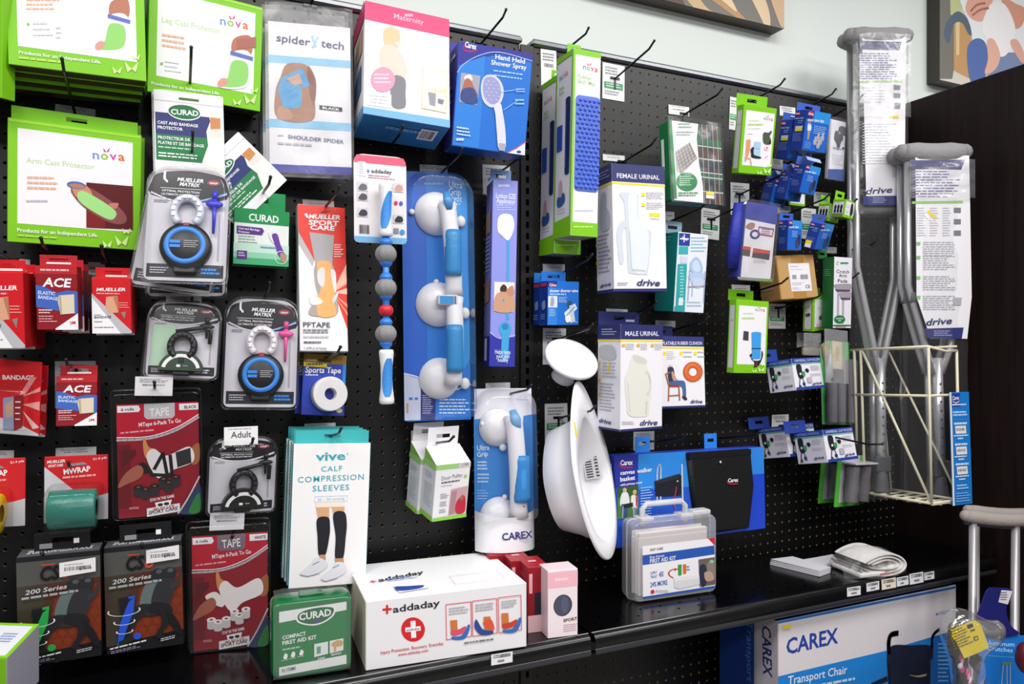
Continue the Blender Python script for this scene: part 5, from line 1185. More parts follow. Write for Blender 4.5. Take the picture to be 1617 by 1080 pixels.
it.on('T').t('addaday', (765, 462), (1050, 408), '#2a2a34', 20, .9, .3).l([(708, 463), (748, 458)], 10, '#d62828').l([(720, 455), (735, 467)], 8, '#d62828').p([(850, 488), (1040, 460), (1070, 500), (890, 530)], W).s([(860, 495), (940, 490), (1035, 485), (1010, 505), (890, 520)], '#2d4a9c').g(820, 445, 1000, 465, 2, '#8aa0d8', .4, dy=-24).l([(1190, 430), (1480, 395), (1530, 440), (1230, 478), (1190, 430)], 3, '#e8b0b0')
it.done()
p = Part('price_ticket')
def ticket(quad, label, c='#e3e3e6', off=None):
    it = Item('price_ticket', label, 'price ticket', quad, D - YS + .0135, .0004, 'price tickets on the shelf edge', free=.5, pitch=0, lim=False)
    it.part('ticket'); it.cur.box(-it.w / 2, it.w / 2, 0, it.dep, -it.h / 2, it.h / 2, c, .0001); it.on('F', True).g(10, 10, 90, 45, 2, '#55555c', .5).bars(40, 15, 92, 40, 14, '#6a6a72').g(30, 60, 70, 85, 1, '#7a7a82', .8); it.done()
ticket([(1445, 900), (1575, 880), (1578, 945), (1448, 966)], 'white price ticket on the left shelf edge under the long white box')
# red and pink boxes at the joint of the shelves
Z('c3')
it = shelf_item('sport_box', 'pale pink box with a round dark window and grey lettering', 'box', (250, 803), (432, 780), (244, 392), .06, bk=(198, 600))
it.body({'F': '#eedfe4', 'T': '#f2d3da', 'L': '#ecd2da', 'R': '#d8c4ca', 'B': '#ccc'}); it.on('F', True).p([(0, 3), (100, 3), (100, 26), (0, 26)], '#efb6c2').g(24, 12, 78, 18, 1, '#f8d4dc', .7)
it.e(50, 53, 31, 16, '#3c3f4e').e(49, 53, 27, 14.5, '#4a4e62').e(56, 52, 12, 13, '#565b70').t('SPORT', (52, 78), (98, 77), '#4a4448', 4.4, .9).g(52, 82, 97, 94, 4, '#c8a8b0', .4); it.done()
it = shelf_item('red_box', 'dark red box with dark window directly left of the pink box', 'box', (130, 768), (262, 752), (122, 372), .045, 'dark red boxes behind the long white box', bk=(60, 500))
it.body({'F': '#8e1222', 'T': '#a81828', 'L': '#a31626', 'R': '#6a0c18', 'B': '#500'}); it.on('F', True).p([(30, 40), (100, 38), (100, 72), (30, 74)], '#1c2030').p([(0, 74), (100, 74), (100, 100), (0, 100)], '#e6bcc0').on('T', True).g(30, 40, 75, 65, 1, '#e8c0c8'); it.on('L', True).g(20, 15, 80, 60, 4, '#c04a58', .3); it.part('price_sticker').box(-it.w * .45, -it.w * .3, -.0006, -.0002, it.h * .1, it.h * .4, '#e0a8ae', .0001); it.done()
it.copy('dark red box second from the pink box', dx=-.012, dy=.052); it.copy('dark red box nearest the pegboard behind the long white box', dx=-.036, dy=.104)
# ================================================================ right bay
# ---------------------------------------------------------------- bath mat boxes
Z('c0')
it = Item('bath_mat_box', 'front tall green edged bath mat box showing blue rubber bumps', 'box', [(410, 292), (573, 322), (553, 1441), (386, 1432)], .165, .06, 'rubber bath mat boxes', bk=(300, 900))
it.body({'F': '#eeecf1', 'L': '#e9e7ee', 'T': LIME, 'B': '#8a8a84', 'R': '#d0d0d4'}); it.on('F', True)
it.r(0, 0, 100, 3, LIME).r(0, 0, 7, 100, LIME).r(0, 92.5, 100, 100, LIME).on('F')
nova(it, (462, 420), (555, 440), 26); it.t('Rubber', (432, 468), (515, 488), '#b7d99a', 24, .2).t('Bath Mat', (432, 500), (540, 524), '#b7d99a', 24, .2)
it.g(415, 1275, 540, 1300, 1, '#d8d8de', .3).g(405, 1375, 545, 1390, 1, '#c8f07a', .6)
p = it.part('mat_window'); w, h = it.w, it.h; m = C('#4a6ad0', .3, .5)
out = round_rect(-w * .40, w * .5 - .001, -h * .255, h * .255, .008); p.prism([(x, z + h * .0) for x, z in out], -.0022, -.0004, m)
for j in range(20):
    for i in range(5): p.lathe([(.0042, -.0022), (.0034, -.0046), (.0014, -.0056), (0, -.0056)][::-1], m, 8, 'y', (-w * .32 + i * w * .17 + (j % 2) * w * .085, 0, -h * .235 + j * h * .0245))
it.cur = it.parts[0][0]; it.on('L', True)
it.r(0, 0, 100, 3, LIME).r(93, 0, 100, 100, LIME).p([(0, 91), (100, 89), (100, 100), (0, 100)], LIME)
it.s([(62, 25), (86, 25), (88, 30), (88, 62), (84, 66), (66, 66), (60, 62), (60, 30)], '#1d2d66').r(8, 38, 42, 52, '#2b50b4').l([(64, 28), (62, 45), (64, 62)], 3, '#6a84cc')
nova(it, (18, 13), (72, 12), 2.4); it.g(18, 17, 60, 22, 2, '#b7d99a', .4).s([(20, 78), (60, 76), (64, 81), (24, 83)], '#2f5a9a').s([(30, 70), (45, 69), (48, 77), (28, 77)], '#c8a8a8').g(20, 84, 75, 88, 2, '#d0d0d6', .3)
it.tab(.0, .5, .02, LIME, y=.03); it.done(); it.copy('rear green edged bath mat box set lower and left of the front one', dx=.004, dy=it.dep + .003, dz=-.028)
card([(205, 296), (305, 310), (303, 530), (212, 520)], 'white price card behind the bath mat boxes')
hook((368, 295), (498, 170), 'peg hook rising over the wall above the bath mat boxes')
card([(583, 378), (719, 402), (715, 620), (582, 596)], 'white price card with a green band on the bare hook beside the bath mat boxes', True); hook((655, 480), (898, 248), 'bare peg hook with a green banded card beside the bath mat boxes')
# ---------------------------------------------------------------- urinal boxes
def drive_box(name, label, quad, off, title, bk, z, yaw=6):
    it = Item(name, label, 'box', quad, off, .09, bk=bk, yaw=yaw)
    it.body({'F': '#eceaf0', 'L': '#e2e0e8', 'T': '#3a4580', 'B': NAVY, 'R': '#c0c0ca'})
    it.on('F', True).p([(0, 0), (100, 0), (100, 14), (0, 14)], '#2c3168').p([(0, 14.6), (100, 14.6), (100, 16.2), (0, 16.2)], '#f0d820').p([(0, 98), (100, 97.6), (100, 100), (0, 100)], '#2c3168')
    it.on('L', True).r(0, 0, 100, 14, '#2a2f66').r(0, 14.6, 100, 16.2, '#e8d020').r(0, 98, 100, 100, '#2c3168'); return it
Z('c1')
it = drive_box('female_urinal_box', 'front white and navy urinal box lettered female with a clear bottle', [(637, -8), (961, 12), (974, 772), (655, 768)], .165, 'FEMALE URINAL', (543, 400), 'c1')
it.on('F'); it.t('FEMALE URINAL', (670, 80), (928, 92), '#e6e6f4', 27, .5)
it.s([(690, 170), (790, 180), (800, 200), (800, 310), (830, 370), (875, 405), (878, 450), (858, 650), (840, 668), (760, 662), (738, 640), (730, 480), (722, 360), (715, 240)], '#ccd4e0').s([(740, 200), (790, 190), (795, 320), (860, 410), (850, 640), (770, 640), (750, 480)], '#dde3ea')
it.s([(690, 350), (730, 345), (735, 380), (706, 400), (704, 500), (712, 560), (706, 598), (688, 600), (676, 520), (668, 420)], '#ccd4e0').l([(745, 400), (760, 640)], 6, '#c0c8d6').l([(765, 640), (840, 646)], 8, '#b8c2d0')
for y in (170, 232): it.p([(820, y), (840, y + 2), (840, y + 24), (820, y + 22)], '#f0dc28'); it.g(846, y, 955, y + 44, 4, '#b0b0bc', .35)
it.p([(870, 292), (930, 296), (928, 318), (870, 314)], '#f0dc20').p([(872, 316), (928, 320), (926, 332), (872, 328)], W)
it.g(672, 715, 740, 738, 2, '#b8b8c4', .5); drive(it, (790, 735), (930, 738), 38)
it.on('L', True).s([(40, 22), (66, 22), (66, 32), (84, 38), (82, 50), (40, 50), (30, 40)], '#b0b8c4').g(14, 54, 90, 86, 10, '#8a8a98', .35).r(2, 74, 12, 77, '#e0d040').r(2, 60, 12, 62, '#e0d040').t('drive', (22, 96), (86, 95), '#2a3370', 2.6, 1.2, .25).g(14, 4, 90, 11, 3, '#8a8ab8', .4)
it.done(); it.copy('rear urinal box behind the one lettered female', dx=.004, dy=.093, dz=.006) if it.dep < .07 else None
Z('c0'); card([(585, 935), (718, 948), (718, 985), (585, 975)], 'white price card above the female urinal box', n=1); hook((700, 985), (905, 845), 'peg hook holding the female urinal box')
Z('c1')
it = drive_box('male_urinal_box', 'white and navy urinal box lettered male with a milky bottle', [(695, 970), (950, 976), (945, 1603), (690, 1624)], .175, 'MALE URINAL', (553, 1300), 'c1')
it.on('F'); it.t('MALE URINAL', (720, 1040), (923, 1040), '#e6e6f4', 27, .5)
it.s([(765, 1158), (800, 1160), (845, 1180), (850, 1225), (858, 1260), (876, 1400), (868, 1440), (865, 1500), (845, 1530), (745, 1525), (728, 1440), (718, 1310), (740, 1240)], '#e2e1da').s([(765, 1160), (790, 1158), (848, 1186), (842, 1212), (790, 1205), (768, 1180)], '#d2d2ca')
it.ring(852, 1330, 26, 78, 8, '#d4d4cc', -110, 100, 20); it.l([(735, 1330), (748, 1500)], 8, '#d6d5cd'); it.l([(850, 1440), (846, 1515)], 10, '#cfcec6')
for x in (700, 790, 875): it.p([(x, 1088), (x + 18, 1088), (x + 18, 1106), (x, 1106)], '#e8b830'); it.g(x + 22, 1088, x + 75, 1130, 4, '#b0b0bc', .35)
drive(it, (808, 1585), (914, 1582), 32); it.g(700, 1560, 780, 1582, 2, '#b8b8c4', .5)
it.on('L', True).s([(12, 21), (60, 20), (80, 26), (76, 33), (30, 33), (10, 28)], '#aeb2b4').r(45, 35, 54, 46, '#f0dc20').g(24, 36, 92, 52, 5, '#a8a8b4', .35).g(12, 56, 80, 84, 9, '#9a9aa8', .35)
for v in (35, 52, 66): it.r(6, v, 15, v + 3, '#e8b830')
it.t('drive', (10, 94), (64, 94.5), '#2a3370', 4, 1.2, .25).g(20, 4, 85, 11, 3, '#b0b0d0', .4)
it.tab(.0, .98, .030, '#2c3168', y=it.dep - .002); it.parts[-1][0].box(.018, .044, it.dep - .0022, it.dep - .0018, it.h / 2 + .008, it.h / 2 + .013, '#c8cce8', .0002); it.done()
card([(605, 872), (735, 882), (735, 906), (605, 905)], 'white price card above the male urinal box', n=1); hook((665, 942), (912, 835), 'peg hook holding the male urinal box')
it = Item('cushion_box', 'white and navy box with an orange rubber ring and a seated figure', 'box', [(935, 1040), (1195, 1048), (1213, 1473), (940, 1484)], .09, .06)
it.body({'F': '#eceaf0', 'L': '#dad8e0', 'T': '#4a54a0', 'B': NAVY, 'R': '#c0c0ca'}); it.on('F', True).r(0, 0, 100, 14, '#343a78').r(0, 15, 100, 17.4, '#f0dc28').r(0, 97, 100, 100, '#2c3168').on('F')
it.t('INFLATABLE RUBBER CUSHION', (930, 1095), (1187, 1095), '#dfe0f2', 20, .6)
for x in (952, 1052, 1138): it.p([(x, 1136), (x + 17, 1136), (x + 17, 1158), (x, 1158)], '#f0dc28'); it.g(x + 20, 1136, x + 76, 1190, 5 if x == 952 else 2, '#b8b8c4', .3)
it.ring(1131, 1260, 60, 62, 36, '#cf5a2c', n=48).ring(1131, 1258, 52, 53, 20, '#d96c3a', n=48).ring(1128, 1255, 42, 42, 6, '#e08a58', 160, 300)
it.s([(975, 1230), (985, 1218), (1005, 1222), (1010, 1240), (985, 1245)], '#cfc8c8').s([(978, 1240), (1010, 1235), (1022, 1290), (1030, 1320), (990, 1330)], '#3a3a58').s([(1000, 1260), (1012, 1262), (1030, 1300), (1050, 1316), (1040, 1322), (1010, 1310)], '#c89a84').s([(990, 1320), (1060, 1312), (1084, 1330), (1088, 1410), (1070, 1415), (1062, 1350), (1000, 1346)], '#4a66a0').s([(1064, 1410), (1085, 1408), (1096, 1428), (1080, 1430)], '#3a3038')
it.l([(965, 1270), (985, 1345), (982, 1435)], 7, '#a86a3a').l([(1045, 1345), (1050, 1430)], 7, '#a86a3a').l([(985, 1345), (1046, 1345)], 9, '#a83a30').l([(985, 1405), (1048, 1400)], 5, '#a86a3a').l([(966, 1272), (990, 1262)], 6, '#a86a3a')
drive(it, (1115, 1450), (1187, 1450), 22); it.tab(.05, .6, .028, '#343a78', y=.05); it.done()
card([(905, 946), (1026, 950), (1026, 990), (905, 984)], 'white price card above the rubber cushion box', n=1); hook((1000, 1005), (1230, 925), 'peg hook holding the rubber cushion box')
# ---------------------------------------------------------------- commode box
it = Item('commode_box', 'white and teal box with a pale blue commode picture', 'box', [(1045, 410), (1226, 425), (1199, 905), (1010, 890)], .115, .08, bk=(898, 850), yaw=8)
it.body({'F': '#e3e8f2', 'L': '#1c8f88', 'T': '#bfe4ee', 'B': '#146a64', 'R': '#c8d0d8'}); it.on('F')
it.p([(1048, 415), (1116, 420), (1112, 495), (1046, 492)], '#2a3f9c').l([(1080, 425), (1078, 470)], 6, W).l([(1055, 450), (1105, 452)], 7, W).l([(1068, 438), (1095, 462)], 4, W)
it.p([(1047, 496), (1104, 498), (1102, 545), (1045, 545)], '#3fb0b4').p([(1040, 604), (1096, 604), (1082, 892), (1025, 888)], '#2fa6a8').g(1052, 620, 1080, 880, 14, '#a8dce0', .4).p([(1055, 555), (1100, 560), (1096, 600), (1055, 598)], '#cfd6ea').p([(1046, 810), (1072, 810), (1070, 855), (1042, 855)], '#e0e4ea').p([(1020, 860), (1080, 860), (1078, 892), (1018, 888)], '#2fa6a8')
it.g(1120, 440, 1218, 540, 5, '#a0c8e4', .35)
it.s([(1118, 590), (1150, 560), (1180, 590), (1190, 650), (1165, 665), (1130, 660), (1112, 630)], '#a8c2e4').s([(1130, 600), (1150, 580), (1170, 600), (1175, 645), (1145, 650), (1128, 630)], '#c9d8ee').s([(1105, 670), (1150, 655), (1200, 665), (1205, 690), (1150, 700), (1110, 695)], '#b4c8e6').s([(1120, 695), (1195, 695), (1190, 740), (1140, 745)], '#c2d2ea')
it.l([(1112, 640), (1100, 830)], 5, '#98a8c8').l([(1205, 650), (1196, 840)], 5, '#98a8c8').l([(1130, 700), (1125, 800)], 4, '#a8b4d0').l([(1100, 742), (1200, 738)], 5, '#a89a9c').g(1095, 830, 1190, 870, 2, '#c0d4ea', .4)
it.on('L', True).g(20, 5, 80, 12, 2, '#7accc4', .4).g(20, 40, 70, 70, 8, '#5ab4ac', .2); it.tab(.0, .62, .032, '#bfe6f4', y=.06); it.done()
hook((975, 350), (1210, 235), 'peg hook holding the commode box'); card([(960, 285), (1020, 287), (1020, 340), (960, 340)], 'white price card above the commode box', c='#c8cace', n=1)
# ---------------------------------------------------------------- plaid bib bag
Z('e8')
it = Item('plaid_bib_bag', 'clear bag holding a folded green plaid cloth with a white and green card', 'bag', [(100, 88), (358, 120), (360, 497), (130, 468)], .15, .05, bk=(63, 290), yaw=5)
w, h = it.w / 2, it.h / 2
it.body({'F': '#3a4048', 'L': '#15713c', 'T': '#c8ccd0', 'B': '#3f6a78', 'R': '#3a4a44'}, 'folded_cloth', .004); it.on('F', True)
it.r(0, 0, 100, 100, '#49504f')
for u, c, k in ((55, '#2f5a44', 8), (64, '#5c3a38', 6), (74, '#2c3440', 9), (85, '#5c4038', 7), (94, '#2a5a3c', 5)): it.r(u, 0, u + k, 100, c)
for v, c in ((18, '#2f6a46'), (33, '#5a3c3a'), (46, '#2b3240'), (62, '#31604a'), (74, '#283038'), (88, '#563a36')): it.r(50, v, 100, v + 8, c)
for v in (27, 43, 60, 66, 84): it.r(50, v, 100, v + 1.4, '#c8ccc8')
for u in (62, 72, 83, 92): it.r(u, 0, u + 1, 100, '#b8bcb8')
p = it.part('paper_card'); it.on('F').flat([[it.loc(q) for q in ((102, 90), (245, 108), (238, 180), (250, 300), (268, 400), (270, 482), (130, 468))]], W)
it.p([(102, 90), (120, 92), (145, 460), (130, 466)], '#2a8a50').p([(135, 240), (205, 195), (240, 270), (165, 350), (140, 330)], '#b9b4b4')
for i in range(6): it.l([(137 + i * 13, 238 - i * 8), (165 + i * 13, 345 - i * 16)], 2.5, '#8a7f80').l([(140 + i * 4, 250 + i * 17), (208 + i * 6, 205 + i * 13)], 2.5, '#938a88')
it.e(190, 382, 50, 44, '#2a8a50', 8).g(155, 355, 225, 405, 5, '#c8e4d0', .4).g(150, 432, 262, 455, 2, '#4a9a68', .5).g(150, 105, 215, 135, 2, '#9ac0a8', .4).g(140, 145, 225, 170, 2, '#a0a8a4', .35)
it.cur = it.parts[0][0]; it.p([(280, 428), (320, 432), (318, 446), (280, 442)], '#f0d820').p([(280, 444), (320, 448), (318, 464), (280, 460)], W)
it.on('L', True).r(35, 22, 60, 60, '#dfe6e2')
film(it, -w * 1.06, w * 1.04, -h * 1.03, h * 1.08, -.004, .004, 'clear_bag', clear_plastic('clear_film_thin', gloss=.06, fres=.28, rough=.2, haze=.03))
p = it.part('hanger'); a = it.loc((215, 62)); A = [math.radians(-60 + 260 * i / 14) for i in range(15)]; p.tube([(a[0] + .010 * math.cos(t), .02, a[1] + .012 * math.sin(t)) for t in A], .003, C('#d8dade', .2, .5), 8, flat=.5); p.box(a[0] - .02, a[0] + .02, .019, .021, min(h, a[1]) - .012, max(h - .002, a[1] - .008), C('#d8dade', .2, .5), .0004)
it.done(); Z('c0'); card([(985, 632), (1110, 655), (1110, 705), (985, 695)], 'white price card above the plaid bag', n=1); hook((1075, 695), (1310, 540), 'peg hook holding the plaid bag')
Z('e8'); card([(262, 508), (350, 510), (346, 665), (260, 640)], 'white price card with a green band under the plaid bag', True); Z('c1'); hook((1240, 335), (1500, 190), 'bare peg hook with a green banded card under the plaid bag')
# ---------------------------------------------------------------- shower diverter boxes
it = Item('shower_valve_box', 'small blue shower diverter valve box above the white dish', 'box', [(252, 708), (441, 711), (438, 975), (247, 974)], .085, .04, 'shower diverter valve boxes', bk=(205, 840), yaw=3)
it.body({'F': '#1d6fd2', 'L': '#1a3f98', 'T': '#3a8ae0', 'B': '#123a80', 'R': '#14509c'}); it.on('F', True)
it.r(0, 0, 28, 14, '#252c88').p([(0, 14), (30, 14), (30, 100), (0, 100)], '#2f82dc').g(6, 4, 24, 12, 1, '#d83a5a'); it.t('Carex', (4, 12), (27, 12), W, 6, 1).t('shower diverter valve', (6, 25), (96, 24), W, 6.5, .9).g(6, 28, 70, 32, 1, '#a8d0f4', .8)
it.r(1, 34, 30, 60, '#dfe3ee').s([(10, 38), (16, 36), (20, 44), (18, 56), (8, 56)], '#9aa8c4').g(34, 36, 62, 50, 4, '#b8d8f4', .4).g(4, 64, 26, 82, 5, '#b8d8f4', .35)
it.s([(62, 48), (74, 44), (78, 54), (72, 60), (64, 58)], '#3a4a6a').p([(52, 72), (86, 50), (94, 62), (58, 86)], '#dfe6f0').p([(68, 56), (80, 52), (88, 92), (72, 96)], '#c2cede').s([(56, 82), (70, 78), (74, 90), (60, 94)], '#f0f2f6').l([(60, 78), (86, 58)], 3, '#7a8aa4').g(86, 92, 96, 95, 1, '#b8d8f4')
it.on('L', True).r(10, 4, 90, 12, '#c83a5a').s([(30, 50), (70, 44), (76, 60), (40, 66)], '#8aa0c8').g(15, 76, 85, 90, 3, '#8aa8e0', .4); it.tab(.0, .78, .022, '#2a80da', y=.03); it.done()
it.copy('second small blue shower valve box directly behind the first one', dx=.0, dy=min(it.dep, .04) + .002) if it.dep < .04 else None
card([(220, 603), (354, 606), (354, 650), (220, 650)], 'white price card above the shower valve box', n=1); hook((290, 680), (520, 545), 'peg hook holding the shower valve box')
card([(220, 992), (361, 996), (361, 1216), (220, 1214)], 'white price card behind the white dish'); hook((305, 1060), (525, 968), 'peg hook holding the white dish')
# ---------------------------------------------------------------- white moulded dish and collection pan
VIEW = Vector((-SP, -CP, 0)); RGT = Vector((CP, -SP, 0)); UPV = Vector((0, 0, 1))
def frame_at(c, n, up):
    n = n.normalized(); u = (up - n * up.dot(n)).normalized(); r_ = u.cross(n)
    M = Matrix((r_, u, n)).transposed().to_4x4(); M.translation = c; return M
def view_at(c):                            # sight line based axes at a point
    v = (Vector((0, 0, ZC)) - c).normalized(); r_ = Vector((0, 0, 1)).cross(v).normalized(); return v, r_, v.cross(r_)
PLAS = C('#efeef3', .3, .5)
Z('c2'); c = at((393, 105), .11); v, r_, u_ = view_at(c); n = v * .62 + (r_ * .34 + u_ * .72); S = (at((493, 105), .11) - at((393, 105), .11)).length / 100 / .93
M = frame_at(c, n, u_); R = 137 * S; p = Part('dish')
p.lathe([(0, .004), (R * .6, .0045), (R * .9, .006), (R * .985, .005), (R, .001), (R * .985, -.003), (R * .85, -.008), (R * .5, -.014), (R * .40, -.020), (R * .38, -.048), (R * .44, -.056), (R * .34, -.058), (0, -.058)][::-1], PLAS, 48)
o = p.build('white_dish'); o.matrix_world = M; tag(o, 'round white shallow dish with a short neck on a hook', 'dish')
c = at((530, 768), .17); v, r_, u_ = view_at(c); n = v * .36 + (r_ * .985 + u_ * .17) * .933; a_ = -r_ * .17 + u_ * .985; M = frame_at(c, n, a_); K = (at((630, 768), .17) - c).length / 100 / .93
H = 428 * K; p = Part('pan'); N = 56
def oval(t, hh, ww, sh, pt): # top end pointed
    z = math.cos(t); return (ww * math.sin(t) * (1 - .38 * max(0, z) ** pt), hh * z + sh)
rings = []
for hh, ww, sh, d in ((H, H * .56, 0, -.004), (H, H * .56, 0, .0), (H * .985, H * .545, 0, .002), (H * .70, H * .47, -H * .10, .002), (H * .67, H * .45, -H * .10, -.002), (H * .60, H * .41, -H * .08, -.045), (H * .54, H * .36, -H * .07, -.082), (H * .48, H * .30, -H * .07, -.088)):
    rings.append([(*oval(2 * math.pi * i / N, hh, ww, sh, 1.5), d) for i in range(N)])
V = [q for rr in rings for q in rr]; Fc = [[i * N + k, (i + 1) * N + k, (i + 1) * N + (k + 1) % N, i * N + (k + 1) % N] for i in range(len(rings) - 1) for k in range(N)] + [[(len(rings) - 1) * N + k for k in range(N)]]
p.add(V, [q[::-1] for q in Fc], PLAS, True)
o2 = []                                    # outer wall of the bowl
for hh, ww, sh, d in ((H * .985, H * .545, 0, -.005), (H * .72, H * .49, -H * .10, -.005), (H * .63, H * .44, -H * .08, -.047), (H * .57, H * .39, -H * .07, -.086), (H * .5, H * .32, -H * .07, -.092)): o2.append([(*oval(2 * math.pi * i / N, hh, ww, sh, 1.5), d) for i in range(N)])
p.add([q for rr in o2 for q in rr], [[i * N + k, i * N + (k + 1) % N, (i + 1) * N + (k + 1) % N, (i + 1) * N + k] for i in range(len(o2) - 1) for k in range(N)] + [[(len(o2) - 1) * N + k for k in range(N)]], PLAS, True)
XB = H * .375
T = thing('collection_pan', 'white moulded collection pan with a wide pointed rim hanging on edge', 'pan', M)
pan = p.build('pan'); pan.parent = T
p = Part('bar_code')
p.box(XB, XB + .0005, -H * .12, H * .12, -.050, -.010, '#e3e2e6', .0001)
for i in range(11): p.box(XB - .0004, XB - .0001, -H * .10 + i * .0055, -H * .10 + i * .0055 + .0028, -.046, -.030, '#4a4a52', .0001)
for i in range(8): p.box(XB - .0004, XB - .0001, -H * .10 + i * .007, -H * .10 + i * .007 + .004, -.024, -.016, '#5a5a62', .0001)
p.build('bar_code').parent = T
a = M.inverted() @ at((425, 562), .165); p = Part('yellow_sticker'); p.box(-H * .40, -H * .36, H * .36, H * .52, .0023, .0028, '#f0e020', .0002); p.build('yellow_sticker').parent = T
card([(231, 376), (370, 372), (370, 598), (234, 606)], 'white price card with a green band beside the collection pan', True); hook((312, 460), (540, 390), 'peg hook holding the collection pan')
# ---------------------------------------------------------------- canvas walker basket box
it = Item('walker_basket_box', 'wide blue box with a black canvas walker basket showing at its right end', 'box', [(655, 690), (1563, 638), (1572, 1131), (670, 1256)], .10, .09, bk=(590, 820))
it.body({'F': '#2458c8', 'L': '#1f3aa0', 'T': '#2b46bc', 'B': '#1a2c80', 'R': '#1a3a9c'}, b=.0012); it.on('F')
it.p([(800, 682), (1095, 665), (1110, 880), (795, 900)], '#2f88de').p([(655, 690), (800, 682), (798, 880), (660, 890)], '#2a3498').p([(1470, 644), (1563, 638), (1566, 800), (1480, 806)], '#2f86e2').p([(1480, 806), (1566, 800), (1572, 1131), (1440, 1150)], '#2048cc')
carex(it, (692, 750), (766, 745), 30); it.t('canvas', (690, 808), (778, 798), W, 24, .9).t('walker', (792, 797), (884, 785), W, 24, .9).t('basket', (690, 848), (780, 836), W, 26, .9).t('with privacy cover', (690, 876), (825, 858), W, 14, .7)
it.p([(672, 885), (800, 872), (800, 1062), (672, 1078)], '#4a7a3c').p([(672, 885), (800, 872), (800, 930), (672, 945)], '#35582f').s([(695, 930), (715, 910), (738, 925), (742, 990), (690, 995)], '#dfe0e4').p([(695, 985), (738, 985), (732, 1068), (698, 1070)], '#3a5078').e(716, 900, 12, 14, '#c8a890').s([(755, 940), (775, 930), (792, 950), (790, 1010), (760, 1010)], '#e8dcd8').e(776, 915, 12, 13, '#c89a80').s([(764, 910), (776, 898), (790, 908), (778, 906)], '#e8c840').p([(762, 1005), (788, 1005), (786, 1060), (766, 1062)], '#7a8498').p([(780, 935), (794, 945), (792, 1000), (784, 1000)], '#c83a4a').p([(708, 985), (765, 975), (765, 1002), (710, 1010)], '#22252c').l([(705, 1000), (702, 1070)], 4, '#c8ccd0').l([(768, 985), (770, 1062)], 4, '#c8ccd0')
it.g(812, 885, 885, 1060, 11, '#9fc4f0', .4, dy=-8)
it.l([(912, 990), (912, 800), (920, 755), (932, 750), (934, 800), (932, 990)], 8, '#c4ccd4', True).l([(1062, 745), (1068, 990)], 9, '#c4ccd4').p([(895, 845), (1045, 800), (1060, 815), (1056, 930), (905, 940)], '#20222a').p([(895, 845), (1045, 800), (1040, 830), (905, 860)], '#2c2f38').l([(1028, 880), (1020, 930), (998, 975)], 5, '#d83040', True).e(997, 973, 9, 6, '#d83040').l([(1000, 975), (1020, 1000), (1020, 1030)], 4, '#c86070', True).e(1035, 845, 5, 5, '#c8c8cc')
p = it.part('canvas_basket'); w, h = it.w, it.h; a = it.loc((1088, 690)); b = it.loc((1470, 655)); c_ = it.loc((1490, 870)); d_ = it.loc((1462, 1128)); e_ = it.loc((1150, 1176)); f_ = it.loc((1110, 900))
p.dome(spline([a, b, c_, d_, e_, f_], 1), -.0006, -.012, C('#111114', .6, .3, bump=.3, scale=120), 4, .012)
a, b = it.loc((1088, 672)), it.loc((1462, 648)); p.prism([a, b, (b[0], b[1] - .014), (a[0], a[1] - .014)], -.013, -.0006, C('#0e0e11', .5, .4))
a = it.loc((1272, 728)); p.blob((a[0], -.0155, a[1]), (.0035, .002, .0035), C('#d8d8dc', .25, .5, metal=.6), 10, 6)
it.depth_shift = .0125; carex(it, (1342, 852), (1404, 848), 22); it.depth_shift = 0
it.cur = it.parts[0][0]; it.on('L', True).r(20, 5, 85, 20, '#2a3498').t('Carex', (28, 15), (82, 14), W, 7, 1.1).g(20, 25, 80, 55, 4, '#7a94e0', .5)
for x0, x1 in ((.20, .295), (.665, .755)): it.tab(x0, x1, .036, '#2f86e2', y=.045)
it.parts[-1][0].name = 'hang_tab_'; it.done()
for o in it.root.children:
    if o.name.startswith('hang_tab_'): o.name = 'hang_tab.001'
card([(770, 548), (900, 540), (895, 655), (772, 660)], 'white price card behind the walker basket box', c='#cfcfd2'); hook((850, 605), (1095, 563), 'left peg hook of the two holding the walker basket box'); hook((1280, 582), (1540, 548), 'right peg hook of the two holding the walker basket box')
# ---------------------------------------------------------------- green cup holder boxes
def nova_box(quad, off, bk, label, dep=.05, yaw=8):
    it = Item('holder_box', label, 'box', quad, off, dep, bk=bk, yaw=yaw)
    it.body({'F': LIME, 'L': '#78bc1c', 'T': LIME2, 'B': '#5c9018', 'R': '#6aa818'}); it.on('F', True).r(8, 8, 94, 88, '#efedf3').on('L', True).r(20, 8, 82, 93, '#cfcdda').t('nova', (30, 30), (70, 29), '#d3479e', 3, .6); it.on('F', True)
    return it
Z('e1')
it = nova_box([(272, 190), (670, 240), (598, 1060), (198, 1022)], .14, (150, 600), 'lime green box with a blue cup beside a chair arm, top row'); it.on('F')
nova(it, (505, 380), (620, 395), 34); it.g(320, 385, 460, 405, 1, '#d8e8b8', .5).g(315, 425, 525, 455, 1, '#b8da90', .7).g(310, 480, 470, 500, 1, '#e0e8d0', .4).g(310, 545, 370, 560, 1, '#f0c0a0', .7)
it.p([(295, 620), (345, 620), (340, 740), (300, 860), (275, 900), (285, 750)], '#dd9a70').l([(275, 840), (340, 850), (355, 930)], 12, '#e0a890').p([(388, 645), (470, 650), (465, 735), (385, 730)], '#a4cfe4').p([(385, 745), (464, 745), (460, 830), (378, 825)], '#a8d2e8').s([(345, 740), (370, 710), (385, 720), (382, 800), (465, 830), (460, 850), (360, 835), (350, 790)], '#26262c')
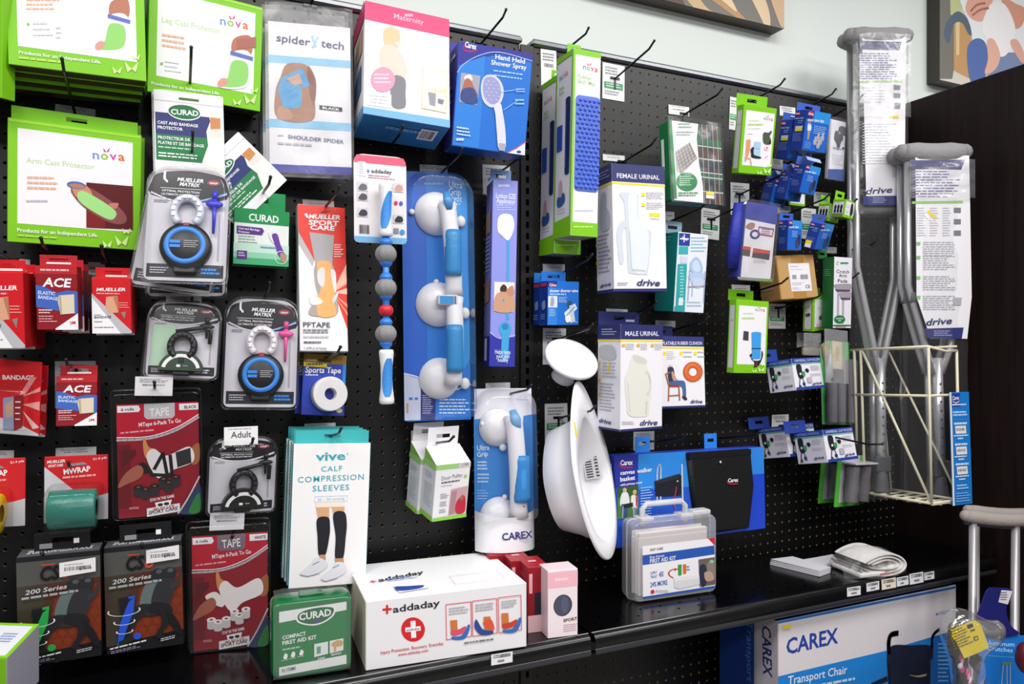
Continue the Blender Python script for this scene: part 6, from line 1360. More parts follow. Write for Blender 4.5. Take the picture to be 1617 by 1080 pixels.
it.s([(500, 540), (560, 535), (595, 510), (598, 540), (575, 580), (590, 620), (585, 675), (505, 660)], '#4b5a44').p([(570, 640), (592, 620), (588, 676), (560, 670)], '#1e2420').e(540, 720, 30, 30, '#f4dce8').e(540, 722, 10, 12, '#d83a8a').l([(520, 835), (550, 820)], 7, '#e090b8'); butterflies(it, 545, 1000, 60, '#d8f2a8')
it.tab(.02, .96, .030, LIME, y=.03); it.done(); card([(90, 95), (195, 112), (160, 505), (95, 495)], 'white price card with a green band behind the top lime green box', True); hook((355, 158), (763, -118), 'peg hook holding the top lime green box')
Z('c1')
it = nova_box([(1400, 818), (1593, 832), (1580, 1270), (1378, 1266)], .125, (1345, 1050), 'lime green box with a tall blue cup above the walker basket box'); it.on('F')
nova(it, (1510, 890), (1570, 893), 16); it.g(1435, 900, 1500, 915, 1, '#d8e8b8', .5).g(1430, 928, 1535, 942, 1, '#b8da90', .7).p([(1440, 1010), (1470, 1015), (1468, 1070), (1435, 1065)], '#43464c').e(1515, 1025, 30, 10, '#5fb0ea').p([(1487, 1022), (1546, 1022), (1540, 1180), (1490, 1182)], '#3f9fe8').l([(1488, 1118), (1544, 1118)], 4, '#26262c').s([(1475, 1160), (1490, 1150), (1488, 1186), (1540, 1186), (1548, 1130), (1556, 1160), (1535, 1215), (1510, 1225), (1500, 1195)], '#26262c').p([(1505, 1200), (1525, 1195), (1520, 1230), (1500, 1232)], '#5a2a2a'); butterflies(it, 1545, 1245, 26, '#d8f2a8')
it.tab(.03, .80, .026, LIME, y=.03); it.done(); card([(1368, 730), (1481, 732), (1480, 785), (1368, 778)], 'white price card above the tall blue cup box', n=1)
Z('e3'); hook((232, 592), (798, 378), 'peg hook holding the tall blue cup box'); card([(568, 690), (776, 690), (772, 996), (568, 990)], 'white price card with a green band under the cardboard box', True); hook((678, 745), (1240, 545), 'peg hook under the cardboard box')
it = nova_box([(1112, 605), (1345, 590), (1340, 985), (1100, 1035)], .07, (985, 850), 'lime green box with grey pads behind the cardboard box'); it.on('F')
it.p([(1175, 850), (1215, 820), (1295, 830), (1300, 870), (1260, 895), (1180, 885)], '#77747c').p([(1180, 850), (1240, 845), (1240, 890), (1180, 885)], '#66646c'); nova(it, (1262, 690), (1320, 690), 22); it.g(1160, 735, 1250, 755, 1, '#c8dcb0', .6).g(1240, 775, 1310, 790, 1, '#f0c8b0', .6).e(1170, 950, 22, 24, '#f0b8d8').e(1210, 950, 16, 22, '#f4c8e0').l([(1235, 960), (1255, 935)], 9, '#4aa04a').e(1285, 950, 20, 22, '#f4c8dc')
it.on('L', True).s([(30, 50), (70, 46), (74, 54), (40, 57)], '#4a484e'); it.tab(.1, .9, .02, LIME, y=.03); it.done(); hook((1182, 486), (1659, 319), 'peg hook holding the grey pads box')
# ---------------------------------------------------------------- cane tip boxes
CT = 'boxed blue cane tips'
def cane_tip(quad, off, bk, label, yaw=12, dep=.04, tabh=.02, art='quad'):
    it = Item('cane_tip_box', label, 'box', quad, off, dep, CT, bk=bk, yaw=yaw)
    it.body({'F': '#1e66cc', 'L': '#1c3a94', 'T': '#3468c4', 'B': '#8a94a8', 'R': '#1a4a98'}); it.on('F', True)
    it.r(0, 0, 30, 22, '#2a2f8c').r(30, 0, 100, 28, '#2f90e0').t('Carex', (6, 12), (28, 13), W, 6, 1.2).e(17, 8, 10, 6, '#c83a5a').t('Carex', (7, 11), (27, 11), W, 5, 1).t('quad cane tips' if art == 'quad' else 'cane tips', (6, 27), (74, 24), W, 7, .9)
    if art == 'quad':
        it.s([(10, 34), (20, 32), (26, 44), (22, 52), (12, 52)], '#e4e6ee').p([(13, 50), (23, 50), (22, 72), (15, 74)], '#b49a84').e(17, 31, 4, 4, '#a87a60').g(36, 36, 88, 58, 5, '#a8ccf4', .35)
        for x, y in ((48, 76), (58, 66), (70, 74), (76, 64), (62, 84)): it.e(x, y, 8, 8, '#a9a6b6').p([(x - 3, y - 14), (x + 5, y - 14), (x + 6, y), (x - 4, y)], '#b4b1c0')
        it.g(6, 78, 34, 96, 5, '#7ab0ee', .4)
    else: it.g(28, 36, 70, 58, 4, '#9cc4f4', .4).s([(60, 60), (78, 56), (80, 80), (74, 92), (58, 90), (56, 72)], '#3a4468').s([(70, 52), (86, 50), (88, 76), (78, 84)], '#2a3050')
    it.on('L', True).r(10, 5, 45, 12, '#c83a5a').t('Carex', (12, 11), (46, 11), W, 4, 1).t('cane tips', (10, 22), (84, 22), '#c0d4f4', 4, .6)
    if art == 'quad': it.r(24, 40, 84, 50, '#d0ccd8').r(24, 46, 84, 53, '#e0d020')
    it.g(12, 58, 88, 80, 6, '#7f94d8', .3).g(40, 26, 88, 36, 2, '#8aa0dc', .4); it.on('F', True)
    it.tab(-.35 if False else .0, .96, tabh, '#4468c8', y=it.dep * .9); return it
Z('e1')
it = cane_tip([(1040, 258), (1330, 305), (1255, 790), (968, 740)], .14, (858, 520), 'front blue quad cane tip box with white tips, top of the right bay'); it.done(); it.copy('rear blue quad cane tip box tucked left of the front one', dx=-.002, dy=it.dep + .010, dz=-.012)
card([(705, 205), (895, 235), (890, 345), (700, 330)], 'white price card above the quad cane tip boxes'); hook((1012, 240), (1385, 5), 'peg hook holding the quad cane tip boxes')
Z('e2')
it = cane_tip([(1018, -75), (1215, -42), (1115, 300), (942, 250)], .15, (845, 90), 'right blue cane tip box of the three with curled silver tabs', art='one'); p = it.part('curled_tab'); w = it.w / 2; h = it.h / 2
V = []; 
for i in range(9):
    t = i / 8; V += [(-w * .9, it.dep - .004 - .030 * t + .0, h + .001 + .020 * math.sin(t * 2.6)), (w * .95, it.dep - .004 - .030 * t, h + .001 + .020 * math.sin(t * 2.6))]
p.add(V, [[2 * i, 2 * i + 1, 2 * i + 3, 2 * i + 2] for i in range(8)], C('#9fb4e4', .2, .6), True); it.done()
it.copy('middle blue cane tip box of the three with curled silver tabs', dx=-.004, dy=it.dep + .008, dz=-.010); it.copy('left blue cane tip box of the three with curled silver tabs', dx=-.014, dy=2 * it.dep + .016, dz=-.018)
Z('e1'); hook((792, 905), (1215, 690), 'lower left peg hook among the blue cane tip boxes'); hook((1218, 868), (1475, 725), 'lower right peg hook among the blue cane tip boxes'); card([(612, 848), (742, 868), (740, 990), (605, 970)], 'white price card behind the cane tip boxes with curled tabs', c='#d8d8dc')
Z('e2')
it = cane_tip([(806, 592), (980, 610), (962, 965), (795, 960)], .115, (682, 800), 'upright blue cane tip box above the cardboard box', art='one'); it.done(); card([(650, 415), (842, 428), (835, 525), (650, 510)], 'white price card above the upright cane tip box', c='#dadade'); hook((772, 525), (1310, 280), 'peg hook holding the upright cane tip box')
it = cane_tip([(1222, 640), (1362, 656), (1287, 958), (1112, 955)], .12, (1030, 780), 'leaning blue cane tip box with a yellow price sticker', art='one', yaw=15); it.cur = it.parts[0][0]; it.on('L', True).r(8, 70, 62, 84, '#f0dc20').r(8, 84, 62, 97, '#e8e8ec'); it.done(); card([(962, 448), (1152, 460), (1130, 835), (962, 820)], 'white price card with a green band behind the leaning cane tip box', True); hook((1128, 548), (1640, 343), 'peg hook holding the leaning cane tip box')
Z('e1'); hook((1330, 345), (1709, 82), 'peg hook holding the white cane tip bag')
it = Item('cane_tip_bag', 'clear bag with a white card and a dark three lobed tip', 'bag', [(1325, 368), (1518, 402), (1480, 1130), (1285, 1090)], .07, .02, bk=(1255, 760), yaw=6)
it.body({'F': '#e6e4ec', 'L': '#b8b6c0', 'B': '#3a5a9c', 'T': '#c0c0c8', 'R': '#aaa8b0'}, 'insert_card', .003); it.on('F', True)
it.s([(55, 10), (95, 10), (95, 24), (60, 20)], '#5a5a62').s([(30, 20), (45, 18), (55, 22), (75, 22), (82, 30), (70, 36), (62, 46), (50, 50), (42, 40), (26, 32)], '#4b4f58').l([(52, 14), (53, 22)], 5, '#4b4f58').g(22, 46, 85, 52, 1, '#9a9ac8', .5).g(18, 58, 86, 76, 6, '#c8c8d4', .4).p([(0, 84), (100, 80), (100, 100), (0, 100)], '#2a4c9c'); w, h = it.w / 2, it.h / 2; film(it, -w * 1.05, w * 1.05, -h * 1.02, h * 1.06, -.002, .004, nx=8, nz=16); it.done()
Z('e2')
it = Item('tip_box', 'small lime green tip box on the long hook, front of two', 'box', [(1512, 345), (1628, 372), (1592, 592), (1468, 560)], .13, .05, 'small lime green tip boxes', bk=(1335, 470), yaw=12)
it.body({'F': LIME, 'L': '#78bc1c', 'T': LIME2, 'B': '#5c9018', 'R': '#6aa818'}); it.on('F', True).r(8, 10, 92, 84, '#e4e2ea').s([(60, 20), (80, 20), (86, 70), (70, 84), (58, 70)], '#26262c').g(16, 30, 50, 50, 2, '#e080a8', .3).g(14, 62, 50, 78, 3, '#a8c890', .4).on('L', True).r(10, 14, 92, 76, '#e4e2ea').r(14, 82, 88, 96, '#7a7a58')
for i in range(3):
    for j in range(2): it.s([(22 + i * 24, 32 + j * 22), (34 + i * 24, 32 + j * 22), (36 + i * 24, 52 + j * 20), (20 + i * 24, 52 + j * 20)], '#1e1e24')
it.g(30, 18, 70, 24, 1, '#d890b8', .5); it.tab(.0, .9, .024, LIME, y=it.dep * .9); it.done(); it.copy('small lime green tip box behind the front one', dx=-.006, dy=it.dep + .006, dz=-.004)
hook((1480, 300), (1809, 130), 'peg hook holding the small lime green tip boxes'); card([(1118, 250), (1316, 268), (1310, 440), (1118, 425)], 'white price card behind the small lime green tip boxes', c='#dcdce0')
it = nova_box([(826, 180), (1018, 200), (1012, 434), (820, 414)], .03, (815, 300), 'lime green box whose base peeks out below the curled tab boxes', .02, 0); it.done()
# ---------------------------------------------------------------- crutch cushion bag
it = Item('crutch_cushion_bag', 'clear bag of blue crutch cushions with a white printed insert', 'bag', [(300, 368), (680, 432), (618, 1345), (192, 1318)], .155, .045, bk=(105, 850), yaw=8)
it.body({'F': '#e9e7ee', 'L': '#26307c', 'T': '#3a44a4', 'B': '#6a9a30', 'R': '#26307c'}, 'insert', .006); it.on('F')
it.p([(300, 368), (680, 432), (665, 655), (290, 580)], '#3b45a6').s([(285, 680), (340, 630), (400, 640), (390, 690), (345, 715)], '#a88070').ring(400, 770, 62, 58, 26, '#3c3f84').l([(450, 680), (628, 710), (608, 795), (440, 765), (450, 680)], 12, '#a8508c').g(480, 700, 600, 770, 3, '#9a8aa0', .4, dy=15)
it.p([(250, 910), (350, 925), (335, 1040), (240, 1020)], '#c84a42').p([(245, 950), (345, 965), (335, 1040), (240, 1020)], '#54484a').p([(380, 935), (585, 970), (570, 1080), (362, 1048)], '#d04a44').p([(375, 990), (580, 1010), (570, 1080), (362, 1048)], '#4a4450').g(380, 1075, 570, 1120, 3, '#c0b8c0', .3, dy=15).p([(180, 1305), (330, 1335), (615, 1310), (612, 1345), (190, 1320)], '#6ab02c')
w, h = it.w / 2, it.h / 2; film(it, -w * 1.04, w * 1.04, -h * 1.03, h * 1.06, -.003, .005)
p = it.part('blue_cushion'); p.tube([(-w - .004, it.dep * .45, h * .95), (-w - .006, it.dep * .5, 0), (-w - .004, it.dep * .5, -h * .72)], [.014, .02, .018], C('#27309a', .5, .3, bump=.4, scale=90), 12, flat=.7)
it.done(); card([(105, 135), (336, 155), (330, 540), (105, 535)], 'white price card above the blue crutch cushion bag'); hook((205, 285), (770, -10), 'peg hook holding the blue crutch cushion bag')
# ---------------------------------------------------------------- cardboard box resting on two hooks
Z('e3')
it = Item('cardboard_carton', 'brown cardboard carton with a white label resting on two hooks', 'carton', [(655, 108), (1110, 85), (1180, 615), (722, 640)], .095, .09, bk=(478, 655), yaw=8)
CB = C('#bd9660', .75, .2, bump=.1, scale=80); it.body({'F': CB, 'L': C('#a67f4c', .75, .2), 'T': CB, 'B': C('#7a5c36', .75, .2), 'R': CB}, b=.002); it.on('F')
it.p([(840, 98), (985, 92), (995, 190), (840, 200)], '#a87c40').p([(870, 530), (1025, 520), (1030, 625), (880, 632)], '#ad8246').p([(800, 200), (1056, 196), (1096, 532), (846, 540)], '#e7e5ec').g(825, 235, 930, 245, 1, '#8a8a92', .7).g(835, 270, 1040, 285, 1, '#b8b8c0', .5).p([(850, 340), (900, 338), (908, 390), (855, 392)], '#9a9aa0').p([(950, 335), (1040, 332), (1046, 390), (954, 394)], '#b0b0b6').bars(952, 340, 1042, 388, 12, '#7a7a80').g(850, 430, 1000, 470, 3, '#c0c0c8', .4).t('CE', (1015, 502), (1070, 500), '#4a4a54', 40, .3).g(855, 490, 960, 525, 3, '#c8c8d0', .4)
it.on('L', True).r(10, 62, 70, 74, '#a89a7c'); it.done()
# ---------------------------------------------------------------- crutch arm pad box
it = Item('arm_pad_box', 'tall white and dark green crutch arm pad box beside the wrapped crutches', 'box', [(1364, 118), (1588, 132), (1568, 988), (1348, 986)], .12, .07, bk=(1224, 300), yaw=6)
it.body({'F': '#e9e6ef', 'L': '#0f5a2c', 'T': '#2a7a46', 'B': '#0c4020', 'R': '#c0c0c8'}); it.on('F')
it.g(1440, 185, 1540, 215, 1, '#2a8a50', .8).ring(1408, 200, 16, 22, 6, '#3a9a60', 90, 330).t('Crutch', (1392, 315), (1545, 322), '#2c3c44', 40, .2).t('Arm', (1420, 365), (1515, 370), '#2c3c44', 40, .2).t('Pads', (1408, 430), (1522, 434), '#2c3c44', 40, .2)
for dx, dy in ((0, 0), (60, 100)): it.s([(1372 + dx, 455 + dy), (1560, 450 + dy), (1568, 510 + dy), (1500, 532 + dy), (1400 + dx, 520 + dy), (1368 + dx, 490 + dy)], '#a59aa8').p([(1400 + dx, 525 + dy), (1425 + dx, 530 + dy), (1418 + dx, 930), (1398 + dx, 930)], '#b4aab8').p([(1372 + dx, 515 + dy), (1560, 520 + dy), (1560, 540 + dy), (1400 + dx, 545 + dy)], '#5a4a5c')
it.e(1428, 880, 66, 50, '#1a7a40').t('UNIVERSAL', (1382, 878), (1472, 876), W, 16, .6).t('Fit', (1412, 905), (1442, 904), W, 20, .6).p([(1350, 945), (1568, 945), (1568, 960), (1350, 960)], '#2a7a46').g(1380, 965, 1540, 978, 1, '#a86a6a', .7)
it.on('L', True).g(20, 17, 80, 28, 4, '#4a9a6a', .4); it.tab(.0, .5, .022, '#2a7a3c', y=.05); it.done(); card([(1210, -5), (1398, 5), (1395, 80), (1210, 70)], 'white price card above the crutch arm pad box', n=2); hook((1312, 105), (1899, -92), 'peg hook holding the crutch arm pad box')
# ---------------------------------------------------------------- cup holder cartons
def cup_box(quad, off, bk, label, yaw):
    it = Item('cup_holder_box', label, 'box', quad, off, .09, 'white and blue cup holder boxes', bk=bk, yaw=yaw)
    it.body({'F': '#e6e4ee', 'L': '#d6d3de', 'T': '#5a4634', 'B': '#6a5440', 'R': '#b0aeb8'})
    for fc in 'FL':
        it.on(fc, True).p([(0, 0), (100, 0), (100, 16), (0, 16)], '#27429c').p([(0, 17), (100, 17), (100, 20), (0, 20)], '#5fb08c').s([(12, 22), (28, 22), (30, 48), (36, 58), (24, 66), (14, 58)], '#20222c').s([(40, 38), (48, 34), (54, 40), (50, 48), (44, 46)], '#22242e').s([(28, 44), (38, 44), (38, 58), (30, 58)], '#3f9a58').l([(18, 66), (12, 94)], 3, '#2a3048').l([(28, 66), (34, 90)], 3, '#4a5a80').e(30, 82, 5, 6, '#2a3a5c').e(16, 90, 4, 6, '#3a4a40').g(60, 26, 94, 44, 6, '#b4b2be', .4).g(56, 52, 96, 62, 3, '#c4c2ce', .4)
        it.e(22, 50, 3, 4, W, 0, 10); drive(it, (58, 90), (92, 87), 9)
    it.on('F', True).p([(0, 91), (100, 91), (100, 100), (0, 100)], '#27429c').t('UNIVERSAL CUP HOLDER', (6, 12), (96, 12), '#c0cae8', 8, .6).p([(42, 62), (58, 62), (58, 80), (42, 80)], '#b8b4c0').on('L', True).t('PORTABLE UNIVERSAL', (6, 12), (90, 12), '#8fa0d0', 7, .6)
    it.tab(-.45, .25, .030, '#27429c', y=it.dep * .8); return it
Z('e4')
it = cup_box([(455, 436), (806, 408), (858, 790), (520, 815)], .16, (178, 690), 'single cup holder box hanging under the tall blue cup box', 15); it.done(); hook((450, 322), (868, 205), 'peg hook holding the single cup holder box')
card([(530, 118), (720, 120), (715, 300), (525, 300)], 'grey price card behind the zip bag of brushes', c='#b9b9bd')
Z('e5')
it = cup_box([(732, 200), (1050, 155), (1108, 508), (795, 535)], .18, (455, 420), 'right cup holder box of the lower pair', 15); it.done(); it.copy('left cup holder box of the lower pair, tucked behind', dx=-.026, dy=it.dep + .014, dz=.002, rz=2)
card([(207, 38), (375, 25), (368, 190), (182, 200)], 'white price card behind the lower pair of cup holder boxes'); hook((300, 150), (1375, 345), 'long peg hook holding the lower pair of cup holder boxes')
# ---------------------------------------------------------------- foam grips, zip bags
Z('d2')
it = Item('foam_grip_pack', 'long grey foam grips on a green card behind the zip bags', 'blister pack', [(382, -10), (548, 0), (575, 505), (388, 500)], .05, .003)
it.body(C('#5fc46a', .4, .4), 'backing_card'); foam = C('#77757c', .8, .2, bump=.3, scale=250)
for x in (420, 474, 542):
    a, b = it.loc((x, 110)), it.loc((x, 495)); p = it.part('foam_grip'); p.tube([(a[0], -.016, a[1]), (a[0], -.016, a[1] - .004), (b[0], -.016, b[1] + .004), (b[0], -.016, b[1])], [.011, .0145, .0145, .011], foam, 16)
it.done(); hook((505, -40), (735, -62), 'peg hook holding the long foam grips')
Z('e4'); hook((1110, 195), (1530, 105), 'black peg hook reaching in front of the left wrapped crutch')
it = Item('zip_bag', 'clear zip bag with a tan label and dark brown piece inside', 'bag', [(792, 85), (1120, 95), (1090, 755), (850, 715)], .15, .004)
p = it.part('contents'); a, b = it.loc((930, 560)), it.loc((1075, 735)); p.box(a[0], b[0], -.012, .002, b[1], a[1], C('#3c2f38', .6, .3, bump=.3), .004)
a, b = it.loc((830, 250)), it.loc((930, 520)); p.tube([(a[0] + .006, -.004, a[1]), (a[0] + .012, -.004, b[1])], [.012, .008], C('#8f8364', .6, .3, bump=.5, scale=120), 12); a, b = it.loc((880, 330)), it.loc((900, 700)); p.tube([(a[0], -.008, a[1]), (b[0], -.008, b[1])], [.007, .009], C('#a2a6ac', .4, .4), 12)
p = it.part('tan_label'); it.on('F').flat([[it.loc(q) for q in ((955, 215), (1075, 235), (1075, 565), (955, 550))]], '#dcc6a4'); it.t('handwritten', (1020, 470), (1035, 290), '#7a6850', 18, .2) if False else it.g(1000, 290, 1040, 470, 8, '#8a7658', .4)
w, h = it.w / 2, it.h / 2; film(it, -w, w, -h, h, -.012, .003, mat=clear_plastic('zip_film', gloss=.2, rough=.2, haze=.22, bump=.2, scale=18), nx=8, nz=14); it.done()
it = Item('zip_bag', 'clear zip bag with tan bristles half hidden behind the labelled one', 'bag', [(580, 120), (790, 125), (790, 400), (580, 390)], .09, .004)
p = it.part('contents'); w, h = it.w / 2, it.h / 2; p.box(-w * .95, w * .9, -.006, .003, -h, -h * .3, C('#8f8464', .7, .2, bump=.6, scale=140), .003); p.box(w * .2, w * .9, -.006, .003, -h * .25, h * .8, C('#4a4a52', .5, .3, bump=.4), .003)
film(it, -w, w, -h, h, -.008, .002, mat=clear_plastic('zip_film', gloss=.2, rough=.2, haze=.22, bump=.2, scale=18), nx=6, nz=8); it.done(); hook((650, 232), (870, 195) if False else (880, 180), 'peg hook holding the zip bags')
Z('e5')
def grips(label, quad, off):
    it = Item('hand_grip_pack', label, 'blister pack', quad, off, .003, 'grey crutch hand grips on green cards', yaw=6)
    it.body({'F': '#d9d6dc', 'L': '#4fb83a', 'R': '#4fb83a', 'T': '#4fb83a', 'B': '#4fb83a', 'K': '#4fb83a'}, 'backing_card'); it.on('F', True).r(0, 0, 14, 100, '#55c03a').r(0, 92, 100, 100, '#55c03a').r(90, 0, 100, 100, '#55c03a')
    w, h = it.w, it.h
    for u in (.34, .80):
        x = -w / 2 + w * u; p = it.part('hand_grip'); p.lathe([(.004, h * .32), (.0165, h * .32), (.0175, h * .28), (.0165, h * .05), (.018, -h * .1), (.0165, -h * .25), (.0175, -h * .36), (.0165, -h * .385), (.004, -h * .385)], C('#77737a', .7, .25, bump=.3, scale=200), 18, 'z', (x, -.019, 0))
    s_ = it.part('clear_bubble'); s_.dome(round_rect(-w * .36, w * .58, -h * .41, h * .36, .01), -.0005, -.040, SHELL, 4, .008); s_.box(-w * .36, w * .58, -.042, -.0004, h * .36, h * .40, C('#c8c8d0', .2, .5), .003)
    return it
it = grips('front pack of two grey crutch hand grips on a green card', [(903, 470), (1160, 470), (1128, 990), (860, 1022)], .11); it.done(); it.copy('rear pack of grey crutch hand grips behind the front pack', dx=-.002, dy=.05, dz=-.0)

# ================================================================ right shelf
Z('c3')
it = shelf_item('first_aid_case', 'clear plastic first aid case with a carry handle on the right shelf', 'first aid case', (772, 594), (1283, 519), (740, 100), .07, bk=(690, 330))
w, h, d = it.w, it.h, it.dep
CASE = clear_plastic('frosted_case', gloss=.2, rough=.15, haze=.22)
p = it.part('case'); out = round_rect(-w / 2, w / 2, -h / 2, h / 2, .014, 5); p.dome(out, d * .5, 0.0, CASE, 4, .006); p.dome(out, d * .5, d, CASE, 4, .006)
p.tube([(x * 1.002, d * .5, z * 1.002) for x, z in out + out[:1]], .002, CASE, 6, cap=False)
k = it.part('handle'); a, b = it.loc((868, 60)), it.loc((1130, 30)); H_ = .030; HM = clear_plastic('frosted_handle', gloss=.25, rough=.15, haze=.55)
k.tube([(a[0], d * .5, h / 2 - .016), (a[0], d * .5, h / 2 + H_ - .01), (a[0] + .010, d * .5, h / 2 + H_), (b[0] - .010, d * .5, h / 2 + H_), (b[0], d * .5, h / 2 + H_ - .01), (b[0], d * .5, h / 2 - .016)], .0065, HM, 10)
k.box(a[0] - .012, a[0] + .02, d * .2, d * .8, h / 2 - .004, h / 2 + .004, HM, .002); k.box(b[0] - .02, b[0] + .012, d * .2, d * .8, h / 2 - .004, h / 2 + .004, HM, .002)
p = it.part('latch'); p.box(b[0] + .012, w / 2 - .006, d * .25, d * .75, h / 2 - .003, h / 2 + .008, HM, .003)
rnd = random.Random(9)
for i in range(7):
    p = it.part('supply_pouch'); y = .012 + i * (d - .026) / 7; p.box(-w * .43 + rnd.uniform(0, .01), w * .43 - rnd.uniform(0, .012), y, y + .005, -h * .44, h * (.26 + rnd.uniform(0, .13)), C(('#efe6e6', '#e6d6d4', '#f0eeee', '#e8e4ea')[i % 4], .5, .3), .0015)
p = it.part('label'); it.depth_shift = 0; it.on('F')
L0 = [(826, 240), (1264, 190), (1266, 490), (828, 561)]; it.lay = 0
it.flat([[it.loc(q) for q in L0]], '#eeecf0'); it.p([(826, 296), (1262, 235), (1264, 290), (827, 356)], '#2b57b0').p([(828, 548), (1266, 480), (1266, 494), (828, 561)], '#2b57b0').p([(1225, 194), (1264, 188), (1264, 236)], '#d8203a')
it.t('EASY CARE', (872, 270), (950, 260), '#3a3a42', 14, .9).t('Easy Access', (870, 314), (958, 302), W, 14, .4).t('FIRST AID KIT', (870, 344), (1028, 322), W, 24, .8).t('SUPPLY', (873, 412), (915, 406), '#3a62b0', 16, .3).t('TREAT', (873, 436), (915, 430), '#3a62b0', 16, .3).t('4X', (926, 426), (954, 422), '#2b57b0', 30, .9).t('24% MORE', (873, 488), (976, 472), '#3a62b0', 28, .5)
it.ring(1030, 405, 50, 30, 8, '#d02434', 60, 300, 20).p([(1020, 372), (1036, 378), (1018, 392)], '#d02434').p([(1040, 352), (1062, 350), (1062, 415), (1042, 418)], '#3f9a3a').p([(1070, 350), (1090, 348), (1090, 405), (1072, 408)], '#e0702a').g(1092, 360, 1112, 395, 2, '#4a74b8', .4).p([(1015, 440), (1170, 415), (1175, 470), (1050, 500), (1018, 490)], '#dcdade').p([(1010, 430), (1140, 410), (1175, 420), (1175, 432), (1020, 455)], '#e9e8ec')
it.p([(1165, 320), (1262, 305), (1265, 470), (1172, 486)], '#6c5f5a').s([(1170, 370), (1200, 350), (1215, 400), (1210, 470), (1180, 480)], '#2a3348').s([(1215, 350), (1240, 330), (1258, 350), (1262, 420), (1230, 440)], '#8f7a70').e(1244, 332, 14, 10, '#8cc0b0').s([(1200, 400), (1240, 395), (1258, 440), (1210, 450)], '#b89a8a')
it.e(885, 515, 11, 12, '#d02434').g(902, 505, 985, 522, 2, '#b0aeb6', .5)
it.done()
# folded papers, bagged roll
Z('d3')
def sheet(label, pts, hgt, name='folded_leaflet'):
    q = [atz(p_, ZS + .001) for p_ in pts]; P0 = Part(name); n = len(q); k = 4
    for j in range(k):
        z = j * hgt; off = .0015 * j
        V = [(v.x + off, v.y + off * .5, ZS + .001 + z + .0006 * (i == 0) * j) for i, v in enumerate(q)] + [(v.x + off, v.y + off * .5, ZS + .001 + z + hgt * .7) for v in q]
        P0.add(V, [list(range(n))[::-1], [n + i for i in range(n)]] + [[i, (i + 1) % n, n + (i + 1) % n, n + i] for i in range(n)], '#d9d7de')
    c = sum(q, Vector()) / n
    tag(put(P0, M=Matrix.Translation(c), name=name), label, 'leaflet', 'white leaflets on the right shelf')
sheet('folded white leaflet lying flat at the left on the right shelf', [(72, 352), (205, 335), (440, 402), (372, 426)], .0035)
sheet('open white leaflet lying beside the bagged white roll', [(215, 345), (450, 302), (490, 352), (300, 378)], .0012)
c = atz((645, 395), ZS); T = thing('rolled_cloth_bag', 'white folded roll with red print in a clear bag on the right shelf', 'bag', Matrix.Translation(c) @ Matrix.Rotation(math.radians(-8), 4, 'Z'))
k = (atz((745, 395), ZS) - c).length / 100
p = Part('folded_roll'); m = C('#dedad8', .7, .2, bump=.4, scale=70); L_ = 330 * k
for j, (rx, rz) in enumerate(((.058, .027), (.048, .019), (.036, .011))):
    n = 26; V = []
    for yy in (0, 1):
        for i in range(n):
            t = math.radians(-165 + 320 * i / (n - 1)); V.append((.012 + rx * math.cos(t) * (1.15), -.05 + .10 * yy + .006 * math.sin(t * 2), .029 + rz * math.sin(t)))
    p.add(V, [[i, i + 1, n + i + 1, n + i] for i in range(n - 1)], m, True)
    V2 = [(x * .97, y, .029 + (z - .029) * .84) for x, y, z in V]; p.add(V2, [[n + i, n + i + 1, i + 1, i] for i in range(n - 1)], m, True)
    p.add(V[:n] + V2[:n], [[i, n + i, n + i + 1, i + 1] for i in range(n - 1)], m)
p.box(-.055, .05, -.05, .05, .002, .014, m, .005)
p.build('folded_roll').parent = T
p = Part('red_print'); p.box(.0, .045, -.0515, -.0508, .007, .010, '#c8404a', .0001); p.box(.015, .055, -.0515, -.0508, .0115, .0145, '#c8505a', .0001); p.build('red_print').parent = T
p = Part('clear_bag'); nx = 14; V = []; rnd = random.Random(4)
for j in range(9):
    for i in range(nx + 1):
        u, t = i / nx, j / 8 * math.pi; taper = max(.04, math.sin(math.pi * (.06 + .88 * u)) ** .45)
        V.append((-.085 + .185 * u, -.062 * math.cos(t) * taper + rnd.uniform(-.003, .003), .0012 + (.064 * math.sin(t) * taper + rnd.uniform(0, .004)) * (1 - .15 * u)))
p.add(V, [[j * (nx + 1) + i, j * (nx + 1) + i + 1, (j + 1) * (nx + 1) + i + 1, (j + 1) * (nx + 1) + i] for j in range(8) for i in range(nx)], FILM); p.build('clear_bag').parent = T
for q, lb, c_ in (([(540, 495), (622, 480), (626, 538), (544, 546)], 'leftmost white price ticket of the row on the right shelf edge', '#e0e0e4'), ([(658, 466), (735, 452), (739, 504), (662, 518)], 'second white price ticket from the left on the right shelf edge', '#e0e0e4'), ([(748, 445), (836, 430), (842, 492), (756, 506)], 'cream price ticket in the row on the right shelf edge', '#e4d8c4'), ([(840, 432), (912, 420), (918, 474), (848, 486)], 'white price ticket just right of the cream one on the shelf edge', '#e0e0e4'), ([(918, 410), (1002, 396), (1010, 460), (926, 474)], 'largest white price ticket near the end of the right shelf edge', '#e0e0e4'), ([(1008, 402), (1068, 392), (1075, 438), (1014, 448)], 'rightmost white price ticket on the right shelf edge', '#e0e0e4')): ticket(q, lb, c_)
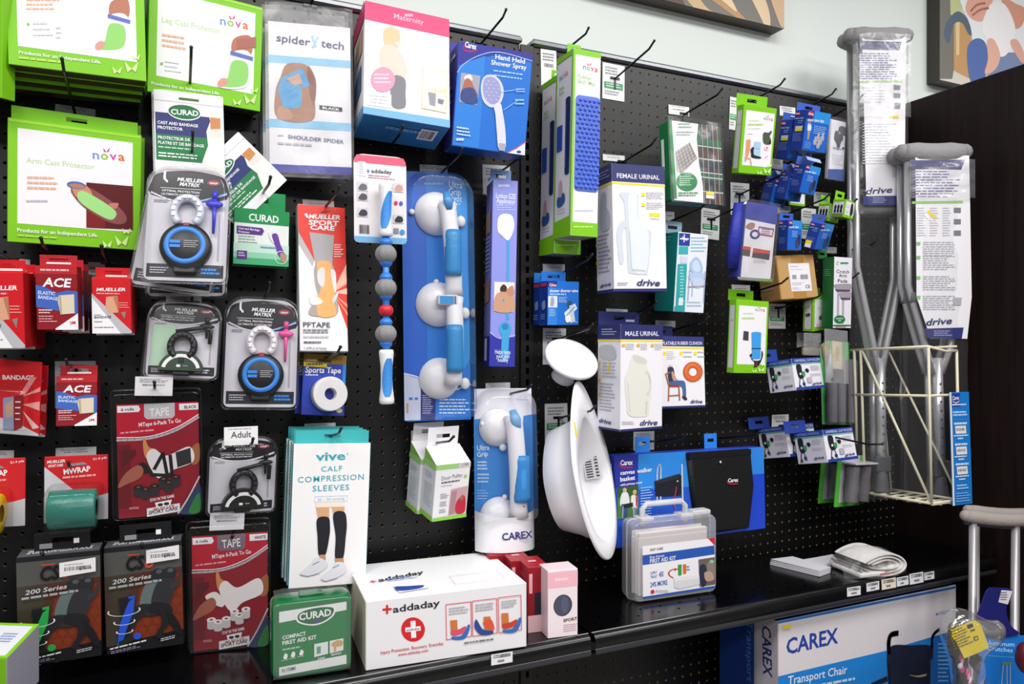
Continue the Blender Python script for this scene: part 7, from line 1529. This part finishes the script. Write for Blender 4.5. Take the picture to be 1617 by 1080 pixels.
# ================================================================ crutch rack, wrapped crutches, floor display
Z('px')
XRK, YRK = 1.665, D - .305
rk = thing('crutch_rack', 'cream wire rack on the right holding the two tall wrapped crutch packs', 'wire rack', Matrix.Translation((XRK, YRK, ZC)))
WIRE = C('#d8d2b8', .35, .5)
S = lambda x, y: atx((x, y), XRK)
Fq = lambda x, y: at((x, y), .305)
XPW = at((1513, 560), .305).x
def toX(v, X): return Vector((X, v.y, v.z))
p = Part('side_grid'); B0, B1 = S(1466, 547), S(1471, 795)
for a, b in ((S(1343, 553), B0), (S(1345, 623), S(1467.5, 625)), (S(1364, 778), B1), (S(1359, 553), S(1366, 778)), (B0, B1), (S(1361, 553), S(1470, 793)), (S(1349, 553), S(1353, 700))): p.tube([a, b], .0034, WIRE, 8)
put(p, rk)
p = Part('front_grid'); top = Vector((XPW, B0.y, B0.z - .006)); 
p.tube([B0, Vector((XRK + .06, B0.y - .004, B0.z - .012)), Vector((XPW, B0.y, B0.z - .010))], .0034, WIRE, 8)
m0 = S(1467.5, 625); p.tube([m0, toX(m0, XPW)], .0034, WIRE, 8); p.tube([B1, toX(B1, XPW)], .0034, WIRE, 8); p.tube([toX(B0, XPW) - Vector((0, 0, .01)), toX(B1, XPW)], .0034, WIRE, 8); put(p, rk)
p = Part('bottom_grid'); E0 = S(1364, 778)
for i in range(7):
    a = E0 + (B1 - E0) * (i / 6); p.tube([a + Vector((0, 0, -.003)), toX(a, XPW) + Vector((0, 0, -.003))], .0028, WIRE, 8)
for k in (.35, .7): p.tube([E0 + Vector(((XPW - XRK) * k, 0, -.006)), B1 + Vector(((XPW - XRK) * k, 0, -.006))], .0028, WIRE, 8)
put(p, rk)
p = Part('back_grid'); a, b = S(1343, 553), S(1364, 778)
p.tube([toX(a, XPW), toX(B0, XPW)], .003, WIRE, 8); p.tube([toX(E0, XPW), toX(B1, XPW)], .003, WIRE, 8); p.tube([toX(S(1359, 553), XPW), toX(B1, XPW)], .003, WIRE, 8); p.tube([toX(a, XPW), toX(E0, XPW)], .003, WIRE, 8); put(p, rk)
Z('d2')
it = Item('rack_sign', 'narrow blue sign with white price stickers on the near end of the wire rack', 'sign', [(1162, 306), (1284, 303), (1303, 985), (1186, 995)], .314, .002, free=.5)
it.body('#1c7cd0', 'sign_board'); it.on('F', True).p([(0, 0), (9, 0), (9, 100), (0, 100)], '#e9e4d4').p([(10, 1), (52, 1), (52, 13), (10, 13)], '#2a3f98').t('Carex', (14, 7), (48, 6.5), W, 3.4, 1).l([(14, 8), (30, 9.5), (48, 8)], 4, '#cfd8f0', True).g(12, 10.5, 92, 12, 1, W, .8)
it.g(14, 17, 92, 22, 2, '#bcdcf8', .6).l([(12, 24.5), (96, 24.5)], 1.2, '#5aa4e4')
for y, tx in ((27, "4'7\" - 5'2\""), (45.5, "5'2\" - 5'10\""), (63, "5'10\" - 6'6\"")): it.g(18, y, 88, y + 2, 1, '#d8ecfc', .9).p([(22, y + 3), (76, y + 3), (78, y + 10), (24, y + 10)], '#e8e8ea').bars(28, y + 5, 70, y + 7.5, 14, '#5a5a62').g(14, y + 11, 86, y + 12.5, 1, '#d8ecfc', .8).g(32, y + 13.5, 66, y + 15, 1, '#d8ecfc', .9)
it.g(20, 82, 90, 87, 2, '#bcdcf8', .5).g(14, 89, 90, 98, 4, '#8fc0f0', .4); it.done()
ALU = C('#c6c6ca', .3, .5, metal=.55); FOAM = C('#8d8b8d', .75, .25, bump=.35, scale=120); RUB = C('#55545a', .7, .3)
def crutch_pack(quad, off, label, spec):
    it = Item('crutch_pack', label, 'crutches', quad, off, .05, 'tall wrapped crutch packs', yaw=-24.7, free=.12, lim=False); L = it.loc; w, h = it.w, it.h
    def tube(name, pts, r, y, m=ALU, **k): p = it.part(name); p.tube([(*(lambda a: (a[0], y, a[1]))(L(q)),) for q in pts], r, m, 12, **k); return p
    for j, y in enumerate((0.0, .036)):
        p = it.part('arm_pad'); (x0, y0), (x1, y1) = spec['pad']; ya = (y0 + y1) / 2; a, b = L((x0, ya)), L((x1, ya)); R = abs(L((x0, y0))[1] - L((x0, y1))[1]) / 2
        n = 14; pts = []; rr = []
        for i in range(n + 1):
            t = i / n; pts.append((a[0] + R * .8 + (b[0] - a[0] - 1.6 * R) * t, y, a[1] + R * (.25 * (2 * t - 1) ** 2) - .0)); rr.append(R * (.72 + .28 * min(1, 5 * min(t, 1 - t))))
        p.tube(pts, rr, FOAM, 14); p.blob(pts[0], (R * .72,) * 3, FOAM, 10, 6); p.blob(pts[-1], (R * .72,) * 3, FOAM, 10, 6)
        for side in ('left', 'right'): tube('upright_tube', spec[side], .0085, y)
        q = L(spec['grip'][0]); q2 = L(spec['grip'][1]); p = it.part('hand_grip'); p.tube([(q[0], y, q[1]), (q2[0], y, q2[1])], .015, C('#6a696c', .8, .2), 14)
        tube('leg_tube', spec['leg'], .0125, y + .001); l0, l1 = spec['leg']; P1 = it.cur
        for k in range(9):
            f = .2 + .55 * k / 8; s0 = L((l0[0] + (l1[0] - l0[0]) * f, l0[1] + (l1[1] - l0[1]) * f)); P1.blob((s0[0], y - .0118, s0[1]), (.0028, .0022, .0028), C('#55565c', .4, .5), 8, 5)
        a = L(l1); p = it.part('rubber_tip'); p.lathe([(.006, .052), (.0135, .050), (.0145, .035), (.0165, .030), (.0165, .016), (.020, .008), (.021, 0), (0, 0)], RUB, 18, 'z', (a[0], y + .001, a[1] - .03))
        if j == 0: b0 = it.part('leg_brace'); c = L((l1[0], l1[1] - 28)); b0.box(c[0] - .021, c[0] + .021, -.012, .008, c[1] - .022, c[1] + .022, C('#4c4c50', .5, .4), .004)
    yf = -.021
    p = it.part('printed_sheet'); q = [L(x) for x in spec['sheet']]; x0 = q[0][0]; x1 = q[1][0]
    p.prism(q, yf - .001, yf, '#e8e6ec'); it.depth_shift = .022 ; it.clipped = False; it.on('F')
    spec['art'](it); it.depth_shift = 0
    (ax, az), (bx, bz) = L(spec['wrap'][0]), L(spec['wrap'][1])
    film(it, ax, bx, bz, az, -.026, .006, 'stretch_wrap', WRAP, 14, 30)
    p = it.part('clear_bag'); cl = clear_plastic('crutch_bag', gloss=.08, fres=.35, rough=.15, haze=.03, bump=.2, scale=15)
    V = []; nz = 26; zt, zb = L(spec['bag'][0])[1], L(spec['bag'][1])[1]; xl, xr = L(spec['bag'][0])[0], L(spec['bag'][1])[0]; rnd = random.Random(7)
    for j in range(nz + 1):
        t = j / nz
        for i in range(11):
            u = i / 10; V.append((xl + (xr - xl) * u, -.024 * math.sin(math.pi * u) ** .6 - .003 + rnd.uniform(-.002, .002), zt + (zb - zt) * t))
    p.add(V, [[j * 11 + i, j * 11 + i + 1, (j + 1) * 11 + i + 1, (j + 1) * 11 + i] for j in range(nz) for i in range(10)], cl, True)
    it.done(); return it
Z('px')
def artL(it):
    it.p([(1354, 64), (1424, 66), (1420, 80), (1357, 78)], '#2c2a68').g(1358, 84, 1420, 127, 12, '#55558c', .45).p([(1357, 128), (1425, 126), (1425, 130), (1357, 131)], '#9fc47c')
    it.g(1362, 138, 1400, 165, 6, '#c0c0cc', .35).p([(1411, 134), (1422, 135), (1421, 142), (1411, 142)], '#6a6a74').p([(1411, 147), (1422, 148), (1421, 155), (1411, 155)], '#6a6a74').p([(1412, 162), (1422, 163), (1421, 172), (1412, 172)], '#6a6a74')
    it.p([(1404, 183), (1420, 181), (1419, 186), (1405, 187)], '#f0d820').g(1362, 195, 1418, 262, 15, '#c4c4d0', .3).p([(1409, 266), (1420, 266), (1420, 280), (1409, 280)], '#c4c4cc'); drive(it, (1367, 307), (1409, 304), 9.5); it.p([(1362, 310), (1421, 309), (1420, 324), (1363, 324)], '#2b3370').g(1378, 312, 1402, 322, 3, '#a0a4d0', .4)
crutch_pack([(1332, 47), (1443, 49), (1442, 787), (1330, 786)], .125, 'taller crutch pack at the left of the rack, wrapped in clear film', dict(pad=((1330, 44), (1443, 76)), left=[(1352, 70), (1353, 420), (1378, 540), (1388, 590)], right=[(1420, 70), (1421, 440), (1400, 545), (1392, 590)], grip=((1356, 331), (1420, 331)), leg=((1390, 565), (1393, 760)), sheet=[(1355, 62), (1424, 64), (1421, 324), (1362, 325)], art=artL, wrap=((1350, 60), (1430, 190)), bag=((1342, 62), (1432, 786))))
def artR(it):
    it.p([(1436, 253), (1524, 252), (1518, 268), (1440, 267)], '#2c2a68').g(1440, 270, 1518, 314, 10, '#62629a', .4).p([(1440, 318), (1520, 317), (1520, 321), (1440, 322)], '#8fc46c')
    it.p([(1466, 331), (1479, 343), (1476, 347), (1463, 335)], '#f0d820').p([(1462, 336), (1475, 348), (1472, 352), (1460, 341)], W)
    for x in (1448, 1468, 1488): it.g(x, 328, x + 14, 375, 12, '#b8b8c4', .35)
    for y in (328, 346, 364): it.p([(1506, y), (1517, y), (1517, y + 8), (1506, y + 8)], '#77777f')
    for y in (382, 404, 436, 467): it.p([(1447, y), (1453, y), (1453, y + 5), (1447, y + 5)], '#7cc06a'); it.g(1457, y, 1510, y + 24, 7, '#b0b0bc', .35)
    it.p([(1505, 470), (1518, 470), (1517, 482), (1505, 482)], '#aaaab2'); drive(it, (1462, 514), (1503, 511), 10); it.p([(1458, 519), (1521, 517), (1518, 535), (1464, 534)], '#2b3370').g(1474, 522, 1504, 532, 3, '#a0a4d0', .4)
crutch_pack([(1412, 230), (1535, 230), (1537, 792), (1414, 793)], .235, 'shorter crutch pack at the right of the rack with a long white printed sheet', dict(pad=((1411, 227), (1536, 263)), left=[(1433, 256), (1434, 450), (1462, 550), (1474, 590)], right=[(1518, 256), (1519, 450), (1500, 550), (1486, 590)], grip=((1436, 470), (1518, 470)), leg=((1480, 565), (1486, 768)), sheet=[(1438, 250), (1522, 249), (1526, 470), (1519, 535), (1462, 535), (1440, 470)], art=artR, wrap=((1428, 256), (1530, 316)), bag=((1424, 262), (1528, 792))))
# ---------------------------------------------------------------- transport chair carton under the shelf
Z('d3')
A, B = at((122, 694), .268), at((1205, 482), .268); zt = (A.z + B.z) / 2
it = Item.__new__(Item); it.name, it.label, it.cat, it.group = 'transport_chair_carton', 'large white and blue transport chair carton standing under the right shelf', 'carton', None
it.w, it.h, it.dep = B.x - A.x, zt, .19; it.M = Matrix.Translation(((A.x + B.x) / 2, D - .268, zt / 2 + .001)); it.Mi = it.M.inverted(); it.parts = []; it.cur = None; it.face = 'F'; it.uv = False; it.lay = 0; it.rnd = random.Random(8); it.off = .26
it.body({'F': '#d9d3d8', 'L': '#b9b4bc', 'T': '#1f6ac0', 'R': '#a8a4ac', 'B': '#888'}, b=.0015); it.on('F')
it.p([(120, 694), (1205, 482), (1205, 496), (120, 712)], '#2a6cb8').p([(120, 1032), (420, 960), (760, 880), (1210, 745), (1250, 2600), (100, 2600)], '#1f7fd0').p([(1060, 790), (1215, 750), (1250, 2600), (1060, 2600)], '#1a64b4')
it.t('CAREX', (172, 897), (486, 826), '#24439c', 92, 1.0).p([(146, 724), (200, 716), (202, 738), (148, 744)], '#f0d820').g(148, 742, 198, 758, 2, '#b8b4ba', .5).t('Transport Chair', (180, 1082), (540, 1012), W, 50, .2).g(330, 1085, 595, 1110, 1, '#bcdcf4', .6, dy=-50).t('MOBILITY', (1080, 662), (1166, 644), '#9fb4d8', 20, .4)
it.g(1092, 830, 1160, 1078, 10, '#8fbce8', .3)
it.s([(792, 862), (930, 842), (1052, 848), (1058, 940), (1050, 1080), (1040, 1300), (800, 1300), (790, 1080)], '#1c2236').l([(796, 900), (792, 830), (806, 780), (848, 768)], 22, '#20263a', True).l([(1056, 860), (1056, 800), (1072, 768), (1100, 745)], 14, '#20263a', True).l([(795, 960), (798, 1300)], 10, '#14182a').l([(690, 1085), (780, 1045)], 22, '#1a2032').l([(1050, 930), (1046, 1300)], 10, '#3a5a8c').s([(915, 1020), (960, 1026), (1020, 1015), (1010, 1030), (960, 1034)], '#a89a88')
Z('c3'); it.on('L').p([(1520, 640), (1700, 700), (1700, 1400), (1520, 1400)], '#b9b4bc').p([(1200, 600), (1508, 668), (1508, 1500), (1200, 1500)], '#1a3a86').t('CAREX', (1556, 716), (1564, 1018), '#24336c', 52, 1.0).t('Transport chair', (1464, 690), (1464, 1260), '#4a7ac8', 34, .2); it.done()
# ---------------------------------------------------------------- unwrapped crutches, sign and bagged cane at the lower right
Z('e7')
it = Item('crutch', 'unwrapped crutch with a grey padded top at the lower right', 'crutch', [(835, 175), (1740, 240), (1740, 1240), (835, 1200)], .42, .03, 'unwrapped crutches at the lower right', yaw=-20, free=.3, lim=False); L = it.loc
zf = -(it.M.translation.z) / 1.0
p = it.part('arm_pad'); pts = [(*L(q),) for q in ((905, 262), (1000, 278), (1150, 298), (1300, 312), (1450, 318), (1600, 316), (1700, 305))]; R = abs(L((1000, 190))[1] - L((1000, 345))[1]) / 2
p.tube([(a, 0, b) for a, b in pts], [R * .85, R, R, R, R, R, R * .85], C('#9c928e', .8, .25, bump=.35, scale=140), 16); p.blob((pts[0][0], 0, pts[0][1]), (R * .85,) * 3, C('#9c928e', .8, .25, bump=.35, scale=140), 12, 8)
p = it.part('pad_bracket'); p.tube([(a, .004, b - R * .95) for a, b in pts], R * .5, C('#2c2d36', .5, .4), 10)
for x in (1008, 1525):
    a = L((x, 420)); p = it.part('upright_tube'); p.tube([(a[0], .003, a[1] + .012), (a[0] + (.004 if x < 1300 else -.004), .003, zf + .35), (L((1266, 420))[0] + (-.016 if x < 1300 else .016), .003, zf + .12)], .0088, C('#a9a6aa', .35, .5, metal=.5), 12)
q = L((1266, 420)); p = it.part('leg_tube'); p.tube([(q[0], .003, zf + .26), (q[0], .003, zf + .03)], .012, C('#a9a6aa', .35, .5, metal=.5), 12)
p = it.part('rubber_tip'); p.lathe([(.012, .05), (.016, .048), (.018, .02), (.021, 0.001), (0, .001)], RUB, 16, 'z', (q[0], .003, zf)); it.done()
it.copy('second unwrapped crutch leaning just behind the first at the lower right', dx=.062, dy=.035, dz=0, rz=1)
Z('d3')
it = Item('crutch_sign', 'blue aluminum crutches sign with a rounded navy neck at the lower right', 'sign', [(1355, 765), (1660, 790), (1650, 1190), (1345, 1190)], .475, .003, free=.5, yaw=-6, lim=False)
it.body('#1a72cc', 'sign_board'); L = it.loc; it.on('F')
p = it.part('navy_neck'); p.prism([L(q) for q in spline([(1392, 498), (1460, 492), (1536, 504), (1508, 570), (1502, 640), (1528, 720), (1580, 772), (1480, 790), (1365, 770), (1322, 690), (1352, 590)], 4)], -.0035, -.0008, '#1e2168')
p = it.part('price_sticker'); p.prism([L(q) for q in ((1470, 505), (1536, 510), (1508, 592), (1452, 578))], -.0042, -.0037, '#d9d5dc'); it.depth_shift = .0044; it.clipped = False; it.g(1472, 520, 1520, 575, 4, '#5a5866', .4); it.depth_shift = 0
it.cur = it.parts[0][0]; it.t('Aluminum', (1370, 838), (1558, 850), '#b4dcf8', 26, .4).t('Crutches', (1392, 872), (1546, 886), '#b4dcf8', 26, .4).l([(1385, 905), (1590, 918)], 3, '#5aa8e8')
for x in (1490, 1512, 1532): it.l([(x, 950), (x - 12 if x < 1512 else x, 1100)], 4, '#a8b8a8')
it.l([(1482, 952), (1542, 952)], 12, '#5a7a70'); it.done()
Z('e6')
it = Item('bagged_cane', 'patterned pink cane in a clear bag with a large yellow tag', 'cane', [(620, 170), (1350, 200), (1330, 1180), (600, 1150)], .54, .03, yaw=-14, free=.3, lim=False); L = it.loc
def P3(x, y, d=0): a = L((x, y)); return (a[0], d, a[1])
p = it.part('handle'); p.tube([P3(760, 420), P3(900, 395), P3(1100, 405), P3(1270, 425)], [.014, .016, .0165, .017], C('#77757e', .5, .4, bump=.2), 16); p.blob(P3(1272, 426), (.019, .017, .019), C('#b0aeb4', .3, .5, metal=.5), 14, 8)
p = it.part('shaft'); s0, s1 = P3(770, 700), P3(1020, 1250); p.tube([P3(760, 430), P3(745, 620), s0, s1], .0105, C('#1c1a22', .3, .5), 14)
rnd = random.Random(2)
for k in range(10):
    f = .06 + k * .085; c = [s0[i] + (s1[i] - s0[i]) * f for i in range(3)]; p.blob((c[0] + rnd.uniform(-.003, .003), -.006, c[2]), (.006, .0055, .010), C(('#d83a90', '#e88ab8', '#e4dce8', '#c02a70')[k % 4], .3, .5), 10, 6)
p = it.part('folded_strap'); p.tube([P3(1060, 720, .01), P3(1030, 850, .01), P3(1090, 960, .01), P3(1110, 760, .01)], .006, C('#17151c', .6, .3), 8)
p = it.part('yellow_tag'); tg = [(640, 385), (735, 330), (925, 258), (975, 290), (1040, 450), (1085, 590), (940, 660), (790, 720), (690, 510), (645, 470)]
p.prism([L(q) for q in tg], -.0225, -.0215, '#dcc51a'); it.on('F'); it.depth_shift = .0228; it.clipped = False
for k in range(9):
    f = k / 9; x, y = 700 + 90 * f, 385 + 290 * f; it.g(x - 20 + 10 * f, y, x + 200 + 20 * f, y + 20, 1, '#6a5f18', .8, dy=-95)
it.p([(918, 360), (985, 338), (1000, 380), (935, 405)], '#1c1a14').p([(1000, 505), (1048, 488), (1062, 535), (1012, 552)], '#1c1a14').p([(1012, 515), (1042, 503), (1050, 528), (1020, 540)], '#dcc51a').p([(958, 425), (1016, 405), (1022, 420), (964, 440)], '#3a3414'); it.depth_shift = 0
p = it.part('clear_bag'); out = spline([(630, 330), (760, 170), (960, 190), (1180, 300), (1350, 330), (1330, 520), (1130, 680), (1040, 860), (1060, 1200), (800, 1200), (720, 800), (610, 480)], 4); p.dome([L(q) for q in out], .006, -.028, clear_plastic('cane_bag', gloss=.3, rough=.12, haze=.06, bump=.35, scale=25), 5, .03); it.done()
c = at((1640, 760), .53); p = Part('red_cane'); p.blob(c, (.022, .02, .034), C('#5a1420', .4, .4), 14, 10); tag(put(p, M=Matrix.Translation(c)), 'dark red rounded cane end cut off by the right edge', 'cane')
